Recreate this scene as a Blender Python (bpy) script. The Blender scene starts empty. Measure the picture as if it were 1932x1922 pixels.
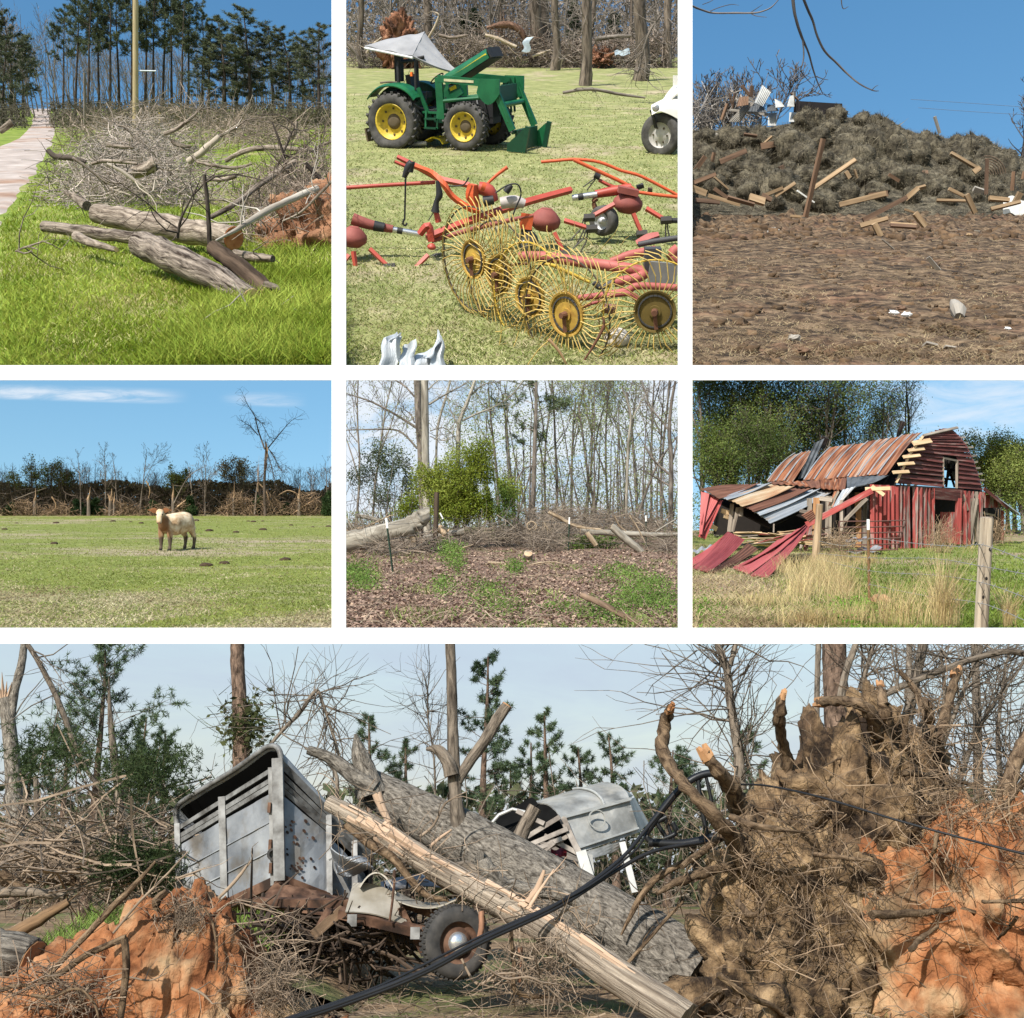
import bpy,math,random
import numpy as np
from mathutils import Vector,Matrix,noise
# ------------------------------------------------------------------ camera, sky, sun, exposure
SC=bpy.context.scene
K=0.45/966.0
PITCH=math.atan((1600-961)*K)
CAM=Vector((0,0,1.6))
cam_d=bpy.data.cameras.new('camera')
cam_d.sensor_width=36;cam_d.lens=18/0.45
cam_d.clip_start=0.1;cam_d.clip_end=20000
cam=bpy.data.objects.new('camera',cam_d)
SC.collection.objects.link(cam)
cam.location=CAM
cam.rotation_euler=(math.radians(90)+PITCH,0,0)
SC.camera=cam
SUN_EL,SUN_AZ=math.radians(33),math.radians(204)
world=bpy.data.worlds.new('World');SC.world=world;world.use_nodes=True
def build_world():
 nt=world.node_tree;nd=nt.nodes;lk=nt.links;nd.clear()
 out=nd.new('ShaderNodeOutputWorld');bg=nd.new('ShaderNodeBackground')
 sky=nd.new('ShaderNodeTexSky');sky.sky_type='NISHITA';sky.sun_disc=False
 sky.sun_elevation=SUN_EL;sky.sun_rotation=SUN_AZ
 sky.air_density=1.7;sky.dust_density=1.0;sky.ozone_density=2.0;sky.altitude=200
 hsv=nd.new('ShaderNodeHueSaturation');hsv.inputs['Saturation'].default_value=1.35
 lk.new(sky.outputs[0],hsv.inputs['Color'])
 tc=nd.new('ShaderNodeTexCoord');sep=nd.new('ShaderNodeSeparateXYZ');lk.new(tc.outputs['Generated'],sep.inputs[0])
 def m(op,a,b=None,c=None):
  n=nd.new('ShaderNodeMath');n.operation=op
  for i,x in enumerate((a,b,c)):
   if x is None:continue
   if isinstance(x,(int,float)):n.inputs[i].default_value=x
   else:lk.new(x,n.inputs[i])
  return n.outputs[0]
 def ss(x,a,b):
  n=nd.new('ShaderNodeMapRange');n.interpolation_type='SMOOTHSTEP';lk.new(x,n.inputs[0])
  n.inputs[1].default_value=a;n.inputs[2].default_value=b;return n.outputs[0]
 az=m('DIVIDE',sep.outputs[0],m('MAXIMUM',sep.outputs[1],0.05))
 el=m('DIVIDE',sep.outputs[2],m('MAXIMUM',sep.outputs[1],0.05))
 cmb=nd.new('ShaderNodeCombineXYZ');lk.new(az,cmb.inputs[0]);lk.new(el,cmb.inputs[1])
 def cloud(sx,sy,rot,seed,lo,hi,det=6):
  mp=nd.new('ShaderNodeMapping');lk.new(cmb.outputs[0],mp.inputs[0])
  mp.inputs['Scale'].default_value=(sx,sy,1);mp.inputs['Rotation'].default_value=(0,0,rot);mp.inputs['Location'].default_value=(seed,seed*.7,0)
  nz=nd.new('ShaderNodeTexNoise');nz.inputs['Scale'].default_value=1;nz.inputs['Detail'].default_value=det;nz.inputs['Roughness'].default_value=.62
  nz.inputs['Distortion'].default_value=.6
  lk.new(mp.outputs[0],nz.inputs['Vector']);return ss(nz.outputs[0],lo,hi)
 front=ss(sep.outputs[1],0.02,0.3)
 # a bank of broken cloud ahead, thin streaks to either side of it, haze low down
 bank=m('MULTIPLY',m('MULTIPLY',ss(az,-0.172,-0.157),ss(az,0.172,0.157)),m('MULTIPLY',ss(el,0.22,0.28),ss(el,0.50,0.44)))
 c1=m('MULTIPLY',m('ADD',m('MULTIPLY',cloud(11,26,.15,3.1,.34,.56),.55),.4),bank)
 sl=m('ADD',el,m('MULTIPLY',az,.03))
 streak=m('MULTIPLY',m('MULTIPLY',ss(sl,0.390,0.3945),ss(sl,0.409,0.399)),m('ADD',ss(az,-.30,-.36),m('MULTIPLY',m('MULTIPLY',ss(az,-.28,-.25),ss(az,-.19,-.22)),.5)))
 c2=m('MULTIPLY',m('MULTIPLY',cloud(16,120,-.06,9.3,.3,.68),streak),.8)
 veil=m('MULTIPLY',m('MULTIPLY',ss(az,0.3,0.42),ss(el,0.5,0.44)),ss(el,0.33,0.38))
 c3=m('MULTIPLY',m('MULTIPLY',cloud(10,34,-.3,5.7,.28,.7),veil),.7)
 tot=m('MINIMUM',m('MULTIPLY',m('ADD',m('ADD',c1,c2),c3),front),1.0)
 mix0=nd.new('ShaderNodeMix');mix0.data_type='RGBA';lk.new(hsv.outputs[0],mix0.inputs[6]);mix0.inputs[7].default_value=(3.15,3.7,4.45,1)
 lk.new(m('MULTIPLY',ss(el,.27,.16),m('ADD',m('MULTIPLY',cloud(4,12,.1,1.7,.25,.75),.25),.7)),mix0.inputs[0])
 mix=nd.new('ShaderNodeMix');mix.data_type='RGBA';lk.new(tot,mix.inputs[0]);lk.new(mix0.outputs[2],mix.inputs[6])
 mix.inputs[7].default_value=(4.9,5.25,5.7,1)
 lk.new(mix.outputs[2],bg.inputs['Color']);bg.inputs['Strength'].default_value=0.12
 lk.new(bg.outputs[0],out.inputs[0])
build_world()
sun_d=bpy.data.lights.new('sun','SUN');sun_d.energy=5.0;sun_d.angle=math.radians(0.9);sun_d.color=(1,.955,.88)
sun=bpy.data.objects.new('sun',sun_d);SC.collection.objects.link(sun)
TO_SUN=Vector((math.sin(SUN_AZ)*math.cos(SUN_EL),math.cos(SUN_AZ)*math.cos(SUN_EL),math.sin(SUN_EL)))
sun.rotation_euler=TO_SUN.to_track_quat('Z','Y').to_euler()
VS=SC.view_settings
VS.view_transform='Standard';VS.look='None';VS.gamma=1;VS.exposure=0.55;VS.use_curve_mapping=False
SC.cycles.max_bounces=5;SC.cycles.diffuse_bounces=3;SC.cycles.transparent_max_bounces=8
# ------------------------------------------------------------------ the seven stages
class Stage:
 """A stage with level ground z=0, x to the right, y away from the viewer; built at its own model scale on its own slope."""
 def __init__(s,yh,h,S,box):
  s.th=math.atan((961-yh)*K);s.h=h;s.S=S;s.box=box;s.yh=yh
  R=Matrix.Rotation(PITCH+s.th,4,'X')
  s.M=Matrix.Translation(CAM)@R@Matrix.Scale(S,4)@Matrix.Translation((0,0,-h))
  s.c,s.s=math.cos(s.th),math.sin(s.th)
 def ray(s,px,py):
  u,v=(px-966)*K,(961-py)*K
  return Vector((u,s.c+v*s.s,v*s.c-s.s))
 def g(s,px,py,z=0.0):
  d=s.ray(px,py);t=(z-s.h)/d.z
  return Vector((d.x*t,d.y*t,z))
 def d(s,px,py,Y):
  d=s.ray(px,py);t=Y/d.y
  return Vector((d.x*t,Y,s.h+d.z*t))
 def yg(s,py):return s.g(966,py).y
 def px(s,Y):return Y*K
 def xr(s,px,Y):return(px-966)*K*(Y*s.c+s.h*s.s)
 def up(s,px):
  a=-(px-966)*K*s.s
  return Vector((a,0,1)).normalized()
CS=1.0
def use(P):
 global CS,PN
 CS=P.S;PN=P
 return P
 # ------------------------------------------------------------------ mesh building
class MB:
 def __init__(s):s.V=[];s.n=0;s.L=[];s.C=[];s.U=[];s.I=[]
 def add(s,V,F,uv=None,mi=0):
  V=np.asarray(V,float).reshape(-1,3);F=np.asarray(F,int)
  if F.ndim==1:F=F.reshape(1,-1)
  s.V.append(V);s.L.append(F.ravel()+s.n);s.C.append(np.full(len(F),F.shape[1]));s.I.append(np.full(len(F),mi))
  s.U.append(np.zeros((F.size,2))if uv is None else np.asarray(uv,float).reshape(-1,2));s.n+=len(V)
  return s
 def merge(s,o,M=None,mi=None):
  V=np.concatenate(o.V)
  if M is not None:
   A=np.array(M);V=V@A[:3,:3].T+A[:3,3]
  s.V.append(V);s.L.append(np.concatenate(o.L)+s.n);s.C.append(np.concatenate(o.C));s.U.append(np.concatenate(o.U))
  I=np.concatenate(o.I);s.I.append(I if mi is None else np.full(len(I),mi));s.n+=len(V)
  return s
 def box(s,c,size,R=None,mi=0,taper=1.0):
  x,y,z=(a/2 for a in size)
  V=np.array([(-x,-y,-z),(x,-y,-z),(x,y,-z),(-x,y,-z),(-x*taper,-y*taper,z),(x*taper,-y*taper,z),(x*taper,y*taper,z),(-x*taper,y*taper,z)])
  if R is not None:V=V@np.array(R)[:3,:3].T
  F=[(0,3,2,1),(4,5,6,7),(0,1,5,4),(1,2,6,5),(2,3,7,6),(3,0,4,7)]
  uv=[]
  for a,b in((0,1),(0,1),(0,2),(1,2),(0,2),(1,2)):
   uv+=[(0,0),(size[a],0),(size[a],size[b]),(0,size[b])]
  return s.add(V+np.array(c),F,uv,mi)
 def beam(s,p,q,w,t,up=(0,0,1),mi=0,tw=1.0):
  """a plank from p to q, width w across, thickness t along up"""
  p,q=np.array(p,float),np.array(q,float);d=q-p;L=np.linalg.norm(d);d/=L
  a=np.cross(d,np.array(up,float));
  if np.linalg.norm(a)<1e-5:a=np.cross(d,(1,0,0.3))
  a/=np.linalg.norm(a);b=np.cross(a,d)
  V=[]
  for e,k in((p,1),(q,tw)):
   for i,j in((-1,-1),(1,-1),(1,1),(-1,1)):V.append(e+a*i*w/2*k+b*j*t/2)
  F=[(3,2,1,0),(4,5,6,7),(0,1,5,4),(1,2,6,5),(2,3,7,6),(3,0,4,7)]
  uv=[(0,0),(w,0),(w,t),(0,t)]*2
  for x in(w,t,w,t):uv+=[(0,0),(x,0),(x,L),(0,L)]
  return s.add(V,F,uv,mi)
 def tube(s,pts,r,n=8,caps=True,mi=0,capmi=None,jit=0.0,rng=None):
  pts=np.array([tuple(p)for p in pts],float)[None]
  r=np.array(r,float)*np.ones(pts.shape[1])
  V,F,U=tubes(pts,r[None],n)
  if jit and rng is not None:
   c=np.repeat(pts[0],n,axis=0);V=c+(V-c)*(1+rng.normal(0,jit,(len(V),1)))
  s.add(V,F,U,mi)
  if caps:
   k=pts.shape[1];cm=mi if capmi is None else capmi
   a=np.arange(n)/n*2*math.pi;uv=np.stack([np.cos(a),np.sin(a)],1)*.5
   s.add(V[:n],[list(range(n))[::-1]],uv[::-1],cm);s.add(V[(k-1)*n:],[list(range(n))],uv,cm)
  return s
 def grid(s,fn,nu,nv,mi=0,uvs=(1,1)):
  V=[tuple(fn(i/nu,j/nv))for j in range(nv+1)for i in range(nu+1)]
  F=[];uv=[]
  for j in range(nv):
   for i in range(nu):
    a=j*(nu+1)+i;F.append((a,a+1,a+nu+2,a+nu+1))
    uv+=[(i/nu*uvs[0],j/nv*uvs[1]),((i+1)/nu*uvs[0],j/nv*uvs[1]),((i+1)/nu*uvs[0],(j+1)/nv*uvs[1]),(i/nu*uvs[0],(j+1)/nv*uvs[1])]
  return s.add(V,F,uv,mi)
 def lathe(s,prof,n=16,M=None,mi=0):
  """prof: (radius, axial) points around local Z"""
  V=[]
  for r,z in prof:
   for i in range(n):
    a=2*math.pi*i/n;V.append((r*math.cos(a),r*math.sin(a),z))
  V=np.array(V);F=[];uv=[]
  for j in range(len(prof)-1):
   for i in range(n):
    k=(i+1)%n;F.append((j*n+i,j*n+k,(j+1)*n+k,(j+1)*n+i));uv+=[(i/n,j),((i+1)/n,j),((i+1)/n,j+1),(i/n,j+1)]
  if M is not None:
   A=np.array(M);V=V@A[:3,:3].T+A[:3,3]
  return s.add(V,F,uv,mi)
 def sheet(s,fn,nu,nv,t=.01,mi=0,uvs=(1,1)):
  """a thin solid sheet: fn(u,v) and its offset back face"""
  P=np.array([[tuple(fn(i/nu,j/nv))for i in range(nu+1)]for j in range(nv+1)])
  du=np.gradient(P,axis=1);dv=np.gradient(P,axis=0);N=np.cross(du,dv);N/=np.linalg.norm(N,axis=2,keepdims=True)+1e-9
  Q=P-N*t
  s.grid(lambda u,v:P[round(v*nv)][round(u*nu)],nu,nv,mi,uvs)
  s.grid(lambda u,v:Q[round(v*nv)][round((1-u)*nu)],nu,nv,mi,uvs)
  for A,B in((P[0],Q[0]),(Q[-1],P[-1]),(Q[:,0],P[:,0]),(P[:,-1],Q[:,-1])):
   m=len(A);s.add(np.concatenate([A,B]),[(i+1,i,m+i,m+i+1)for i in range(m-1)],None,mi)
  return s
 def mesh(s,name,mats,smooth=False,o=None):
  V=np.concatenate(s.V)
  if o is not None:V=V-np.array(tuple(o))
  L=np.concatenate(s.L);C=np.concatenate(s.C)
  me=bpy.data.meshes.new(name)
  me.vertices.add(len(V));me.vertices.foreach_set('co',V.ravel())
  me.loops.add(len(L));me.loops.foreach_set('vertex_index',L)
  me.polygons.add(len(C));me.polygons.foreach_set('loop_start',np.concatenate([[0],np.cumsum(C)[:-1]]))
  me.update(calc_edges=True)
  uv=me.uv_layers.new(name='UVMap');uv.data.foreach_set('uv',np.concatenate(s.U).ravel())
  for m_ in(mats if isinstance(mats,(list,tuple))else[mats]):me.materials.append(m_)
  me.polygons.foreach_set('material_index',np.concatenate(s.I))
  me.polygons.foreach_set('use_smooth',np.full(len(C),bool(smooth)))
  me.validate()
  return me
def tubes(P,R,n=3):
 """P (N,k,3) paths, R (N,k) radii -> V, F, UV of open tubes"""
 N,k,_=P.shape
 T=np.gradient(P,axis=1);T/=np.linalg.norm(T,axis=2,keepdims=True)+1e-12
 ref=np.where(np.abs(T[:,:1,2:3])>.9,np.array([1.,0.2,0]),np.array([0,0.1,1.]))*np.ones_like(T)
 A=np.cross(T,ref);A/=np.linalg.norm(A,axis=2,keepdims=True)+1e-12
 B=np.cross(T,A)
 a=np.arange(n)/n*2*math.pi
 V=P[:,:,None]+R[:,:,None,None]*(A[:,:,None]*np.cos(a)[None,None,:,None]+B[:,:,None]*np.sin(a)[None,None,:,None])
 idx=np.arange(N*k*n).reshape(N,k,n);i2=np.roll(idx,-1,axis=2)
 F=np.stack([idx[:,:-1],idx[:,1:],i2[:,1:],i2[:,:-1]],-1)
 L=np.concatenate([np.zeros((N,1)),np.cumsum(np.linalg.norm(np.diff(P,axis=1),axis=2),axis=1)],1)
 rm=R.mean(axis=1);u0=(np.arange(n)/n)[None,None]*(2*math.pi*rm)[:,None,None];u1=u0+(2*math.pi*rm/n)[:,None,None]
 z=np.zeros((N,k-1,n));ph=(np.arange(N)*1.37%7)[:,None,None]
 UV=np.stack([np.stack([u0+z+ph,L[:,:-1,None]+z],-1),np.stack([u0+z+ph,L[:,1:,None]+z],-1),np.stack([u1+z+ph,L[:,1:,None]+z],-1),np.stack([u1+z+ph,L[:,:-1,None]+z],-1)],-2)
 return V.reshape(-1,3),F.reshape(-1,4),UV.reshape(-1,2)
BASE={}
def tag(o,label=None,cat=None,group=None,kind=None):
 if label:o['label']=label
 if cat:o['category']=cat
 if group:o['group']=group
 if kind:o['kind']=kind
 return o
def thing(name,label,cat,loc,group=None,P=None,R=None):
 P=P or PN
 e=bpy.data.objects.new(name,None);SC.collection.objects.link(e);e.empty_display_size=.2
 M=P.M@Matrix.Translation(loc)
 if R is not None:M=M@R
 e.matrix_world=M
 BASE[e.name]=(Vector(loc),R)
 return tag(e,label,cat,group)
def mk(name,mb,mats,parent=None,o=None,label=None,cat=None,group=None,kind=None,smooth=False,P=None,local=False,shared=None):
 """link mb as one mesh object; a child is moved into its thing's frame unless local"""
 P=P or PN
 root=parent
 while root is not None and root.name not in BASE:root=root.parent
 if parent is not None:
  if not local:
   b,R=BASE[root.name]
   me=mb.mesh(name,mats,smooth,b)
   if R is not None:me.transform(R.inverted())
  else:me=mb.mesh(name,mats,smooth)
  ob=bpy.data.objects.new(name,me);SC.collection.objects.link(ob);ob.parent=parent
 else:
  o=Vector(o)if o is not None else Vector((0,0,0))
  me=mb.mesh(name,mats,smooth,o)
  ob=bpy.data.objects.new(name,me);SC.collection.objects.link(ob);ob.matrix_world=P.M@Matrix.Translation(o)
 return tag(ob,label,cat,group,kind)
def copy_tree(src,M,label=None,group=None):
 def cp(o,parent):
  c=o.copy();SC.collection.objects.link(c);c.parent=parent
  for ch in o.children:cp(ch,c)
  return c
 r=cp(src,None);r.matrix_world=M
 if label:r['label']=label
 if group:r['group']=group
 return r
def TRS(loc,rz=0,s=1,tilt=None,sz=None):
 M=Matrix.Translation(loc)
 if tilt is not None:M=M@Vector((0,0,1)).rotation_difference(tilt).to_matrix().to_4x4()
 return M@Matrix.Rotation(rz,4,'Z')@Matrix.Diagonal((s,s,sz or s,1))
 # ------------------------------------------------------------------ materials
MATS={}
def _nodes(name):
 m=bpy.data.materials.new(name);m.use_nodes=True
 nt=m.node_tree;b=nt.nodes['Principled BSDF']
 return m,nt,nt.nodes,nt.links,b
def ramp(nd,cols):
 r=nd.new('ShaderNodeValToRGB');e=r.color_ramp.elements
 while len(e)<len(cols):e.new(.5)
 for i,(p,c)in enumerate(cols):e[i].position=p;e[i].color=(*c,1)
 return r
def surf(name,cols,scale=4,detail=5,rough=.8,bump=0.,bs=None,stretch=(1,1,1),coord='Object',isl=0.,obj=0.,metal=0.,dist=0.,nr=.55,cols2=None,scale2=1.,mix2=(.45,.6),transl=0.,spec=.3,bd=.02,w2=(1,1,1),hue=0.):
 """colour ramp over noise, with an optional second ramp mixed in by a larger noise, relief, and spread between pieces"""
 key=(name,round(CS,3))
 if key in MATS:return MATS[key]
 m,nt,nd,lk,b=_nodes(name)
 tc=nd.new('ShaderNodeTexCoord');oi=nd.new('ShaderNodeObjectInfo')
 ofs=nd.new('ShaderNodeVectorMath');ofs.operation='MULTIPLY_ADD'
 if coord=='UV':ofs.inputs[0].default_value=(0,0,0)
 lk.new(oi.outputs['Random'],ofs.inputs[0]);ofs.inputs[1].default_value=(13.7,7.1,3.3);lk.new(tc.outputs[coord],ofs.inputs[2])
 def nz(st,sc,det):
  mp=nd.new('ShaderNodeMapping');mp.inputs['Scale'].default_value=st;lk.new(ofs.outputs[0],mp.inputs[0])
  n=nd.new('ShaderNodeTexNoise');n.inputs['Scale'].default_value=sc;n.inputs['Detail'].default_value=det;n.inputs['Roughness'].default_value=nr
  n.inputs['Distortion'].default_value=dist;lk.new(mp.outputs[0],n.inputs['Vector']);return n.outputs[0]
 n1=nz(stretch,scale,detail)
 c=ramp(nd,cols);lk.new(n1,c.inputs[0]);col=c.outputs[0]
 if cols2:
  n2=nz(w2,scale2,4);mr=nd.new('ShaderNodeMapRange');lk.new(n2,mr.inputs[0]);mr.inputs[1].default_value,mr.inputs[2].default_value=mix2
  c2=ramp(nd,cols2);lk.new(n1,c2.inputs[0])
  mx=nd.new('ShaderNodeMix');mx.data_type='RGBA';lk.new(mr.outputs[0],mx.inputs[0]);lk.new(col,mx.inputs[6]);lk.new(c2.outputs[0],mx.inputs[7]);col=mx.outputs[2]
 if isl or obj or hue:
  h=nd.new('ShaderNodeHueSaturation');lk.new(col,h.inputs['Color']);col=h.outputs[0]
  src=None
  ge=nd.new('ShaderNodeNewGeometry')
  a=nd.new('ShaderNodeMath');a.operation='MULTIPLY_ADD';a.inputs[1].default_value=2*isl;a.inputs[2].default_value=1-isl;lk.new(ge.outputs['Random Per Island'],a.inputs[0])
  d=nd.new('ShaderNodeMath');d.operation='MULTIPLY_ADD';d.inputs[1].default_value=2*obj;lk.new(oi.outputs['Random'],d.inputs[0])
  e=nd.new('ShaderNodeMath');e.operation='SUBTRACT';lk.new(a.outputs[0],e.inputs[0]);e.inputs[1].default_value=obj;lk.new(e.outputs[0],d.inputs[2])
  lk.new(d.outputs[0],h.inputs['Value'])
  if hue:
   f=nd.new('ShaderNodeMath');f.operation='MULTIPLY_ADD';f.inputs[1].default_value=2*hue;f.inputs[2].default_value=.5-hue
   lk.new(ge.outputs['Random Per Island'],f.inputs[0]);lk.new(f.outputs[0],h.inputs['Hue'])
 lk.new(col,b.inputs['Base Color']);b.inputs['Roughness'].default_value=rough;b.inputs['Metallic'].default_value=metal
 b.inputs['Specular IOR Level'].default_value=spec
 if bump:
  src=n1 if bs is None else nz(stretch,bs,4)
  bn=nd.new('ShaderNodeBump');bn.inputs['Strength'].default_value=bump;bn.inputs['Distance'].default_value=bd*CS
  lk.new(src,bn.inputs['Height']);lk.new(bn.outputs[0],b.inputs['Normal'])
 if transl:
  tr=nd.new('ShaderNodeBsdfTranslucent');lk.new(col,tr.inputs[0]);ms=nd.new('ShaderNodeMixShader');ms.inputs[0].default_value=transl
  lk.new(b.outputs[0],ms.inputs[1]);lk.new(tr.outputs[0],ms.inputs[2]);lk.new(ms.outputs[0],nd['Material Output'].inputs[0])
 MATS[key]=m
 return m
def plain(name,c,rough=.6,metal=0.,var=.12,scale=6.,bump=0.,spec=.4):
 d=tuple(x*(1-var*1.6)for x in c);e=tuple(min(1,x*(1+var))for x in c)
 return surf(name,[(.3,d),(.7,e)],scale,4,rough,bump,metal=metal,spec=spec)
def bark(name,dark,light,along=1.2,around=9.,bump=.7,obj=.15,bd=.02):
 return surf(name,[(.36,dark),(.5,tuple((a+b)/2 for a,b in zip(dark,light))),(.64,light)],1,6,.95,bump,coord='UV',stretch=(around,along,1),obj=obj,dist=.6,nr=.65,spec=.1,bd=bd)
def leafm(name,a,b,isl=.35,transl=.3,scale=.6,hue=.02):
 return surf(name,[(.35,a),(.65,b)],scale,2,.7,isl=isl,transl=transl,spec=.15,hue=hue)
 # ------------------------------------------------------------------ plants
def unit(v):return v/(np.linalg.norm(v,axis=-1,keepdims=True)+1e-12)
def wander(rng,p,d,L,k,wob,trop=0.,grav=0.):
 P=[np.array(p,float)];d=unit(np.array(d,float));st=L/(k-1)
 for i in range(k-1):
  d=unit(d+rng.normal(0,wob,3)+np.array([0,0,trop-grav*(i/k)]))
  P.append(P[-1]+d*st)
 return np.array(P)
def gen_tree(seed,H=10.,r0=.16,nb=(10,6,4),ang=(50,45,45),lf=(.42,.5,.5),clear=.3,trop=(.02,.12,.1),wob=(.05,.12,.16),rmin=.006,taper=.25,lean=(0,0),top=1.0,k0=9,fork=0,rf=.5):
 """levels of branch paths: [(paths, radii), ...]"""
 rng=np.random.default_rng(seed)
 lev=[]
 tr=wander(rng,(0,0,0),(lean[0],lean[1],1),H,k0,wob[0],trop[0])
 rr=r0*(1-(1-taper)*np.linspace(0,1,k0));rr[0]*=1.25
 paths=[tr];rads=[rr]
 if fork:
  for f in range(fork):
   i=int(k0*rng.uniform(.25,.5));a=rng.uniform(0,6.28)
   d=np.array([math.cos(a)*.45,math.sin(a)*.45,1]);q=wander(rng,tr[i],d,H*rng.uniform(.5,.7),k0,wob[0],trop[0]);paths.append(q);rads.append(rr[i]*.75*(1-.75*np.linspace(0,1,k0)))
 lev.append((paths,rads))
 for l,n in enumerate(nb):
  np_,nr_=[],[]
  for p,r in zip(*lev[-1]):
   k=len(p);Lp=np.linalg.norm(np.diff(p,axis=0),axis=1).sum()
   lo=clear if l==0 else .2
   m=max(1,int(rng.poisson(n)*(1 if l==0 else .5+.5*min(1,Lp/(H*.3)))))
   for j in range(m):
    t=lo+(1-lo)*(rng.uniform()if l else(j+rng.uniform(0,1))/m)*.98
    x=t*(k-1);i=min(int(x),k-2);pt=p[i]+(p[i+1]-p[i])*(x-i);d0=unit(p[i+1]-p[i])
    a=math.radians(rng.normal(ang[l],12));s=unit(np.cross(d0,rng.normal(0,1,3)))
    d=d0*math.cos(a)+s*math.sin(a)
    L=lf[l]*(H*(1-.55*(t-lo)/(1-lo+1e-6))if l==0 else Lp*(1-.4*t))*rng.uniform(.6,1.2)
    kk=6 if l==0 else 5
    q=wander(rng,pt,d,L,kk,wob[min(l+1,2)],trop[min(l+1,2)])
    rb=max(rmin,(r[i]+(r[i+1]-r[i])*(x-i))*rf*rng.uniform(.7,1.1))
    np_.append(q);nr_.append(np.linspace(rb,max(rmin*.6,rb*.25),kk))
  lev.append((np_,nr_))
 return lev
def tree_wood(lev,mb=None,sides=(8,5,3,3)):
 mb=mb or MB()
 for l,(p,r)in enumerate(lev):
  if not p:continue
  p,r=np.array(p),np.array(r)
  if l>=2:p,r=p[:,[0,2,-1]],r[:,[0,2,-1]]
  V,F,U=tubes(p,r,sides[min(l,len(sides)-1)]);mb.add(V,F,U)
 return mb
def thin_wood(lev,seed=0):
 """a light version of a tree for the depth of a wood"""
 rng=np.random.default_rng(seed);mb=MB()
 for l,(p,r)in enumerate(lev):
  p,r=np.array(p),np.array(r)
  if l>=2:p,r=p[:,[0,2,-1]],r[:,[0,2,-1]]
  if l>=3:k=rng.uniform(0,1,len(p))<.2;p,r=p[k],r[k]*1.4
  V,F,U=tubes(p,r,4 if l==0 else 3);mb.add(V,F,U)
 return mb
def leaves_at(rng,C,size,mb=None,asp=1.8,up=.0):
 """rhombic leaves around the points C"""
 mb=mb or MB();n=len(C)
 a=unit(rng.normal(0,1,(n,3)));b=unit(np.cross(a,rng.normal(0,1,(n,3))+np.array([0,0,up])))
 s=(np.asarray(size)*rng.uniform(.6,1.3,n))[:,None]
 V=np.stack([C-a*s*asp/2,C+b*s/2,C+a*s*asp/2,C-b*s/2],1).reshape(-1,3)
 mb.add(V,np.arange(4*n).reshape(n,4));return mb
def tree_leaves(lev,seed,per=3,size=.12,spread=.25,lv=-1,mb=None,frac=1.0):
 rng=np.random.default_rng(seed);P=np.array(lev[lv][0]);N,k,_=P.shape
 if frac<1:P=P[rng.uniform(0,1,N)<frac];N=len(P)
 i=rng.integers(1,k,(N,per));C=P[np.arange(N)[:,None],i].reshape(-1,3)+rng.normal(0,spread,(N*per,3))
 return leaves_at(rng,C,size,mb)
def tufts(rng,C,L,n=9,w=.035,mb=None,up=.35):
 """needle tufts: thin triangles radiating from the points C"""
 mb=mb or MB();N=len(C)
 D=unit(rng.normal(0,1,(N,n,3))+np.array([0,0,up]));S=unit(np.cross(D,rng.normal(0,1,(N,n,3))))
 l=(L*rng.uniform(.6,1.2,(N,n)))[...,None];c=C[:,None]
 V=np.stack([c+D*l*.1-S*w,c+D*l*.1+S*w,c+D*l],2).reshape(-1,3)
 mb.add(V,np.arange(N*n*3).reshape(-1,3));return mb
def gen_pine(seed,H=20.,r0=.2,clear=.5,nbr=34,blen=.16,tl=.42,tn=9,tw=.05,droop=.0,full=1.0,lean=(0,0)):
 rng=np.random.default_rng(seed);k=10
 tr=wander(rng,(0,0,0),(lean[0],lean[1],1),H,k,.02,.02);rr=r0*(1-.85*np.linspace(0,1,k));rr[0]*=1.2
 B,R,B2,R2,C=[],[],[],[],[]
 for j in range(nbr):
  t=clear+(1-clear)*((j+rng.uniform())/nbr)**.9*.98;x=t*(k-1);i=min(int(x),k-2);pt=tr[i]+(tr[i+1]-tr[i])*(x-i)
  f=(t-clear)/(1-clear);shape=(1-f)**.6*(.55+.45*min(1,f*3))+.12
  L=H*blen*shape*rng.uniform(.6,1.25);a=rng.uniform(0,6.283);e=rng.uniform(-.1,.35)+f*.5-droop
  q=wander(rng,pt,(math.cos(a),math.sin(a),e),L,6,.1,.05);B.append(q);R.append(np.linspace(.035,.01,6)*H/20)
  for s in range(int(5+L*2.2)):
   u=rng.uniform(.3,1);y=u*5;i2=min(int(y),4);p2=q[i2]+(q[i2+1]-q[i2])*(y-i2);d2=unit(q[5]-q[0])+rng.normal(0,.7,3)+np.array([0,0,.2])
   w=wander(rng,p2,d2,L*.35*rng.uniform(.5,1),4,.12,.1);B2.append(w);R2.append(np.linspace(.014,.006,4)*H/20);C+=[w[3],w[2],(w[2]+w[1])/2]
  C.append(q[5])
 C=np.array(C);C=C[rng.uniform(0,1,len(C))<full]
 wood=MB();V,F,U=tubes(tr[None],rr[None],8);wood.add(V,F,U)
 V,F,U=tubes(np.array(B),np.array(R),4);wood.add(V,F,U);V,F,U=tubes(np.array(B2),np.array(R2),3);wood.add(V,F,U)
 return wood,tufts(rng,C,tl,tn,tw)
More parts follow.
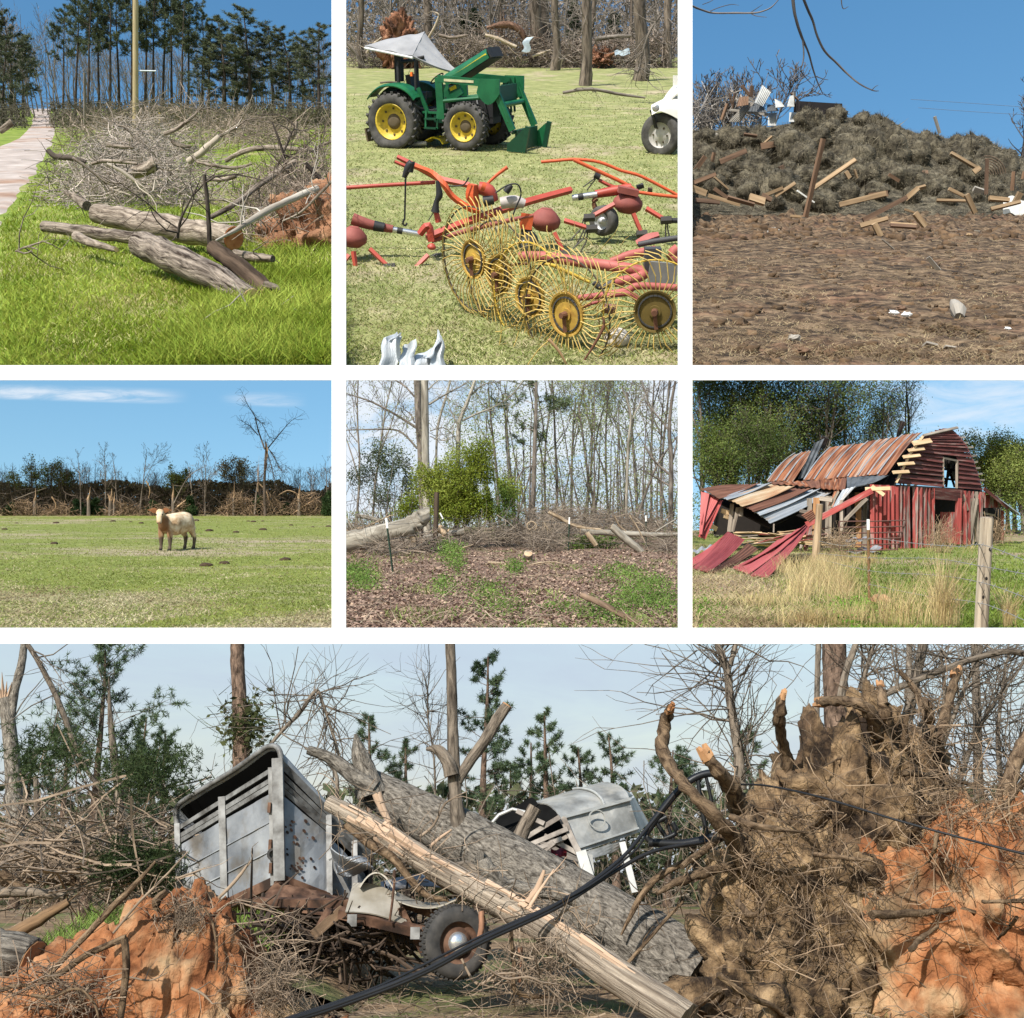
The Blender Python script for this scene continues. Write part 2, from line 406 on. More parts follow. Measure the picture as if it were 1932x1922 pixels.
def blades(rng,B,h,w,bend=.35,seg=2,mb=None,dirz=None):
 """grass blades rooted at B (N,3)"""
 mb=mb or MB();N=len(B);h=(np.asarray(h)*np.ones(N))[:,None];w=(np.asarray(w)*np.ones(N))[:,None]
 a=rng.uniform(0,6.283,N);side=np.stack([np.cos(a),np.sin(a),0*a],1);b=rng.uniform(0,6.283,N);ln=np.stack([np.cos(b),np.sin(b),0*b],1)*(bend*rng.uniform(.3,1.6,N))[:,None]
 z=np.array([0,0,1.])
 M=B+h*.4*(z+ln*.5);T=B+h*(z*.95+ln*1.3)
 V=np.stack([B,M+side*w*.5,T,M-side*w*.5],1).reshape(-1,3)
 mb.add(V,np.arange(4*N).reshape(-1,4))
 return mb
def ground_pts(rng,P,n,y0,y1,pw=2.0,box=None,pad=10):
 """points on stage ground between depths y0..y1, thinning with distance, inside the stage's wedge"""
 x0,_,x1,_=box or P.box;u=rng.uniform(0,1,n)
 a,b=y0**(1-pw),y1**(1-pw);Y=(a+(b-a)*u)**(1/(1-pw))
 f=(Y*P.c+P.h*P.s)*K;X=(x0-pad-966+(x1-x0+2*pad)*rng.uniform(0,1,n))*f
 return np.stack([X,Y,0*X],1)
def brush(rng,C,L,r,k=5,wob=.25,n=3,flat=.35,mb=None,droop=0.):
 """a tangle of twigs centred at C (N,3)"""
 mb=mb or MB();N=len(C);d=unit(rng.normal(0,1,(N,3))*np.array([1,1,flat]));L=np.asarray(L)*rng.uniform(.4,1.3,N)
 P=np.zeros((N,k,3));P[:,0]=C-d*L[:,None]/2;st=(L/(k-1))[:,None]
 for i in range(1,k):
  d=unit(d+rng.normal(0,wob,(N,3))-np.array([0,0,droop]));P[:,i]=P[:,i-1]+d*st
 P[:,:,2]=np.maximum(P[:,:,2],.01)
 R=(np.asarray(r)*rng.uniform(.5,1.3,N))[:,None]*np.linspace(1,.4,k)[None]
 V,F,U=tubes(P,R,n);mb.add(V,F,U);return mb
def fbm(x,y,z=0.,oct=4,sc=1.0):
 v=0;a=.5
 for i in range(oct):
  v+=a*noise.noise((x*sc,y*sc,z));sc*=2.1;a*=.5
 return v
def wedge_ground(P,name,mat,y1,bump=.02,nx=60,ny=60,fn=None,side=(6,6),pb=13):
 """the stage's ground sheet, from its front edge to depth y1"""
 x0,t,x1,b=P.box;y0=P.yg(b+pb);l=x0-side[0]-966;r=x1+side[1]-966
 def f(u,v):
  Y=y0*(y1/y0)**v;X=(l+(r-l)*u)*K*(Y*P.c+P.h*P.s)
  z=bump*fbm(X*1.3,Y*1.3,3.)if bump else 0
  if fn:z+=fn(X,Y)
  return(X,Y,z)
 mb=MB();mb.grid(f,nx,ny)
 return mk(name,mb,mat,kind='structure',smooth=True)
def limb(name,pts,r,mat,label,cat='branch',group=None,n=8,twigs=0,rng=None,tl=.6,tr=.01,capmat=None,jit=.03,sub=5,wob=.03,kids=0,**kw):
 """one broken branch or log as a thing: a jittered tube through pts, with side twigs in the same wood; cut ends as a part"""
 rng=rng or np.random.default_rng(abs(hash(label))%9999)
 pts=np.array([tuple(p)for p in pts],float);r=np.array(r,float)*np.ones(len(pts))
 t=np.linspace(0,len(pts)-1,(len(pts)-1)*sub+1);i=np.minimum(t.astype(int),len(pts)-2);f=(t-i)[:,None]
 def cr(a):
  p0=a[np.maximum(i-1,0)];p1=a[i];p2=a[i+1];p3=a[np.minimum(i+2,len(a)-1)]
  return .5*(2*p1+(p2-p0)*f+(2*p0-5*p1+4*p2-p3)*f**2+(3*p1-p0-3*p2+p3)*f**3)
 Q=cr(pts);Rr=cr(r[:,None]*np.ones((1,1)))[:,0]
 Q[1:-1]+=rng.normal(0,wob,Q[1:-1].shape)*Rr[1:-1,None]*2
 base=Vector(Q[np.argmin(Q[:,2])])
 mb=MB();mb.tube(Q,Rr,n,caps=capmat is None,jit=jit,rng=rng)
 if twigs:
  ii=rng.integers(1,len(Q),twigs);C=Q[ii];d=unit(unit(np.gradient(Q,axis=0)[ii])*.7+rng.normal(0,.6,(twigs,3)))
  Pp=np.zeros((twigs,5,3));Pp[:,0]=C;st=(tl*rng.uniform(.3,1.2,twigs)/4)[:,None]
  for j in range(1,5):d=unit(d+rng.normal(0,.25,(twigs,3)));Pp[:,j]=Pp[:,j-1]+d*st
  V,F,U=tubes(Pp,(tr*rng.uniform(.5,1.2,twigs))[:,None]*np.linspace(1,.4,5)[None],4);mb.add(V,F,U)
  if kids:
   ii=rng.integers(0,twigs,kids);jj=rng.integers(1,5,kids);d=unit(rng.normal(0,1,(kids,3))+(Pp[ii,4]-Pp[ii,0])/(tl+1e-6)*1.5);Pk=np.zeros((kids,4,3));Pk[:,0]=Pp[ii,jj]
   for j in range(1,4):d=unit(d+rng.normal(0,.25,(kids,3)));Pk[:,j]=Pk[:,j-1]+d*(tl*.2)
   V,F,U=tubes(Pk,(tr*.45)*np.linspace(1,.5,4)[None]*np.ones((kids,1)),3);mb.add(V,F,U)
 trim(mb)
 if capmat is None:
  return mk(name,mb,mat,o=base,label=label,cat=cat,group=group,smooth=True)
 e=thing(name,label,cat,base,group)
 mk('bark',mb,mat,e,smooth=True)
 for a,b_ in((0,1),(-1,-2)):
  c=MB();d=unit(Q[a]-Q[b_]);c.tube([Q[a]-d*.004,Q[a]+d*Rr[a]*.04],[Rr[a]*.985,Rr[a]*.94],14)
  mk('cut_end',c,capmat,e)
 return e
def blob(seed,c,size,nu=20,nv=12,amp=.2,sc=1.0,mb=None,mi=0,lo=-.5):
 """a lumpy closed mound"""
 mb=mb or MB()
 def f(u,v):
  a=u*2*math.pi;e=lo*math.pi+v*(.5-lo)*math.pi
  n=Vector((math.cos(a)*math.cos(e),math.sin(a)*math.cos(e),math.sin(e)))
  k=1+amp*2*fbm(n.x*sc+seed,n.y*sc,n.z*sc,5)
  return(c[0]+n.x*size[0]*k,c[1]+n.y*size[1]*k,c[2]+n.z*size[2]*k)
 mb.grid(f,nu,nv,mi);return mb
def project(P,V):
 """layout coordinates of stage points, used to keep a stage's growth inside its own bay"""
 V=np.asarray(V,float);z=V[:,2]-P.h;f=V[:,1]*P.c-z*P.s;u=V[:,1]*P.s+z*P.c
 return 966+V[:,0]/f/K,961-u/f/K
def trim(mb,P=None,M=None,m=12,o=None):
 """prune faces that would grow out of the stage's bay (behind the frame)"""
 P=P or PN;x0,y0,x1,y1=P.box
 lx=-1e9 if x0<=0 else x0-m;hx=1e9 if x1>=1930 else x1+m;ly=-1e9 if y0<=0 else y0-m;hy=1e9 if y1>1900 else y1+m
 V=np.concatenate(mb.V);W=V
 if M is not None:A=np.array(M);W=V@A[:3,:3].T+A[:3,3]
 if o is not None:W=W+np.array(tuple(o))
 px,py=project(P,W);ok=(px>lx)&(px<hx)&(py>ly)&(py<hy)
 if ok.all():return mb
 L=np.concatenate(mb.L);C=np.concatenate(mb.C);U=np.concatenate(mb.U);I=np.concatenate(mb.I)
 st=np.concatenate([[0],np.cumsum(C)[:-1]]);good=np.logical_and.reduceat(ok[L],st);keep=np.repeat(good,C)
 mb.V=[V];mb.L=[L[keep]];mb.C=[C[good]];mb.U=[U[keep]];mb.I=[I[good]];mb.n=len(V)
 return mb
def resample(pts,r,sub=5):
 pts=np.array([tuple(p)for p in pts],float);r=np.array(r,float)*np.ones(len(pts))
 t=np.linspace(0,len(pts)-1,(len(pts)-1)*sub+1);i=np.minimum(t.astype(int),len(pts)-2);f=(t-i)[:,None]
 def cr(a):
  p0=a[np.maximum(i-1,0)];p1=a[i];p2=a[i+1];p3=a[np.minimum(i+2,len(a)-1)]
  return .5*(2*p1+(p2-p0)*f+(2*p0-5*p1+4*p2-p3)*f**2+(3*p1-p0-3*p2+p3)*f**3)
 return cr(pts),cr(r[:,None])[:,0]
def side_twigs(rng,Q,n,L,r,mb,k=5,fwd=.6,wob=.25,lo=0.,up=0.,kids=0):
 """twigs growing from the path Q"""
 ii=rng.integers(max(1,int(lo*len(Q))),len(Q),n);G=np.gradient(Q,axis=0);d=unit(unit(G[ii])*fwd+rng.normal(0,.7,(n,3))+np.array([0,0,up]))
 P=np.zeros((n,k,3));P[:,0]=Q[ii];st=(L*rng.uniform(.3,1.2,n)/(k-1))[:,None]
 for j in range(1,k):d=unit(d+rng.normal(0,wob,(n,3))+np.array([0,0,up*.15]));P[:,j]=P[:,j-1]+d*st
 V,F,U=tubes(P,(r*rng.uniform(.6,1.2,n))[:,None]*np.linspace(1,.35,k)[None],4);mb.add(V,F,U)
 if kids:
  ii=rng.integers(0,n,kids);jj=rng.integers(1,k,kids);d=unit(unit(P[ii,-1]-P[ii,0])+rng.normal(0,.6,(kids,3)));Pk=np.zeros((kids,4,3));Pk[:,0]=P[ii,jj]
  for j in range(1,4):d=unit(d+rng.normal(0,wob,(kids,3))+np.array([0,0,up*.15]));Pk[:,j]=Pk[:,j-1]+d*(L*.14*rng.uniform(.5,1.3,(kids,1)))
  V,F,U=tubes(Pk,r*.4*np.linspace(1,.5,4)[None]*np.ones((kids,1)),3);mb.add(V,F,U)
 return P
def quadpt(c,u,v):
 a=c[0].lerp(c[1],u);b=c[3].lerp(c[2],u);return a.lerp(b,v)
def crumble(V,ctr,specs,seed=0.):
 """break a smooth lump into clods: cells pushed in along their borders"""
 V=np.asarray(V);d=unit(V-np.array(tuple(ctr)));a=np.zeros(len(V))
 for sc,amp in specs:
  for i,p in enumerate(V):
   f=noise.voronoi((p[0]*sc+seed,p[1]*sc,p[2]*sc))[0];a[i]+=amp*(min(.5,f[1]-f[0])*2-.6)
 return V+d*a[:,None]
 # ------------------------------------------------------------------ white frame between the stages
P7=Stage(1600,1.6,1.0,(0,1214,1932,1921))
P4=Stage(920,2.29,2.27,(0,718,626,1186))
P5=Stage(947,1.69,2.76,(653,718,1279,1186))
P6=Stage(975,1.70,2.43,(1306,718,1932,1186))
P1=Stage(165,2.2,21.0,(0,0,626,690))
P2=Stage(-6,3.8,18.0,(653,0,1279,690))
P3=Stage(300,1.6,18.8,(1306,0,1932,690))
def build_frame():
 use(P7)
 wm=surf('white_paint',[(.3,(.80,.80,.79)),(.7,(.84,.84,.83))],3,3,.5)
 R=Matrix.Rotation(PITCH,3,'X')
 def pt(px,py,z):return CAM+R@Vector(((px-966)*K*z,z,(961-py)*K*z))
 upv=R@Vector((0,0,1));fw=R@Vector((0,1,0))
 e=thing('display_frame','tall white painted frame of posts and a rail between the upper views','frame',pt(966,1200,26))
 z=26.;t=.05
 def bar(name,a,b,wpx,z,t,par):
  m=MB();m.beam(a,b,wpx*K*z,t,fw);return mk(name,m,wm,par)
 bar('rail',pt(-500,704,z),pt(2432,704,z),28,z,t,e)
 for x in(639.5,1292.5):
  bar('post',pt(x,1200,z),pt(x,718.3,z),27,z,t,e);bar('post',pt(x,689.7,z),pt(x,-40,z),27,z,t,e)
 z=4.
 e2=thing('white_rail','long white painted rail above the wrecked stock trailers','rail',pt(966,1200,z))
 bar('rail',pt(-2400,1200,z),pt(4332,1200,z),28,z,.03,e2)
 for x in(-2390,4322):
  a=pt(x,1214.2,z);m=MB();m.beam(a,(a.x,a.y,-.05),.09,.09,(0,1,0));mk('post',m,wm,e2)
build_frame()
# ------------------------------------------------------------------ stage: wrecked stock trailers under a fallen tree
def za(x,y):return(x*.3716,1207.5+y*.3716)
def zb(x,y):return(644+x*.3716,1207.5+y*.3716)
def zc(x,y):return(1288+x*.3716,1207.5+y*.3716)
def panel7():
 P=use(P7);rng=np.random.default_rng(7)
 q=.3716*K
 clay=surf('orange_clay',[(.36,(.10,.035,.013)),(.5,(.26,.105,.042)),(.64,(.38,.20,.10))],2.2,8,1,.9,bs=9,cols2=[(.38,(.12,.075,.04)),(.62,(.34,.235,.135))],scale2=1.0,mix2=(.48,.6),nr=.62,bd=.05)
 soil=surf('tan_soil',[(.38,(.022,.013,.007)),(.5,(.125,.08,.042)),(.62,(.28,.19,.105))],3.0,8,1,1.,bs=8,nr=.68,bd=.07,cols2=[(.38,(.014,.009,.006)),(.62,(.11,.068,.038))],scale2=.7,mix2=(.5,.66))
 gmat=surf('churned_ground',[(.3,(.10,.065,.035)),(.5,(.2,.13,.075)),(.7,(.30,.21,.125))],2.5,7,1,.8,bs=9,cols2=[(.3,(.06,.07,.02)),(.7,(.14,.15,.05))],scale2=.5,mix2=(.5,.6),bd=.05)
 mb=MB();mb.grid(lambda u,v:((-1+2*u)*(12+70*v),3+77*v**2,.12*fbm((u-.5)*40,v*40,1.)),90,90);mk('ground',mb,gmat,kind='structure',smooth=True)
 gb=bark('beech_bark',(.055,.047,.038),(.31,.275,.23),9,26,1.,bd=.07);gbd=bark('grey_bark',(.045,.036,.028),(.22,.18,.14),3,18,1.,bd=.04);pb=bark('pine_bark',(.035,.024,.018),(.19,.13,.095),5,14,1.,bd=.05)
 tw=surf('twig_wood',[(.3,(.10,.073,.05)),(.7,(.28,.21,.15))],3,3,.9,isl=.35,coord='Object');root=bark('root_bark',(.035,.022,.014),(.21,.145,.09),6,16,1.,bd=.05)
 torn=surf('torn_sapwood',[(.3,(.2,.13,.085)),(.5,(.36,.25,.17)),(.7,(.5,.36,.26))],1,6,.85,.6,coord='UV',stretch=(14,.8,1),dist=.4);cut=surf('cut_wood',[(.3,(.2,.085,.032)),(.7,(.42,.24,.12))],5,5,.9,.3)
 # ---------------- sky-line pines and trunks
 need=leafm('pine_needles',(.035,.058,.03),(.085,.12,.06),.4,.2)
 def pine(cx,cyb,cyt,Y,seed,lb,clear=.3,blen=.2,nbr=30,full=.9,tl=.15,f=za,r0=.14,tn=14,tw_=.010):
  b=P.d(*f(cx,cyb),Y);b.z=0;top=P.d(*f(cx,cyt),Y);H=top.z;w,c=gen_pine(seed,H,r0,clear,nbr,blen,tl,tn,tw_,0,full)
  t=thing('pine_tree',lb,'tree',b);mk('trunk',trim(w,o=b),pb,t,local=True,smooth=True);mk('crown',trim(c,o=b),need,t,local=True)
 pine(465,1000,40,27,1,'big dark pine tree with tufted crown at the far left',.3,.34,44,.95,.17)
 pine(830,1000,470,31,2,'small pine tree just left of the tilted trailer',.3,.25,26)
 pine(110,1000,560,33,3,'dim pine tree behind the forked grey trunk',.2,.22,26);pine(690,1000,400,36,4,'thin pine tree behind the snapped dark stem',.3,.22,24);pine(310,1000,420,36,5,'hazy pine tree beside the biggest pine',.25,.24,24)
 pine(700,900,60,30,6,'tall slim pine tree right of the upright stem',.3,.17,46,.95,.15,zb);pine(150,900,390,32,7,'conical young pine tree behind the broken fork',.2,.22,26,.95,.15,zb);pine(340,900,520,34,8,'low pine tree left of the upright stem',.2,.24,24,.95,.15,zb)
 pine(1045,900,360,31,9,'pointed pine tree above the crushed trailer',.3,.17,32,.95,.15,zb);pine(1230,900,545,33,10,'round topped pine tree behind the crushed trailer',.25,.28,26,.95,.15,zb);pine(1390,900,490,33,11,'pine tree right of the crushed trailer roof',.2,.26,28,.95,.15,zb)
 pine(960,900,520,35,12,'faint pine tree between the two taller ones',.2,.25,24,.95,.15,zb);pine(1640,900,560,34,13,'pine tree behind the black metal boom',.2,.3,28,.95,.15,zb);pine(380,900,450,34,14,'pine tree beyond the bare roots at right',.25,.22,26,.95,.15,zc);pine(60,900,600,36,15,'pine tree partly hidden by the tall root',.2,.25,24,.95,.15,zc);pine(860,900,620,36,16,'olive young pine tree over the roots of the trunk',.2,.2,22,.95,.15,zb);pine(560,900,600,37,17,'small pine tree at the base of the upright stem',.2,.25,22,.95,.15,zb)
 # bare trees
 def bare(cx,cyb,path,w,Y,lb,n=40,L=1.2,r=.02,kids=120,f=za,m=None,up=.15,name='bare_tree',lo=.2):
  pts=[P.d(*f(x,y),Y)for x,y in path];Q,R=resample(pts,[x*q*Y for x in w],5);b=Vector(Q[0]);b.z=min(0.,b.z)
  t=thing(name,lb,'tree',Vector((Q[0][0],Q[0][1],0)));k=MB();k.tube(Q,R,9,jit=.04,rng=rng)
  mk('trunk',k,m or gbd,t,smooth=True)
  if n:k=MB();side_twigs(rng,Q,n,L,r,k,6,.5,.2,lo,up,kids);mk('crown',trim(k),m or gbd,t,smooth=True)
  return t
 t=bare(0,0,[(80,1200),(75,900),(60,600),(40,400),(20,300)],(48,42,38,36,34),22,'grey trunk with a torn fork at the left edge',6,1,.02,20,m=gb)
 m=MB();Q,R=resample([P.d(*za(x,y),22)for x,y in((50,420),(75,260),(110,120),(125,-15))],np.array([24,22,20,17])*q*22);m.tube(Q,R,8,jit=.04,rng=rng);mk('limb',m,gb,t,smooth=True)
 m=MB()
 for x,y in((10,165),(35,210),(60,215),(-5,230)):m.tube([P.d(*za(20,340),22),P.d(*za(x*.6+8,(y+340)/2),21.95),P.d(*za(x,y),21.9)],np.array([14,8,1])*q*22,4)
 mk('torn_top',m,torn,t)
 limb('hanging_limb',[P.d(*za(x,y),21.5)for x,y in((140,25),(200,120),(300,320),(375,520),(440,660),(560,830),(650,960))],np.array([12,13,14,13,11,8,4])*q*21,gbd,'long broken limb hanging from the grey forked trunk',twigs=26,tl=1.6,tr=.015,rng=rng,kids=50)
 bare(0,0,[(615,1050),(605,800),(580,600),(560,400),(552,195)],(26,22,20,13,3),25,'dark snapped stem with a torn side behind the mound',14,1.,.015,30,name='snapped_tree')
 bare(0,0,[(190,1100),(188,900),(180,690)],(16,15,11),24,'short pale broken stump trunk near the forked one',5,.6,.012,10,name='snapped_tree')
 bare(0,0,[(1225,700),(1225,500),(1215,300),(1205,100),(1203,-22)],(45,42,38,36,35),24,'tall dark pine trunk behind the tilted trailer',0,m=pb)
 m=MB();C=np.array([tuple(P.d(*za(rng.normal(1245,60),rng.normal(430,75)),24+rng.normal(0,.3)))for _ in range(330)]);leaves_at(rng,C,.09,m);brush(rng,C[:200],.8,.008,4,.3,3,.8,m)
 mk('vine_tangle',m,leafm('vine_olive',(.05,.06,.02),(.12,.12,.05),.4),kind='stuff',label='vines and dead twigs wrapped round the tall pine trunk',cat='vines')
 bare(0,0,[(1310,620),(1400,500),(1530,360),(1605,258),(1640,330),(1690,480),(1735,640)],(7,9,10,9,8,8,7),20,'thin bare tree bent over in an arch by the trailer roof',75,1.5,.012,220,up=-.15)
 bare(0,0,[(1700,900),(1710,700),(1640,600),(1550,550)],(11,10,8,5),19,'broken grey limb sticking out behind the trailer roof',10,.8,.012,30)
 bare(0,0,[(480,900),(470,600),(440,400),(440,240)],(6,5,4,2),33,'faint leafless tree left of the upright stem',50,1.6,.014,200,zb)
 bare(0,0,[(290,760),(285,600),(240,300),(225,150),(180,30),(160,-20)],(34,26,22,20,14,10),19,'leafless tree with spreading limbs left of the thick trunk',95,1.9,.016,330,zc,up=.05,lo=.1)
 bare(0,0,[(240,130),(270,20),(275,-22)],(14,12,10),19,'short dark fork of the leafless tree behind the roots',0,f=zc)
 bare(0,0,[(800,700),(790,450),(775,200),(765,-22)],(74,68,62,62),17,'thick grey pine trunk rising behind the root plate',0,f=zc,m=pb)
 bare(0,0,[(690,760),(680,400),(690,-22)],(16,15,14),21,'slim grey trunk left of the thick pine trunk',12,1.,.012,20,zc)
 bare(0,0,[(800,300),(830,160),(880,20),(890,-20)],(20,18,16,14),16,'dark limb leaning against the thick pine trunk',6,.8,.012,14,zc)
 bare(0,0,[(1500,800),(1495,400),(1480,-22)],(24,22,19),20,'straight grey trunk beyond the right hand roots',22,1.3,.014,70,zc)
 bare(0,0,[(1120,500),(1160,300),(1200,120),(1230,-20)],(32,28,25,22),15.5,'brown trunk leaning right at the top of the root plate',20,1.,.014,60,zc)
 bare(0,0,[(1140,300),(1150,150),(1150,-20)],(18,16,15),17,'grey stem standing behind the brown leaning trunk',8,.8,.012,20,zc)
 bare(0,0,[(830,360),(1000,290),(1150,220),(1330,150),(1500,90),(1650,60),(1760,80)],(18,18,17,17,18,17,16),15,'long dark limb lying across behind the root plate',34,1.3,.014,120,zc,name='fallen_limb')
 for i,(pth,lb)in enumerate((([(1250,900),(1300,600),(1430,250),(1520,40)],'leafless sapling right of the root plate, leaning far over'),([(1350,900),(1480,500),(1640,230)],'leafless sapling behind the orange clay, curving right'),([(1600,900),(1680,600),(1735,520)],'short brown sapling at the right edge above the clay'),([(900,260),(940,120),(985,-15)],'thin sapling just right of the thick pine trunk'),([(1290,560),(1330,300),(1310,60)],'dark upright sapling among the top roots'),([(1640,900),(1600,500),(1640,120)],'sapling with fine twigs near the far right trunk'))):
  bare(0,0,pth,np.linspace(16,7,len(pth)),15.5+i*.6,lb,50,1.3,.012,150,zc)
  # hazy understorey
 m=MB();C=np.stack([rng.uniform(-20,20,2600),rng.uniform(26,40,2600),rng.uniform(0,2.9,2600)**1.0],1);brush(rng,C,2.2,.014,5,.25,3,1.2,m);mk('thicket',m,gbd,kind='stuff',label='grey leafless thicket behind the wreckage',cat='thicket')
 m=MB();C=np.stack([rng.uniform(-20,20,7000),rng.uniform(34,42,7000),rng.uniform(0,3.4,7000)],1);leaves_at(rng,C,.26,m);mk('far_foliage',m,leafm('far_leaf',(.055,.065,.03),(.13,.14,.075),.4),kind='stuff',label='dull green undergrowth far behind the trailers',cat='undergrowth')
 m=MB();C=np.array([tuple(P.d(*za(rng.uniform(-30,900),1210-abs(rng.normal(0,130))),rng.uniform(15,24)))for _ in range(430)]);brush(rng,C,2.6,.016,6,.14,3,.3,m);mk('fallen_brush',m,tw,kind='stuff',label='pale fallen branches left of the tilted trailer',cat='brush')
 m=MB();C=np.array([tuple(P.d(*za(rng.normal(x,s),rng.normal(y,s*.6)),rng.uniform(15,18)))for x,y,s,n in((620,1140,60,260),(800,1150,60,220),(760,680,110,240),(250,600,110,130))for _ in range(n)]);tufts(rng,np.repeat(C,3,0)+rng.normal(0,.12,(3*len(C),3)),.1,9,.008,m);mk('cedar_boughs',m,leafm('bough_green',(.022,.036,.012),(.055,.075,.026),.45),kind='stuff',label='green cedar boughs caught in the fallen branches',cat='boughs')
 def limb7(pts,w,Y,mt,lb,f=za,twigs=0,tl=.4,name='broken_branch',cat='branch',cm=None,dY=0,tr=.008,**kw):
  n=len(pts);ww=np.array(w if isinstance(w,(tuple,list))else[w]*n)*q*Y*.5
  return limb(name,[P.d(*f(x,y),Y+dY*j/(n-1))for j,(x,y)in enumerate(pts)],ww,mt,lb,cat,twigs=twigs,tl=tl,tr=tr,rng=rng,capmat=cm,**kw)
 limb7([(0,1215),(180,1225),(400,1240),(640,1245)],(28,26,22,16),17,root,'long tan log lying flat left of the trailer',twigs=8);limb7([(-40,1290),(120,1280),(330,1300)],(50,46,40),15.5,gbd,'dark mossy log at the left edge beside the grass',twigs=8);limb7([(30,1515),(200,1420),(350,1330)],(70,60,40),13.6,bark('rotten_bark',(.05,.032,.02),(.2,.125,.07),1,8),'dark rotten slab of bark leaning by the clay mound',twigs=5)
 limb7([(0,1190),(90,1260),(160,1290)],(70,60,34),16,root,'splintered tan log stub at the far left',twigs=6);limb7([(370,1230),(375,1180),(365,1150)],(30,26,10),16,root,'small pinkish stump behind the clay mound');limb7([(600,1090),(420,1060),(240,990),(60,950),(-30,930)],(16,15,13,11,9),17,tw,'long pale bough sweeping left over the brush',twigs=26,tl=1.2,tr=.01,kids=50);limb7([(540,1100),(330,1080),(150,1100),(-20,1170)],(14,12,10,8),16.5,tw,'low pale bough arching to the left edge',twigs=22,tl=1.,tr=.01,kids=40)
 G=np.array([tuple(P.d(*za(x,y),13.9))for x,y in zip(rng.uniform(150,620,1500),rng.uniform(0,1,1500))]);G[:,2]=.55+rng.uniform(-.2,.2,1500)
 m=MB();G=np.stack([rng.uniform(-5.2,-2.6,3500),rng.uniform(12.6,15,3500),np.zeros(3500)],1);G[:,2]=.45+.12*(G[:,1]-12.6);blades(rng,G,rng.uniform(.1,.28,len(G)),.014,.5,2,m);mk('grass_bank',m,leafm('bank_grass',(.1,.16,.03),(.22,.3,.07),.3),kind='stuff',label='strip of green grass behind the clay mound',cat='grass')
 m=MB();m.grid(lambda u,v:(-6+4.4*u,12.4+6*v,(.42+.1*v*6)*math.sin(min(1,u*3+.3)*math.pi/2)*(1-u**6)+.06*fbm(u*9,v*9)),20,20);mk('bank',m,gmat,kind='structure',smooth=True)
 m=MB();G=np.stack([rng.uniform(-3,5,6000),10.3+rng.uniform(0,1,6000)**2*9,np.zeros(6000)],1);f=np.array([fbm(x,y,2.,2)for x,y in G[:,:2]]);G=G[f>.05];blades(rng,G,rng.uniform(.03,.12,len(G)),.008,.8,2,m);mk('grass_patches',m,leafm('sparse_grass',(.12,.14,.04),(.3,.27,.11),.4),kind='stuff',label='sparse grass on the churned ground under the trailers',cat='grass')
 m=MB();C=np.stack([rng.uniform(-3.5,4.5,900),rng.uniform(10.4,15,900),rng.uniform(.01,.06,900)],1);brush(rng,C,.5,.006,4,.3,3,.15,m);mk('ground_twigs',m,tw,kind='stuff',label='twigs littering the ground under the fallen tree',cat='twigs')
 # ---------------- left clay mound
 c=P.d(*za(830,1920),11.5);t=thing('clay_mound','orange clay root mound with sticks in front of the tilted trailer','mound',Vector((c.x,c.y,0)))
 m=MB()
 def dome(cx,cy,w,d,h,seed,amp,nu,nv,pw=2.):
  def f(u,v):
   X=(u*2-1);Yv=(v*2-1);rr=min(1.,(abs(X)**pw+abs(Yv)**pw)**(1/pw));z=max(0,1-rr**2.6)**.62
   n1=fbm(X*2.2+seed,Yv*2.2,z,6);n2=fbm(X*7+seed,Yv*7,z*3,4)
   return(cx+X*w*(1+.16*n1)+.10*n2,cy+Yv*d*(1+.2*n1)+.12*n2,-.08+h*z*(1+amp*n1)+.13*n2)
  m.grid(f,nu,nv)
 dome(-3.32,12.0,.95,.8,1.22,3.1,.55,110,90);dome(-4.7,11.6,1.0,.8,.5,5.2,.8,80,60);dome(-4.1,12.3,1.1,.8,.85,8.8,.5,70,60);dome(-2.15,11.7,.45,.45,.32,2.1,.6,40,36);dome(-4.2,10.95,1.5,.5,.2,6.3,.9,60,40);dome(-1.75,11.5,.3,.3,.16,4.1,.6,30,26)
 for j,V in enumerate(m.V):m.V[j]=crumble(V,(V[:,0].mean(),V[:,1].mean(),0),((3.6,.06),(9.,.03)),j)
 mk('soil',m,clay,t,smooth=True)
 m=MB();C=np.array([tuple(P.d(*za(rng.normal(1400,70),rng.normal(1720,90)),11.4+rng.normal(0,.15)))for _ in range(350)]);C=C[C[:,2]>0];brush(rng,C,.5,.004,5,.3,3,.5,m,.15);C=np.array([tuple(P.d(*za(rng.normal(940,60),rng.normal(1370,40)),11.5+rng.normal(0,.1)))for _ in range(160)]);brush(rng,C,.4,.004,5,.35,3,.8,m,.25);C=np.array([tuple(P.d(*za(rng.uniform(20,500),rng.normal(1760,70)),10.9+rng.normal(0,.15)))for _ in range(170)]);C=C[C[:,2]>0];brush(rng,C,.6,.005,5,.3,3,.5,m,.1);mk('root_hairs',m,tw,t,kind='stuff')
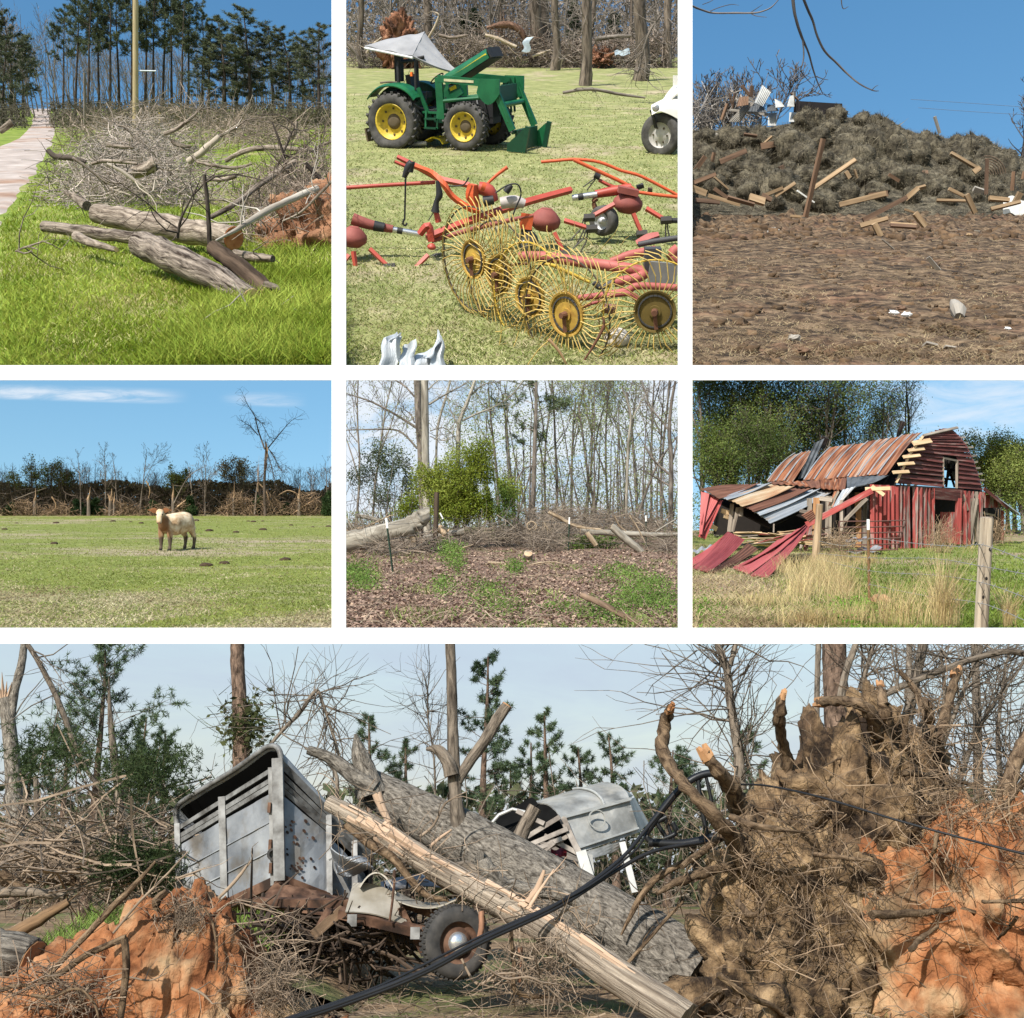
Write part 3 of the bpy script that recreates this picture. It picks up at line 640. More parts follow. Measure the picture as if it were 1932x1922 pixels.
 S=[([(230,1720),(400,1540),(540,1390),(660,1270),(790,1125)],(26,30,34,30,12),11.2,root,'brown stick leaning right across the clay mound',4),([(575,1490),(700,1340),(830,1210),(955,1075)],(12,13,12,6),11.1,tw,'thin pale stick rising from the clay mound',3),([(200,1745),(330,1680),(440,1600),(640,1512)],(24,30,32,30),10.9,root,'thick bent tan root over the clay mound',3),([(630,1515),(642,1640),(632,1760),(612,1930)],(34,36,34,30),10.75,root,'upright yellow brown stick in front of the clay mound',0),([(1110,1312),(1190,1230),(1245,1160),(1275,1122)],(16,18,14,8),11.6,tw,'forked pale stick poking up before the trailer panel',3),([(890,1215),(960,1190),(1040,1160)],(12,10,4),11.6,tw,'small dark twig at the top of the mound',6),([(1095,1680),(1100,1560),(1080,1440),(1040,1370)],(14,14,12,6),11.1,root,'dark root hanging down the face of the mound',4),([(790,1370),(800,1320),(850,1275)],(40,44,30),11.4,root,'stubby broken root at the crown of the mound',4),([(0,1780),(90,1755),(180,1760)],(22,20,12),10.8,root,'pale root end at the lower left corner',2),([(160,1805),(260,1815),(390,1770),(480,1850),(500,1925)],(16,18,16,14,12),10.6,root,'curling root low on the left of the mound',6),([(540,1760),(640,1715),(760,1730),(850,1690)],(8,9,8,4),11.,tw,'thin pale twig across the middle of the mound',5),([(970,1770),(1030,1800),(1080,1850)],(14,12,6),10.9,tw,'short pale root near the dark hole in the clay',4),([(1100,1380),(1190,1335),(1300,1360),(1440,1395)],(9,9,8,4),11.7,tw,'pale spray of twigs under the trailer corner',12),([(1300,1560),(1400,1530),(1520,1525),(1620,1540)],(8,8,7,3),11.8,tw,'pale twigs reaching right under the trailer floor',12),([(1180,1445),(1320,1430),(1470,1385)],(8,7,3),11.8,tw,'slender twig crossing below the trailer skirt',8),([(1200,1320),(1330,1345),(1430,1385)],(7,7,3),11.9,tw,'fine forked twig at the trailer door sill',8)]
 for pts,w,Y,mt,lb,tg in S:limb7(pts,w,Y,mt,lb,twigs=tg,tl=.35,tr=.006)
 limb7([(-420,1560),(-150,1590),(60,1630),(170,1660)],(250,255,250,240),12.2,gb,'big grey log end at the lower left edge',name='log',cat='log',cm=cut,n=18,jit=.015)
 trailer7(P,rng);crushed7(P,rng,q)
 # ---------------- the great fallen tree
 b=Vector((3.2,13.4,0));t=thing('fallen_tree','huge grey fallen tree lying over both trailers, roots to the right','tree',b)
 m=MB();dp=[(130,735,16.2,82),(330,850,15.8,108),(620,1005,15.2,130),(1000,1225,14.5,146),(1400,1460,13.9,162),(1650,1620,13.5,178),(1850,1760,13.2,205)]
 Q,R=resample([P.d(*zb(x,y),Y)for x,y,Y,_ in dp],[w*q*Y for*_,Y,w in[(a,b_,c_,d_)for a,b_,c_,d_ in dp]],8);m.tube(Q,R,28,jit=.012,rng=rng);mk('trunk',m,gb,t,smooth=True)
 def part(name,pts,Y,w,mt=gb,n=12,f=zb,tg=0):
  k=MB();Q,R=resample([P.d(*f(x,y),Y+(.0 if not isinstance(Y,float)else 0))for x,y in pts],np.array(w)*q*Y,6);k.tube(Q,R,n,jit=.03,rng=rng)
  if tg:side_twigs(rng,Q,tg,.5,.008,k)
  mk(name,k,mt,t,smooth=True)
 part('stem',[(600,960),(585,840),(575,700),(565,450),(560,200),(550,-25)],15.,(48,34,32,28,26,25),gbd,14);part('cut_limb',[(590,720),(650,620),(730,510),(790,410),(840,335)],15.,(26,28,30,30,28),gbd,12);part('stub',[(560,690),(540,620),(490,560),(430,555)],14.9,(36,34,26,8),gbd)
 part('broken_fork',[(160,790),(130,680),(95,590),(72,480)],15.8,(80,52,44,8),gb);part('limb',[(170,760),(60,690),(-60,600),(-170,560)],15.7,(46,40,30,22),gb);part('limb',[(180,780),(210,860),(245,930)],15.,(26,20,14),torn);part('limb',[(900,1020),(930,950),(985,850)],15.2,(40,36,34),gbd)
 m=MB();d=unit(np.array(tuple(P.d(*zb(840,335),15.)-P.d(*zb(790,410),15.))));e0=np.array(tuple(P.d(*zb(840,335),15.)));m.tube([e0-d*.02,e0+d*.015],[28*q*15*.96]*2,14);mk('cut_end',m,cut,t)
 # splintered log lying in front
 b2=Vector((2.2,12.2,0));lg=thing('splintered_log','pale splintered log lying in front of the great fallen tree','log',b2)
 m=MB();dp=[(-60,830,13.6,40),(180,960,13.3,52),(420,1120,13.,60),(800,1330,12.5,68),(1100,1500,12.1,72),(1450,1740,11.6,80),(1760,1940,11.2,86)]
 Q,R=resample([P.d(*zb(x,y),Y)for x,y,Y,_ in dp],[w*q*Y for _,_,Y,w in dp],6);m.tube(Q,R,18,jit=.04,rng=rng);mk('trunk',m,bark('weathered_log',(.09,.068,.05),(.42,.35,.275),.9,30,1.,bd=.05),lg,smooth=True)
 for i in range(40):
  j=int(rng.integers(2,len(Q)-8));L=int(rng.integers(4,9));jj=np.arange(j,min(len(Q),j+L));a=rng.uniform(.2,2.6);off=np.stack([0*jj,-np.sin(a)*R[jj],np.cos(a)*R[jj]],1);k=MB();pp=Q[jj]+off*rng.uniform(.9,1.06);k.tube(pp,np.linspace(1,.25,len(jj))*rng.uniform(.018,.05),5);mk('splinter',k,torn,lg)
 for i,(pts,w,Y,mt,lb,tg)in enumerate([([(700,1110),(730,1160),(800,1240),(930,1270),(1090,1290),(1200,1330)],(80,95,90,70,62,60),12.9,gb,'knobbly grey limb with a cut top on the splintered log',5),([(570,1160),(640,1150),(700,1190)],(44,50,56),12.9,gbd,'short cut stub beside the knobbly limb',0),([(950,1340),(1000,1260),(1030,1170)],(46,36,16),12.2,torn,'upright pale splinter standing on the log',4),([(960,1350),(1010,1270),(1080,1165)],(20,16,6),12.1,torn,'thin slanting splinter on the log',2),([(20,940),(150,1040),(260,1110),(420,1290),(540,1320)],(30,44,40,30,20),13.,root,'brown broken branch along the upper end of the log',14),([(400,1000),(470,940),(530,830),(640,770)],(16,14,10,4),14.2,tw,'forked pale twig in front of the stem\'s foot',5),([(450,1050),(510,1000),(560,965)],(18,15,10),13.8,torn,'short pale stick on the trunk below the stem',0),([(430,1200),(560,1280),(680,1390)],(22,18,8),12.9,root,'thin brown branch above the trailer wheel',10),([(860,1480),(875,1640),(890,1790),(1080,1815)],(22,22,24,14),11.9,root,'root hanging down and bending along the ground',4),([(905,1560),(912,1680),(900,1740)],(26,26,18),12.,bark('red_stake',(.1,.05,.03),(.3,.16,.1),1,6),'reddish stake standing under the splintered log',0),([(610,1620),(690,1750),(790,1700),(930,1690)],(12,13,12,6),11.7,tw,'curved pale twig below the trailer wheel',8),([(720,1650),(830,1720),(980,1720),(1140,1850)],(10,11,10,5),11.5,tw,'long pale twig on the ground below the log',10),([(1080,1430),(1150,1370),(1240,1350)],(12,10,3),12.,tw,'pale forked twig on the great trunk',10),([(1190,1510),(1250,1460),(1310,1440)],(14,12,4),12.1,tw,'pale twig pair beside the splintered log',6),([(1390,1710),(1500,1590),(1640,1430),(1735,1330)],(14,18,17,12),11.9,root,'thin tan branch slanting up across the great trunk',8),([(1420,1500),(1500,1340),(1590,1220),(1740,1130)],(10,30,34,30),13.2,root,'bent tan root reaching left from the root plate',10),([(710,1380),(712,1450),(700,1520)],(30,28,26),12.3,bark('red_stake',(.1,.05,.03),(.3,.16,.1),1,6),'rusty brown post stub touching the wheel',0),([(1180,1120),(1290,1250),(1450,1330)],(6,6,4),15,tw,'fine twig below the crushed trailer leg',8)]):
  limb7(pts,w,Y,mt,lb,zb,tg,.4)
 m=MB();C=np.array([tuple(P.d(*zb(rng.uniform(50,700),0),13.2))for _ in range(1)]);n=210;ii=rng.integers(2,26,n);C=Q[ii]+rng.normal(0,.17,(n,3));brush(rng,C,.6,.007,5,.25,3,.8,m);C=np.array([tuple(P.d(*zb(rng.normal(1000,120),rng.normal(1650,60)),rng.uniform(11.6,12.6)))for _ in range(200)]);brush(rng,C,.7,.006,5,.3,3,.8,m);mk('snapped_twigs',m,tw,kind='stuff',label='snapped twigs heaped along the splintered log',cat='twigs')
 roots7(P,rng,q,soil,clay,root,tw,cut,torn,limb7)
 # ---------------- black cable bundle and boom
 bm=plain('black_rubber',(.012,.012,.013),.45)
 for i,(pts,lb)in enumerate((([(-330,1950,10.6),(0,1845,10.9),(400,1690,11.2),(720,1520,11.5),(1100,1340,11.9),(1400,1130,12.3),(1550,960,12.6),(1720,745,12.8)],'thick black cable running from the lower edge up to the metal boom'),([(-330,1962,10.6),(0,1858,10.9),(400,1703,11.2),(720,1534,11.5),(1100,1358,11.9),(1400,1170,12.3),(1600,1070,12.5),(1900,1020,12.7)],'second black cable lying along the first, turning to the boom foot'),([(-300,1930,10.7),(200,1755,11.1),(700,1510,11.6),(1200,1285,12.),(1480,1080,12.4),(1560,960,12.7)],'thin black cable tied to the thick one'))):
  k=MB();Q,R=resample([P.d(*zb(x,y),Y)for x,y,Y in pts],[.021,.021,.012][i],6);k.tube(Q,R,8);mk('cable',k,bm,o=Vector(Q[0]),label=lb,cat='cable',smooth=True)
 b=P.d(*zb(1640,1040),12.9);t=thing('metal_boom','black steel boom frame lying against the root plate','boom',b);bs=plain('black_steel',(.015,.016,.018),.4,.3)
 def bar(name,pts,r,f=zb,Y=12.9):
  k=MB();Q,R=resample([P.d(*f(x,y),Y)for x,y in pts],r,4);k.tube(Q,R,6);mk(name,k,bs,t,smooth=True)
 bar('arm',[(1545,985),(1640,850),(1740,740),(1820,690),(1900,680),(1985,720),(2030,830)],.045);bar('arm',[(1560,1030),(1740,1035),(1900,1000)],.05);bar('strut',[(1630,870),(1690,1030)],.02);bar('strut',[(1600,930),(1660,1020)],.025);bar('strut',[(1810,700),(1830,860),(1860,1000)],.025);bar('strut',[(1560,1020),(1545,985),(1580,940),(1650,900)],.03);bar('strut',[(1640,1010),(1700,980),(1680,930)],.03);bar('strut',[(1850,690),(1880,830),(1870,900)],.02)
 k=MB();Q,R=resample([P.d(*zc(x,y),Y)for x,y,Y in((280,735,12.6),(430,742,12.),(700,800,11.4),(1100,920,10.8),(1450,1015,10.4),(1800,1105,10.))],.012,6);k.tube(Q,R,6);mk('wire',k,bm,o=Vector(Q[0]),label='thin black wire stretched across the root plate',cat='wire',smooth=True)
def trailer7(P,rng):
 galv=surf('galvanised_sheet',[(.34,(.12,.13,.145)),(.5,(.22,.232,.25)),(.66,(.32,.335,.35))],1.6,7,.5,.15,metal=.1,cols2=[(.34,(.09,.08,.07)),(.66,(.26,.245,.225))],scale2=2.2,mix2=(.52,.66),bs=5)
 trim_m=surf('weathered_steel',[(.34,(.07,.065,.06)),(.66,(.25,.25,.245))],5,6,.6,.2,metal=.3);rust=surf('rusty_steel',[(.36,(.022,.012,.008)),(.5,(.075,.038,.023)),(.64,(.17,.095,.06))],4,6,.85,.4);dark=plain('trailer_inside_shade',(.008,.008,.008),.95,spec=0.);rub=surf('old_tyre',[(.3,(.02,.02,.02)),(.7,(.06,.055,.05))],8,5,.85,.4)  # the inside colour is near-black, standing in for interior shade
 D=lambda x,y,Y,f=za:P.d(*f(x,y),Y)
 # corner posts: near edge, rear-left edge, far side
 T0,B0=D(1412,612,14.2),D(1425,1200,14.2);TL,BL=D(905,920,15.6),D(918,1440,15.4);T1,B1=D(1880,1090,15.3),D(1880,1370,15.0)
 base=Vector((B0.x,B0.y,0));t=thing('stock_trailer','dented grey metal stock trailer tilted up on its side','trailer',base)
 rear=[BL,B0,T0,TL];side=[B0,B1,T1,T0]
 def sheet(name,c,u0,u1,v0,v1,par=t,mt=galv,th=.02,amp=.015,nu=10,nv=8,push=None,uvs=(2,1.5)):
  n=(c[1]-c[0]).cross(c[3]-c[0]).normalized();s=rng.uniform(0,90)
  def f(u,v):
   p=quadpt(c,u0+(u1-u0)*u,v0+(v1-v0)*v)+n*amp*2*fbm(u*3+s,v*3,s,3)
   if push:p=p+push(u,v)
   return p
  k=MB();k.sheet(f,nu,nv,th,uvs=uvs);return mk(name,k,mt,par,smooth=False)
 def rail(name,a,b,w,th,mt=trim_m,up=(0,-1,.2),par=t):
  k=MB();k.beam(a,b,w,th,up);return mk(name,k,mt,par)
 for u0,u1 in((.02,.455),(.475,.93)):sheet('gate_panel',rear,u0,u1,.0,.75)
 sheet('corner_panel',rear,.94,1.0,.0,.96)
 for v in(.80,.85,.935):rail('slat',quadpt(rear,.02,v-.012),quadpt(rear,.94,v+.012),.055,.03)
 for v in(.25,.5):rail('seam',quadpt(rear,.02,v),quadpt(rear,.93,v),.012,.03,galv)
 for u,w in((.465,.085),(.935,.05),(.0,.07)):rail('post',quadpt(rear,u,-.05)+Vector((0,-.05,0)),quadpt(rear,u,.97)+Vector((0,-.05,0)),w,.05,trim_m)
 rail('corner_post',B0+Vector((0,-.04,-.05)),T0+Vector((0,-.04,.02)),.13,.08,trim_m);rail('sill',quadpt(rear,.3,-.03),quadpt(rear,1.02,-.03),.12,.10,rust)
 # latch
 for v in(.62,.3,.1):k=MB();k.box(quadpt(rear,.925,v)+Vector((0,-.1,0)),(.035,.05,.12));mk('latch',k,rust,t)
 k=MB();p=quadpt(rear,.965,.2);k.lathe([(.045,0),(.075,.0),(.075,.05),(.045,.05)],14,Matrix.Translation(p+Vector((-.02,-.05,0)))@Matrix.Rotation(math.pi/2,4,'X'));mk('rubber_ring',k,rub,t)
 # side
 sheet('side_panel',side,.01,.52,.0,.72,amp=.02);sheet('side_panel',side,.56,.98,-.1,.7,amp=.06,push=lambda u,v:Vector((0,.25*u*math.sin(v*3),-.12*u)))
 for v in(.77,.83,.9):rail('slat',quadpt(side,.0,v),quadpt(side,.98,v),.05,.03,trim_m,(0,-1,.1))
 for u in(.545,.83):rail('post',quadpt(side,u,-.02)+Vector((0,-.05,0)),quadpt(side,u,.97)+Vector((0,-.05,0)),.07,.05)
 rail('diagonal_brace',quadpt(side,.56,.45)+Vector((0,-.08,0)),quadpt(side,.82,.0)+Vector((0,-.08,0)),.05,.04);rail('top_rail',T0,T1,.08,.06);rail('side_sill',B0+Vector((0,-.02,-.04)),B1+Vector((0,-.02,-.06)),.12,.09,rust)
 # bent dark patches of hail marks on the near side panel
 k=MB()
 for _ in range(46):
  u,v=rng.normal(.13,.1),rng.choice([rng.normal(.5,.08),rng.normal(.12,.05),rng.uniform(.05,.65)])
  if .02<u<.5 and 0.02<v<.7:
   p=quadpt(side,u,v)+Vector((-.01,-.035,0));s=rng.uniform(.008,.026);a=rng.uniform(0,3);ex=(side[1]-side[0]).normalized();ez=(side[3]-side[0]).normalized();pts=[p+ex*s*math.cos(a+j*1.05)*1.2+ez*s*math.sin(a+j*1.05)for j in range(6)];k.add([tuple(x)for x in pts],[list(range(6))])
 mk('rust_spots',k,rust,t,kind='stuff')
 # roof: bow at the rear, skin running back along the body
 bow=[D(x,y,Y)for x,y,Y in((898,935,15.6),(892,880,15.6),(905,842,15.58),(940,812,15.5),(1050,745,15.2),(1200,655,14.75),(1330,560,14.4),(1372,540,14.3),(1405,545,14.25),(1422,572,14.2),(1428,612,14.2))]
 Qb,_=resample(bow,.03,3);L=T1-T0;LL=[Vector(x)for x in Qb]
 def rf(u,v):
  i=min(len(LL)-1,round(u*(len(LL)-1)));return LL[i]+L*v*.97+Vector((0,0,-.25*v*v*math.sin(u*3.1)+.03*fbm(u*4,v*4,3.)))
 k=MB();k.sheet(rf,len(LL)-1,10,.02,uvs=(2,4));mk('roof',k,galv,t)
 k=MB();k.sheet(lambda u,v:Vector(rf(u,v*.98+.015))+Vector((0,.02,-.045)),len(LL)-1,6,.01);mk('roof_shade_sheet',k,dark,t)  # near-black sheet added under the roof to darken the inside
 k=MB();k.tube(Qb,.035,8);mk('roof_bow',k,trim_m,t,smooth=True)
 # floor and far walls close the dark inside
 F0,F1,F2,F3=BL,B0,B1,BL+(B1-B0);k=MB();k.sheet(lambda u,v:quadpt([F0,F1,F2,F3],u,v)+Vector((0,0,-.03)),4,4,.08);mk('floor',k,rust,t)
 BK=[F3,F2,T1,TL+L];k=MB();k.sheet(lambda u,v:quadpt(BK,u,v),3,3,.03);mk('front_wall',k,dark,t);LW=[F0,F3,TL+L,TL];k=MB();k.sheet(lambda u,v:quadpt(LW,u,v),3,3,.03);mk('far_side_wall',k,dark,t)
 # underside: skirt, axle, frame
 sk=[D(1290,1345,14.0),D(1760,1400,13.2),D(1800,1320,14.9),D(1425,1205,14.15)];k=MB();k.sheet(lambda u,v:quadpt(sk,u,v),6,4,.03);mk('underside_plate',k,rust,t)
 fz=lambda x,y,Y:P.d(*zb(x,y),Y)
 rail('frame_beam',D(1290,1330,13.9),fz(60,1340,13.2),.07,.09,rust,(0,-.3,1));rail('frame_beam',fz(-10,1385,13.),fz(430,1490,12.9),.1,.1,rust,(0,-.4,1));rail('frame_beam',fz(200,1300,13.5),fz(560,1420,13.2),.08,.08,rust,(0,-.4,1));rail('cross_member',fz(-60,1370,13.),fz(-110,1460,13.),.08,.06,rust);rail('cross_member',fz(300,1360,13.),fz(420,1600,13.1),.07,.06,rust)
 k=MB();k.tube([fz(520,1520,13.3),fz(150,1480,13.9),fz(-200,1470,15)],.05,8);mk('axle',k,rust,t)
 k=MB()
 for x,y in((55,1425),(375,1490)):k.box(fz(x,y,12.8),(.1,.03,.12))
 mk("bolt_plates",k,trim_m,t,kind='stuff')
 # fenders: bent skins
 fn=surf('fender_tan',[(.3,(.25,.22,.17)),(.6,(.44,.41,.36)),(.8,(.55,.53,.5))],2,6,.55,.2,metal=.3)
 F=[fz(20,1380,12.9),fz(340,1460,12.9),fz(290,1300,13.3),fz(60,1235,13.3)];k=MB();k.sheet(lambda u,v:quadpt(F,u,v)+Vector((0,0,.05*math.sin(u*3))),8,5,.015);mk('fender_skirt',k,fn,t)
 k=MB();k.sheet(lambda u,v:fz(90+190*u,1330-165*math.sin((.1+u*.8)*math.pi)**.7+30*u,13.1+v*.6),14,4,.015);mk('fender_arch',k,fn,t)
 k=MB();k.sheet(lambda u,v:fz(270+340*u,1300+60*math.sin(u*2.6+.3)-45*v+40*u*v-30*(u>.6)*(u-.6),12.9+v*.5),14,4,.012);mk('bent_fender',k,fn,t)
 k=MB();k.sheet(lambda u,v:fz(-20+185*u-40*v,1185-130*v+20*math.sin(u*5)+70*u*v,13.9+.25*math.sin(u*4+v*3)),12,10,.012);mk('crumpled_panel',k,galv,t)
 k=MB();k.sheet(lambda u,v:fz(200+420*u,1290-60*v-40*math.sin(u*3),13.9+v*.3),10,4,.012);mk('crumpled_panel',k,galv,t)
 k=MB();k.tube([fz(270,1170,12.9),fz(268,1250,12.85),fz(258,1340,12.8),fz(245,1430,12.8)],.014,5);mk('chain',k,rust,t)
 rail('loose_board',D(1590,1500,12.8),D(1740,1370,13.1),.1,.03,bark('rotten_board',(.06,.04,.025),(.2,.13,.08),1,8),(.3,-1,0))
 # wheel: centre, axis turned to the viewer's right
 c=fz(580,1535,12.5);Mw=Matrix.Translation(c)@Matrix.Rotation(math.radians(22),4,'Z')@Matrix.Rotation(math.radians(-12),4,'Y')@Matrix.Rotation(math.radians(90),4,'X');R=.355
 k=MB();k.lathe([(.58*R,.1),(.70*R,.115),(.86*R,.115),(.97*R,.09),(R,.05),(R,-.05),(.97*R,-.09),(.86*R,-.115),(.6*R,-.1)],36,Mw);ty=mk('wheel',k,rub,t,smooth=True)
 k=MB()
 for i in range(44):
  a=i/44*6.2832
  for s in(-1,1):k.box((Mw@Vector((R*1.0*math.cos(a+s*.03),R*math.sin(a+s*.03),s*.045))),(.028,.028,.06),(Mw@Matrix.Rotation(a,4,'Z')).to_3x3())
 mk('tread',k,rub,ty,kind='stuff')
 k=MB();k.lathe([(.60*R,.1),(.58*R,.06),(.44*R,.02),(.40*R,.06),(.28*R,.07)],24,Mw);mk('rim',k,rust,ty,smooth=True)
 k=MB();k.lathe([(.3*R,.06),(.27*R,.11),(.16*R,.135),(.001,.14)],20,Mw);mk('hub_cap',k,plain('chrome',(.6,.61,.62),.25,.8),ty,smooth=True)
 # rubbish under the floor
 k=MB();C=np.array([tuple(D(rng.uniform(1300,2100),rng.uniform(1430,1620),rng.uniform(13,15)))for _ in range(420)]);C[:,2]=np.abs(C[:,2]);brush(rng,C,.8,.02,4,.3,4,.5,k);mk('wreck_litter',k,surf('litter_brown',[(.3,(.02,.013,.009)),(.7,(.085,.058,.04))],3,4,.9,isl=.4),kind='stuff',label='broken wood and litter under the tilted trailer',cat='litter')
def crushed7(P,rng,q):
 al=surf('aluminium_skin',[(.34,(.14,.14,.132)),(.5,(.25,.25,.238)),(.66,(.36,.36,.342))],2.2,7,.5,.2,metal=.1,cols2=[(.3,(.26,.24,.2)),(.7,(.42,.4,.36))],scale2=1.8,mix2=(.5,.7));rib=plain('aluminium_rib',(.36,.36,.34),.45,.2);dark=plain('crushed_inside_shade',(.008,.008,.008),.95,spec=0.);wood=surf('grey_board',[(.3,(.12,.1,.085)),(.7,(.34,.3,.26))],4,5,.9,.3)  # shade of the open interior is put into the near-black inside colour
 D=lambda x,y,Y:P.d(*zb(x,y),Y)
 a,b,c,d=D(1205,1082,18.6),D(1512,978,19.6),D(1462,812,19.7),D(1118,905,18.8)
 base=Vector((a.x,a.y,0));t=thing('crushed_trailer','crushed silver trailer with a rounded roof behind the fallen trunk','trailer',base)
 def sh(name,fn,nu,nv,mt=al,th=.02,uv=(2,1)):
  k=MB();k.sheet(fn,nu,nv,th,uvs=uv);return mk(name,k,mt,t)
 sh('side_panel',lambda u,v:quadpt([a,b,c,d],u,v)+Vector((0,.03*fbm(u*4,v*4,1.),0)),12,6)
 # roof: curves back from the side's top edge
 ra=[D(1118,905,18.8),D(1090,870,18.95),D(1050,838,19.2),D(1000,826,19.6),D(950,830,20.)];rb=[D(1462,812,19.7),D(1450,775,19.85),D(1410,740,20.1),D(1350,724,20.5),D(1310,726,20.9)]
 Qa,_=resample(ra,.1,4);Qb,_=resample(rb,.1,4);N=len(Qa)-1
 sh('roof',lambda u,v:Vector(Qa[round(v*N)]).lerp(Vector(Qb[round(v*N)]),u)+Vector((0,0,.025*fbm(u*5,v*5,6.))),14,N)
 sh('end_panel',lambda u,v:quadpt([b,D(1560,930,21),D(1490,800,21),c],u,v),4,5);sh('roof_end',lambda u,v:Vector(Qb[round(v*N)]).lerp(D(1480,790,21),u),4,N)
 def rail(name,p,r,w,th,mt,up=(0,-1,.2)):k=MB();k.beam(p,r,w,th,up);return mk(name,k,mt,t)
 rail('rub_rail',quadpt([a,b,c,d],-.02,1.0)+Vector((0,-.05,0)),quadpt([a,b,c,d],1.01,1.0)+Vector((0,-.05,0)),.05,.05,rib);rail('lower_trim',quadpt([a,b,c,d],0,.12)+Vector((0,-.05,0)),quadpt([a,b,c,d],1,.12)+Vector((0,-.05,0)),.03,.04,rib);rail('front_edge',a+Vector((0,-.05,0)),d+Vector((0,-.05,0)),.09,.06,wood)
 k=MB();k.tube(np.array([tuple(Vector(x).lerp(Vector(y),.62)+Vector((0,-.03,.02)))for x,y in zip(Qa,Qb)]),.025,6);mk('roof_rib',k,rib,t,smooth=True)
 k=MB();p=quadpt([a,b,c,d],.42,.72);k.lathe([(.135,0),(.15,0),(.15,.03),(.135,.03)],20,Matrix.Translation(p+Vector((.02,-.13,0)))@Matrix.Rotation(math.radians(20),4,'Z')@Matrix.Rotation(math.pi/2,4,'X'));mk('round_vent',k,rib,t)
 # open front: ribs, torn hood, boards, dark inside
 hood=[D(740,940,19.2),D(960,840,19.3),D(1060,845,19.0),D(940,1000,18.8)]
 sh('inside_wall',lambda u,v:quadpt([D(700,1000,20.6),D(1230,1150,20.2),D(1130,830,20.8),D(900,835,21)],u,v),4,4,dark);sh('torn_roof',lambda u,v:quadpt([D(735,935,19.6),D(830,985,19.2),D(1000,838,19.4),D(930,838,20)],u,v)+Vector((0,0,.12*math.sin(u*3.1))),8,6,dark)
 sh('floor',lambda u,v:quadpt([D(900,1080,18.6),D(1205,1190,18.4),D(1300,1150,20),D(1000,1010,20)],u,v),3,3,wood,.06)
 for p,r in(((945,1000),(1110,900)),((1030,995),(1200,1085)),((960,1040),(1150,960)),((940,1085),(1120,1010)),((1130,905),(1205,1085)),((1005,1090),(1080,1030)),((890,870),(1030,935))):rail('brace',D(*p,18.7),D(*r,18.6),.07,.04,wood)
 k=MB();k.tube([D(740,960,19.),D(800,890,19.),D(870,860,19.),D(950,880,18.9)],.03,6);mk('bent_bow',k,rib,t,smooth=True)
 rm=plain('red_plastic',(.16,.012,.02),.5);k=MB();k.sheet(lambda u,v:D(1065+80*u,1105-45*v+10*math.sin(u*6),18.9+.1*v),6,4,.02);mk('red_lining',k,rm,t)
 for i in range(5):rail('board',D(990+i*22,1080-i*10,18.8),D(1060+i*22,1030-i*8+i%2*20,18.9),.06,.03,wood)
 rail('leg',D(1215,1075,18.5),D(1262,1225,18.4),.16,.08,rib);rail('leg',D(1425,1030,19.2),D(1490,1285,19.),.1,.08,rib);sh('apron',lambda u,v:quadpt([D(1200,1200,18.5),D(1285,1190,18.5),D(1275,1090,18.55),D(1205,1085,18.5)],u,v),4,4);sh('apron',lambda u,v:quadpt([D(1275,1110,18.6),D(1400,1075,19.3),D(1440,1015,19.4),D(1210,1085,18.6)],u,v),4,3)
 sh('fallen_panel',lambda u,v:quadpt([D(640,940,18.2),D(740,985,18),D(720,930,18.4),D(650,880,18.5)],u,v)+Vector((0,0,.1*math.sin(u*3))),6,4)
 mb=blob(4,(5.2,20.5,.2),(1.5,1.,1.1),40,24,.35,2,lo=-.1);mk('clay_heap',mb,surf('far_clay',[(.3,(.24,.08,.03)),(.7,(.45,.2,.09))],3,6,1,.8),o=(5.2,20.5,0),label='reddish clay heap beyond the crushed trailer',cat='mound',smooth=True)
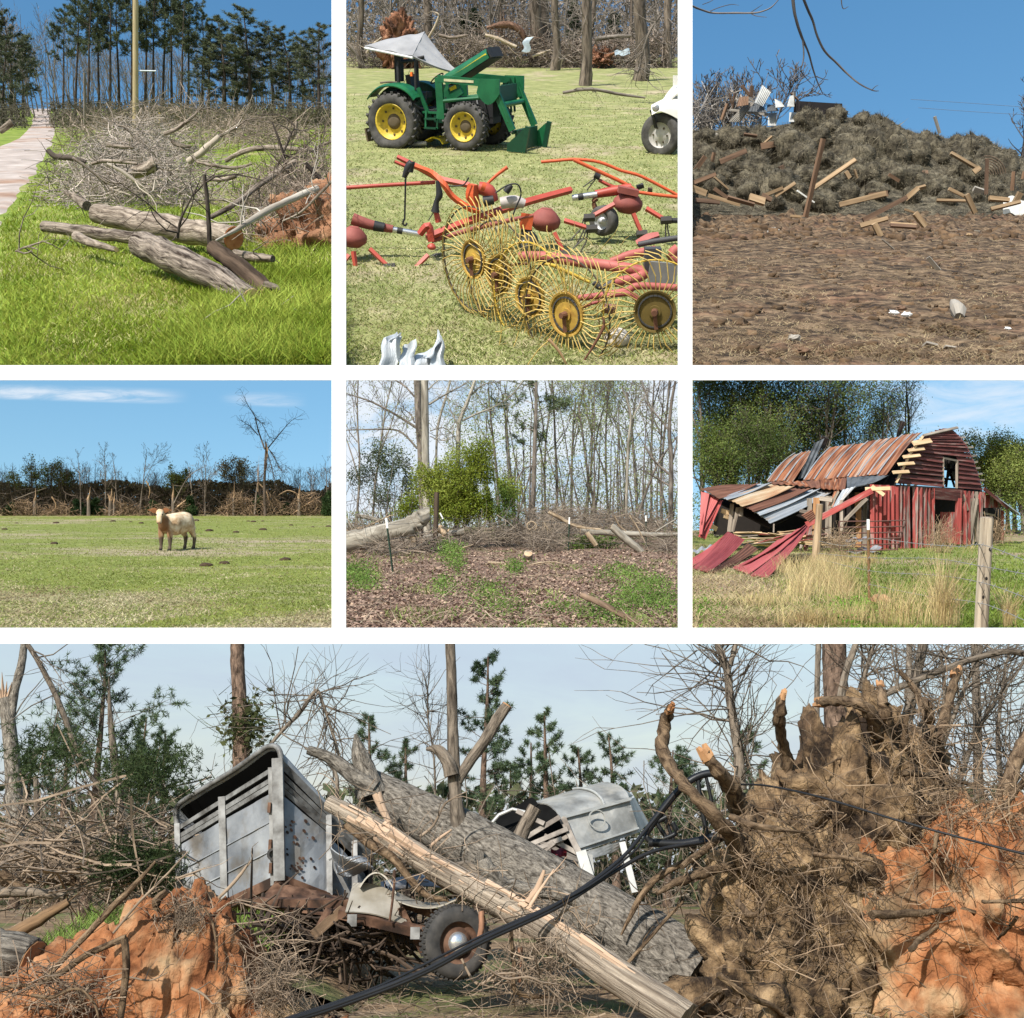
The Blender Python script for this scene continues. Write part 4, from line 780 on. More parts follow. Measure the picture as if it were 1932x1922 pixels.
def roots7(P,rng,q,soil,clay,root,tw,cut,torn,limb7):
 D=lambda x,y,Y:P.d(*zc(x,y),Y)
 b=Vector((4.9,12.8,0));t=thing('root_plate','towering upturned root plate caked in tan soil and orange clay','root plate',b)
 def lump(x,y,w,h,Y,dep,seed,amp,nu,nv,mt,sc=1.6,name='soil'):
  c=D(x,y,Y);k=blob(seed,c,(w*q*Y,dep,h*q*Y),nu,nv,amp,sc)
  # crumble: extra fine displacement
  V=k.V[0];n=np.array([fbm(a*3.2+seed,b_*3.2,c_*3.2,4)for a,b_,c_ in V]);n2=np.array([abs(fbm(a*1.3+seed,b_*1.3,c_*1.3+5,3))for a,b_,c_ in V]);ctr=np.array(tuple(c));dd=unit(V-ctr);k.V[0]=V+dd*(n*.42-n2*.75+.14)[:,None]
  k.V[0]=crumble(k.V[0],c,((3.2,.10),(8.,.05)),seed);V=k.V[0];V[:,2]=np.maximum(V[:,2],-.1);mk(name,k,mt,t,smooth=True)
 lump(620,1560,430,620,13.0,.9,3.3,.35,130,100,soil);lump(820,950,330,480,13.2,.75,7.7,.35,120,90,soil);lump(985,560,120,290,13.3,.35,1.2,.3,70,50,soil,2);lump(560,1030,240,260,13.0,.5,4.4,.4,80,56,soil);lump(1230,700,160,230,13.6,.4,6.1,.4,60,44,soil,2)
 lump(1480,1620,620,700,12.7,1.0,9.9,.25,150,110,clay,1.3,'clay');lump(1250,1330,360,420,12.9,.6,2.8,.35,90,66,soil);lump(1700,1200,300,300,13.2,.6,5.8,.3,60,50,clay,1.5,'clay')
 lump(380,1800,330,260,12.2,.5,8.2,.45,90,60,soil)
 # great broken roots, each with a torn end
 RT=[([(590,900),(560,760),(530,620),(500,480),(490,380),(512,275)],(52,45,42,40,42,18),12.7),([(340,980),(290,850),(240,740),(170,660),(110,575)],(70,66,58,50,36),12.4),([(340,1200),(260,1010),(180,920),(70,800),(-30,690),(-100,560),(-90,420),(-60,345)],(60,60,48,42,40,44,46,26),12.2),([(985,470),(945,370),(890,325),(800,312),(690,315)],(50,44,38,34,30),12.8),([(1040,420),(1020,320),(1000,228)],(44,38,20),12.9),([(1290,520),(1330,400),(1365,260),(1392,158)],(42,38,34,28),13.1),([(1240,420),(1190,270),(1100,165)],(26,24,16),13.),([(400,1180),(330,1150),(180,1165),(0,1215),(-130,1290)],(44,36,34,30,14),12.3),([(230,970),(120,1060),(0,1150)],(32,28,20),12.2),([(1180,640),(1130,520),(1140,380)],(32,28,16),13.1),([(1260,420),(1245,350),(1230,300)],(30,36,20),12.9),([(1560,980),(1640,760),(1720,560),(1760,480)],(34,44,50,50),13.4),([(1340,1200),(1500,1000),(1640,840),(1740,700)],(14,22,24,24),12.2),([(100,1900),(250,1700),(330,1650),(300,1600)],(36,40,30,14),11.6),([(0,1920),(100,1830),(180,1780)],(34,36,24),11.4),([(660,1090),(800,1105),(960,1125)],(16,16,8),11.9),([(250,900),(380,950),(640,980)],(26,24,6),11.9),([(180,1700),(320,1800),(450,1860),(540,1925)],(20,22,20,16),11.3),([(960,1400),(1150,1390),(1400,1370),(1580,1405)],(30,26,18,8),11.6),([(1155,1575),(1230,1500),(1300,1455)],(18,18,10),11.3),([(1520,1330),(1630,1330),(1740,1322)],(12,14,14),11.3),([(1600,1520),(1660,1460),(1695,1410)],(8,12,12),11.3),([(280,1330),(360,1400),(440,1300)],(22,20,10),12.),([(1290,980),(1280,1060),(1250,1130)],(16,14,6),12.),([(1110,680),(1250,690),(1400,720),(1560,760)],(24,22,16,8),12.6),([(720,640),(830,590),(1060,520),(1300,570)],(6,7,6,4),12.4)]
 for i,(pts,w,Y)in enumerate(RT):
  k=MB();Q,R=resample([D(x,y,Y+.35*math.sin(j+i))for j,(x,y)in enumerate(pts)],np.array(w)*q*Y,6);k.tube(Q+rng.normal(0,.25,Q.shape)*R[:,None]*.4,R*(.72 if i<12 else .7)*rng.uniform(.85,1.15,len(R)),10,jit=.07,rng=rng)
  if i>2:side_twigs(rng,Q,6,.5,.008,k,kids=8)
  o=mk('root',trim(k),root,t,smooth=True)
  if i in(0,1,2,3,4,5):
   k=MB();e=Q[-1];d=unit(Q[-1]-Q[-3])
   for j in range(6):a=rng.normal(0,.6,3);k.tube([e-d*.06+a*R[-1]*.3,e+d*rng.uniform(.01,.06)+a*R[-1]*.6],[R[-1]*.8,R[-1]*.35],5)
   mk('torn_end',k,cut,o)
 k=MB()
 for x,y,sx,sy,n,L in((500,1350,160,160,260,.8),(600,1650,220,140,420,.7),(900,1150,200,160,220,.6),(1000,1450,160,120,260,.7),(350,1750,140,100,260,.7),(1350,1150,140,120,200,.7),(1350,800,130,140,330,1.0),(640,820,160,120,160,.7),(420,1100,90,120,160,.6),(1600,1500,120,160,90,.4),(1550,850,120,130,260,1.1),(1150,480,140,130,200,.9),(300,1050,120,120,160,.7),(1500,1800,180,90,110,.5)):
  C=np.array([tuple(D(rng.normal(x,sx),rng.normal(y,sy),12.1+rng.normal(0,.25)))for _ in range(int(n*.33))]);C=C[C[:,2]>.02];brush(rng,C,L,.0058,6,.28,3,1.0,k,.06)
 mk('root_hairs',trim(k),surf('root_hair',[(.3,(.07,.045,.028)),(.7,(.26,.185,.12))],3,3,.9,isl=.5),t,kind='stuff')
panel7()
# ------------------------------------------------------------------ stage: cow in a pasture before a storm-torn wood
def z4(x,y):return(x*.325,716.5+y*.325)
def panel4():
 P=use(P4);rng=np.random.default_rng(4)
 gm=surf('pasture_ground',[(.3,(.10,.125,.022)),(.5,(.155,.18,.036)),(.7,(.22,.235,.06))],2.2,8,.95,.5,bs=14,cols2=[(.3,(.19,.15,.095)),(.7,(.38,.31,.21))],scale2=.22,mix2=(.5,.68),w2=(.5,1,1),bd=.03,nr=.65)
 yT=P.yg(974)
 wedge_ground(P,'pasture',gm,yT*1.25,.05,50,60,side=(120,6))
 # short grass, thin on the trampled ground in front
 G=ground_pts(rng,P,48000,P.yg(1196),yT,2.0)
 f=np.array([fbm(x*.3,y*.2,1.,4)for x,y in G[:,:2]]);dry=np.clip(f*6+(30-G[:,1])/8-G[:,0]*.05-.5,0,1)
 keep=rng.uniform(0,1,len(G))>dry*.85+.08;Gg=G[keep]
 gg=leafm('pasture_grass',(.13,.16,.03),(.25,.27,.07),.35,.25,.3)
 mk('pasture_grass',blades(rng,Gg,rng.uniform(.02,.055,len(Gg)),.008+Gg[:,1]*.0005,.8),gg,kind='stuff',label='short grazed pasture grass around the cow',cat='grass')
 dg=leafm('dry_stubble',(.26,.21,.12),(.42,.36,.24),.35,.15)
 D=G[~keep];D=D[:22000]
 mk('dry_grass',blades(rng,D,rng.uniform(.02,.06,len(D)),.014+D[:,1]*.0004,1.2),dg,kind='stuff',label='dry trampled grass in the front of the pasture',cat='grass')
 # tufts and mole hills
 dm=surf('mole_soil',[(.3,(.03,.02,.012)),(.7,(.07,.045,.028))],14,5,1,.6)
 src=None
 for x,y in((325,835),(655,825),(760,828),(820,836),(315,955),(1215,880),(1525,875),(1440,825),(1470,828),(1525,824),(1690,848),(1815,858),(1655,1050),(1200,1083),(1300,1070),(1140,822),(95,836),(25,872),(1905,855),(1370,890)):
  p=P.g(*z4(x,y));s=rng.uniform(.35,.8)
  if src is None:
   mb=blob(3,(0,0,0),(.32,.25,.14),12,6,.3,2,lo=-.1);src=mk('molehill',mb,dm,o=(0,0,0),label='small dark molehill of soil in the pasture',cat='molehill',group='molehills across the pasture',smooth=True);src.matrix_world=P.M@TRS(p,rng.uniform(0,6),s)
  else:copy_tree(src,P.M@TRS(p,rng.uniform(0,6),s))
  # --- wood edge
 bk=bark('grey_bark',(.06,.045,.035),(.2,.165,.135));bkd=bark('wood_dark',(.045,.034,.026),(.13,.1,.08))
 fresh=surf('fresh_wood',[(.3,(.22,.13,.075)),(.7,(.46,.32,.2))],6,4,.8,.3,stretch=(3,3,.6))
 tan=surf('torn_wood',[(.3,(.2,.12,.07)),(.7,(.44,.30,.18))],5,4,.85,.3,obj=.2)
 trees=[gen_tree(40+i,6,.06,(11,5,4),(42,40,45),(.4,.5,.5),.12,(.02,.14,.1),rmin=.012,fork=i%2)for i in range(5)]
 woods=MB()
 for i in range(130):
  w=thin_wood(trees[i%5])if i<5 else None
  if i<5:trees[i]=(trees[i],w)
  w=trees[i%5][1];Y=yT+rng.uniform(2.5,9);x=rng.uniform(-60,632);s=rng.uniform(.4,.66)*(1 if x>230 else 1.1)
  woods.merge(w,TRS((P.xr(x,Y),Y,0),rng.uniform(0,6),s))
 C=ground_pts(rng,P,1500,yT+1,yT+8,1.01,pad=12);C[:,2]=rng.uniform(.2,2.1,len(C));brush(rng,C,1.8,.02,5,.25,3,.8,woods)
 mk('woods',trim(woods),bkd,kind='stuff',label='brown leafless wood along the far side of the pasture',cat='woods')
 # understorey: a dark bank of old brush and evergreens behind
 lv=MB();C=ground_pts(rng,P,26000,yT+6,yT+11,1.01,pad=12);hh=np.array([2.2+1.5*fbm(x*.25,7.,0,3)for x in C[:,0]]);C[:,2]=rng.uniform(0,1,len(C))*hh*1.15;leaves_at(rng,C,.19,lv)
 mk('undergrowth',trim(lv),leafm('brown_scrub',(.12,.092,.06),(.23,.185,.12),.4,.2),kind='stuff',label='brown scrub filling the wood behind the pasture',cat='undergrowth')
 # evergreens
 cm=leafm('cedar_green',(.012,.028,.01),(.035,.06,.018),.4,.15)
 cs=None
 for x,y,h in((455,720,.75),(545,710,.8),(895,735,.7),(1105,690,.9),(1500,670,.9),(1660,755,.6),(1905,680,1.1),(60,690,.6)):
  Y=yT+rng.uniform(.3,1.5);p=P.d(z4(x,y)[0],974,Y);p.z=0
  if cs is None:
   cs=thing('cedar_bush','dark green cedar bush among the broken trees','bush',p,'cedar bushes at the wood edge')
   rr=np.random.default_rng(9);C=np.concatenate([unit(rr.normal(0,1,(150,3)))*rr.uniform(.2,1,(150,1))**.5*s_+np.array(c_)for c_,s_ in(((0,0,.5),.55),((.5,.1,.6),.4),((-.55,0,.45),.45),((.15,0,1.05),.4),((-.2,.1,1.45),.28),((.75,0,.3),.3))]);C=C[C[:,2]>.05]
   mk('crown',tufts(rr,C,.26,7,.035),cm,cs,local=True);m=MB();m.tube([(0,0,-.05),(0,0,1.6)],[.06,.02],5);mk('trunk',m,bkd,cs,local=True)
   cs.matrix_world=P.M@TRS(p,1,h)
  else:copy_tree(cs,P.M@TRS(p,rng.uniform(0,6),h))
  # tall bare trees standing out against the sky
 labs=['slim leafless tree left of the two pale ones beyond the pasture','tall pale leafless tree behind the orange splintered trunk','pale leafless tree right of the splintered trunks in the wood','leaning pale leafless tree above the cow\'s ears','wide leafless tree right of the cow\'s back','short leafless tree at the pasture wood\'s far end','faint leafless tree next to the far cedar','thin leafless tree beside the wide crowned one']
 for i,(x,yt,lb)in enumerate(((470,410,labs[0]),(612,405,labs[1]),(690,420,labs[2]),(810,400,labs[3]),(1190,425,labs[4]),(1900,470,labs[5]),(1810,520,labs[6]),(1120,470,labs[7]))):
  Y=yT+.8;p=P.d(z4(x,0)[0],974,Y);p.z=0;H=(z4(0,790)[1]-z4(0,yt)[1])*P.px(Y)
  lev=gen_tree(70+i,H,.055,(12,6,4),(38,40,40)if i!=4 else(55,45,45),(.3,.5,.5)if i!=4 else(.42,.5,.5),.35,rmin=.009,lean=((.12,0)if i==3 else(0,0)),fork=1 if i in(3,4)else 0)
  t=thing('bare_tree',lb,'tree',p)
  mk('trunk',tree_wood(lev[:2],None,(6,4)),bk,t,local=True);mk('crown',tree_wood([([],[]),([],[])]+lev[2:]),bk,t,local=True)
  # budding trees
 bud=[leafm('bud_green',(.16,.18,.05),(.26,.28,.09),.3,.3),leafm('bud_grey',(.22,.19,.13),(.33,.29,.2),.3,.3)]
 for i,(x,yt,w,bm,lb)in enumerate(((165,480,1.15,0,'green budding round tree at the far left of the wood'),(300,488,1.1,0,'green budding tree with a domed crown, second in the wood'),(410,520,.9,0,'small olive budding tree beside the two domed ones'),(985,530,1.,0,'olive budding tree behind the snapped leaning stem'),(1390,500,1.25,1,'pale grey budding tree left of the tall snapped tree'),(1070,560,.9,0,'low green budding tree behind the cow'))):
  Y=yT+5+i%3;p=P.d(z4(x,0)[0],974,Y);p.z=0;H=(z4(0,800)[1]-z4(0,yt)[1])*P.px(Y)
  lev=gen_tree(90+i,H*.93,.07,(12,6,4),(50,45,45),(.42*w,.5,.5),.3,rmin=.01,fork=1)
  t=thing('budding_tree',lb,'tree',p);mk('trunk',tree_wood(lev),bkd,t,local=True);mk('crown',tree_leaves(lev,i,8,.085,.16),bud[bm],t,local=True)
  # splintered trunks
 def snag(x,yb,yt,w,lb,lean=0,pale=True,sharp=4,dY=.2):
  Y=yT+dY;a=P.d(z4(x,0)[0],974,Y);a.z=0;H=(z4(0,yb)[1]-z4(0,yt)[1])*P.px(Y);zb=0 if yb>=790 else(z4(0,800)[1]-z4(0,yb)[1])*P.px(Y);r=w*.325*P.px(Y)/2
  t=thing('snapped_tree',lb,'tree',a)
  m=MB();m.tube([(0,0,0),(lean*.4,0,(zb+H)*.3),(lean*.8,0,(zb+H)*.55)],[r*1.2,r,r*.9],8,jit=.05,rng=rng);mk('trunk',m,bk,t,local=True,smooth=True)
  m=MB();z0=(zb+H)*.4
  for j in range(sharp):
   an=6.28*j/sharp+.4;q=Vector((lean+math.cos(an)*r*.5,math.sin(an)*r*.5,0));hh=(zb+H)*(rng.uniform(.6,.9)if j else 1.0);m.tube([(q.x*.9,q.y,z0),(q.x,q.y-.02,(z0+hh)/2),(q.x+rng.normal(0,.09),q.y,hh)],[r*.4,r*rng.uniform(.25,.5),r*.05],4)
  mk('splintered_top',m,fresh,t,local=True)
 snag(515,800,630,20,'orange splintered trunk left of the pale pair of trees');snag(640,800,638,22,'snapped trunk with a pale torn side by the fallen dark limb',0.05,sharp=6)
 snag(662,800,660,14,'short shattered trunk touching the torn pale one');snag(1357,800,600,14,'thin pink splintered trunk rising from the brush heap');snag(1737,800,615,20,'orange torn trunk at the far right heap')
 snag(1005,800,610,18,'grey trunk snapped at its top with a stem hanging',sharp=3);snag(203,800,640,20,'grey broken trunk at the left of the pasture edge',sharp=3);snag(1478,700,450,9,'thin leaning snag left of the tall snapped tree',.3,sharp=3)
 def limb4(pts,w,m,lb,tw=0,tl=.5,dY=.1,n=6,tr=.012,kids=0):
  Y=yT+dY;r=[x*.325*P.px(Y)/2 for x in(w if isinstance(w,(tuple,list))else[w]*len(pts))]
  return limb('broken_branch',[P.d(*z4(x,y),Y+(j*.15))for j,(x,y)in enumerate(pts)],r,m,lb,n=n,twigs=tw,tl=tl,tr=tr,rng=rng,kids=kids)
  # the tall snapped tree
 Y=yT-.3;b=P.d(z4(1537,0)[0],974,Y);b.z=0;t=thing('snapped_tree','tall snapped tree with two bare limbs and hanging broken branches','tree',b)
 def Z(x,y,dy=0):return P.d(*z4(x,y),Y+dy)
 px=.325*P.px(Y)
 m=MB();m.tube([Z(1540,800),Z(1535,600),Z(1540,480),Z(1545,400),Z(1537,338)],np.array([13,10,8.5,7,1])*px*.75,8,jit=.04,rng=rng);m.tube([Z(1550,420),Z(1548,385),Z(1545,365)],np.array([5,4,1])*px,5);mk('trunk',m,bkd,t,smooth=True)
 m=MB();m.tube([Z(1550,470,-.1),Z(1553,410,-.1),Z(1547,370,-.1)],np.array([2,4,1])*px,5);mk('torn_face',m,fresh,t)
 for path,w in((((1537,405),(1500,300),(1480,215),(1440,150),(1412,95)),(6,5,4,2.5,1)),(((1500,325),(1450,270),(1400,238)),(4,3,1)),(((1555,400),(1600,345),(1640,295),(1690,240),(1735,215)),(5,4,3,2,1)),(((1480,222),(1520,255),(1560,330),(1590,345)),(3,2.5,2,1)),(((1560,405),(1590,440),(1610,490),(1640,540)),(4,3,2,1)),(((1550,420),(1575,500),(1590,570),(1600,640)),(4,3,2,1)),(((1565,410),(1600,470),(1650,560)),(3,2,1)),(((1555,430),(1545,520),(1500,590)),(3,2,1))):
  m=MB();pp=np.array([tuple(Z(x,y,rng.normal(0,.3)))for x,y in path]);m.tube(pp,np.array(w)*px*.8,5)
  n=26;ii=rng.integers(1,len(pp),n);s=pp[ii]+(pp[ii-1]-pp[ii])*rng.uniform(0,1,(n,1));d=unit(unit(pp[ii]-pp[ii-1])+rng.normal(0,.6,(n,3)));Q=np.stack([s,s+d*.35,s+unit(d+rng.normal(0,.3,(n,3)))*.7,s+unit(d+rng.normal(0,.4,(n,3)))*1.0],1)
  V,F,U=tubes(Q,np.linspace(.014,.007,4)[None]*np.ones((n,1)),3);m.add(V,F,U);mk('limb',m,bkd,t,smooth=True)
  # leaning stems, torn limbs and heaps
 limb4([(1010,720),(1060,620),(1110,550),(1200,500)],(8,7,5,2),bk,'pale snapped stem leaning right behind the cow',14,.8,kids=20)
 limb4([(1010,615),(1060,620),(1095,618)],(4,3,2),bk,'short stem hanging flat from the grey snapped trunk')
 limb4([(80,700),(180,660),(270,630)],(6,5,3),bk,'long pale limb slanting over the left brush',6)
 limb4([(300,680),(325,740),(262,800)],(9,7,4),tan,'bent pale limb propped on the ground at left',4)
 limb4([(695,670),(760,700),(800,740)],(8,6,3),bkd,'dark limb arched beside the shattered trunk',8)
 limb4([(1500,600),(1545,650),(1560,700)],(7,9,5),fresh,'fresh orange limb torn below the tall tree',4)
 limb4([(1620,670),(1680,645),(1760,690),(1800,760)],(8,7,5,3),tan,'arched brown limb over the right heap',10)
 limb4([(1690,785),(1790,720),(1860,680)],(8,6,3),tan,'tan limb reaching up from the far right heap',12,.7)
 limb4([(850,590),(870,640),(862,690)],(8,6,3),tan,'short curled limb hanging in the middle tree',3)
 limb4([(1030,740),(1080,700),(1110,670)],(12,9,4),tan,'pale torn limb beside the cedar behind the cow',10)
 hp=MB()
 for cx,cw,top,n in((1370,110,1.9,500),(1560,120,1.7,350),(1780,120,1.8,450),(120,130,1.1,420),(700,130,1.0,300),(1060,90,1.1,250),(330,120,.9,260),(900,80,.9,160)):
  X=P.xr(z4(cx,0)[0],yT);W=cw*.325*P.px(yT);a=rng.normal(0,.5,(n,2));C=np.stack([X+a[:,0]*W,yT+.6+a[:,1]*.9,rng.uniform(.02,1,n)**1.2*top*np.exp(-a[:,0]**2)],1);brush(rng,C,.9,.022,5,.25,3,.7,hp)
 mk('brush_heaps',hp,surf('brush_tan',[(.3,(.1,.065,.04)),(.7,(.27,.185,.115))],3,3,.9,isl=.5),kind='stuff',label='heaps of tan torn branches along the pasture edge',cat='brush')
 # --- cow
 cow(P)
def cow(P):
 p=P.g(*z4(1020,990));rng=np.random.default_rng(1)
 t=thing('cow','cream coloured cow with muddy legs facing the viewer on the pasture','cow',p,R=Matrix.Rotation(math.radians(68),4,'Z')@Matrix.Scale(1.1,4))
 # skeleton, nose towards -x
 v=[];e=[];r=[]
 def n(co,rad,par=None):
  v.append(co);r.append(tuple(x*(1.52 if len(v)<6 or len(v)==12 else 1.2)for x in rad))
  if par is not None:e.append((par,len(v)-1))
  return len(v)-1
 pel=n((.58,0,1.0),(.25,.27));bel=n((.25,0,.87),(.27,.34),pel);mid=n((-.1,0,.85),(.27,.35),bel);sh=n((-.42,0,.90),(.23,.33),mid);ch=n((-.62,-.02,.9),(.15,.25),sh)
 nk=n((-.78,-.05,1.08),(.11,.16),ch);pol=n((-.90,-.10,1.29),(.105,.115),nk)
 fh=n((-.99,-.165,1.27),(.115,.105),pol);md_=n((-1.07,-.215,1.13),(.085,.085),fh);mz=n((-1.13,-.255,1.0),(.07,.07),md_);n((-1.16,-.275,.9),(.082,.066),mz)
 rump=n((.78,0,1.02),(.17,.21),pel)
 for s in(-1,1):
  a=n((-.48,.17*s,.72),(.13,.13),sh);b=n((-.51,.18*s,.5),(.085,.085),a);c=n((-.51,.18*s,.40),(.068,.07),b);d=n((-.51,.18*s,.15),(.04,.042),c);n((-.54,.18*s,.02),(.066,.06),d)
  a=n((.68,.17*s,.8),(.17,.15),pel);b=n((.60,.18*s,.6),(.115,.1),a);c=n((.76,.18*s,.42),(.07,.062),b);d=n((.73,.18*s,.16),(.04,.042),c);n((.69,.18*s,.02),(.066,.06),d)
 me=bpy.data.meshes.new('body');me.from_pydata(v,e,[]);ob=bpy.data.objects.new('body',me);SC.collection.objects.link(ob)
 md=ob.modifiers.new('skin','SKIN');
 for i,q in enumerate(r):me.skin_vertices[0].data[i].radius=q
 me.skin_vertices[0].data[0].use_root=True
 md.use_smooth_shade=True;md.branch_smoothing=.6
 ob.modifiers.new('sub','SUBSURF').levels=2;ob.modifiers['sub'].render_levels=2
 dg=bpy.context.evaluated_depsgraph_get();m2=bpy.data.meshes.new_from_object(ob.evaluated_get(dg));bpy.data.objects.remove(ob)
 # coat: cream, tan face and brisket, mud up the legs
 m,nt,nd,lk,b=_nodes('cow_coat');tc=nd.new('ShaderNodeTexCoord');sp=nd.new('ShaderNodeSeparateXYZ');lk.new(tc.outputs['Object'],sp.inputs[0])
 nz=nd.new('ShaderNodeTexNoise');nz.inputs['Scale'].default_value=5;nz.inputs['Detail'].default_value=5;lk.new(tc.outputs['Object'],nz.inputs['Vector'])
 r1=ramp(nd,[(.36,(.34,.22,.12)),(.5,(.52,.39,.25)),(.64,(.64,.53,.38))]);lk.new(nz.outputs[0],r1.inputs[0])
 def mr(x,a,b_):
  q=nd.new('ShaderNodeMapRange');q.interpolation_type='SMOOTHSTEP';lk.new(x,q.inputs[0]);q.inputs[1].default_value=a;q.inputs[2].default_value=b_;return q.outputs[0]
 def mul(a,b_,op='MULTIPLY'):
  q=nd.new('ShaderNodeMath');q.operation=op;
  for i,x in enumerate((a,b_)):
   if isinstance(x,float):q.inputs[i].default_value=x
   else:lk.new(x,q.inputs[i])
  return q.outputs[0]
 zz=mul(sp.outputs[2],mul(nz.outputs[0],.25),'ADD')
 def mix(f,a,c):
  q=nd.new('ShaderNodeMix');q.data_type='RGBA';lk.new(f,q.inputs[0]);lk.new(a,q.inputs[6]);q.inputs[7].default_value=(*c,1);return q.outputs[2]
 col=mix(mul(mul(mul(mr(sp.outputs[0],-.5,-.62),mr(sp.outputs[2],1.2,1.04)),mr(sp.outputs[0],-1.02,-.92)),.92),r1.outputs[0],(.16,.065,.02))
 col=mix(mul(mr(sp.outputs[2],1.24,1.34),mr(sp.outputs[0],-.8,-.9)),col,(.5,.34,.2))
 col=mix(mul(mr(sp.outputs[2],.97,.9),mr(sp.outputs[0],-1.1,-1.2)),col,(.5,.24,.2))
 col=mix(mul(mr(zz,.62,.5),.92),col,(.05,.036,.026));lk.new(col,b.inputs['Base Color']);b.inputs['Roughness'].default_value=.85
 m2.materials.clear();m2.materials.append(m)
 ob=bpy.data.objects.new('body',m2);SC.collection.objects.link(ob);ob.parent=t
 em=plain('cow_ear',(.2,.08,.03),.9);dk=plain('cow_eye',(.012,.01,.01),.3)
 for s in(-1,1):
  q=MB();ax=Vector((.56,-.83,0));c0=Vector((-.93,-.12,1.33))+ax*.10*s;q.sheet(lambda u,w:c0+ax*(s*u*.27)+Vector((0,-.01+.05*(w-.5)**2,(w-.5)*.17*math.sin(min(1,u*1.15+.18)*math.pi)**.6+.015*u)),6,4,.015);mk('ear',q,em,t,local=True)
  q=blob(1,Vector((-1.075,-.22,1.2))+Vector((.56,-.83,0))*.092*s,(.026,.026,.03),8,6,0);mk('eye',q,dk,t,local=True)
  q=blob(2,Vector((-1.225,-.325,.93))+Vector((.56,-.83,0))*.04*s,(.022,.022,.018),6,4,0);mk('nostril',q,dk,t,local=True)
  for x in(-.555,.675):q=MB();q.tube([(x,.17*s,-.005),(x,.17*s,.07)],[.062,.05],8);mk('hoof',q,dk,t,local=True)
 q=MB();q.tube([(.82,0,1.08),(.9,.02,.95),(.9,.03,.7),(.88,.03,.5),(.87,.03,.38)],[.035,.03,.022,.035,.01],6);mk('tail',q,m,t,local=True,smooth=True)
panel4()
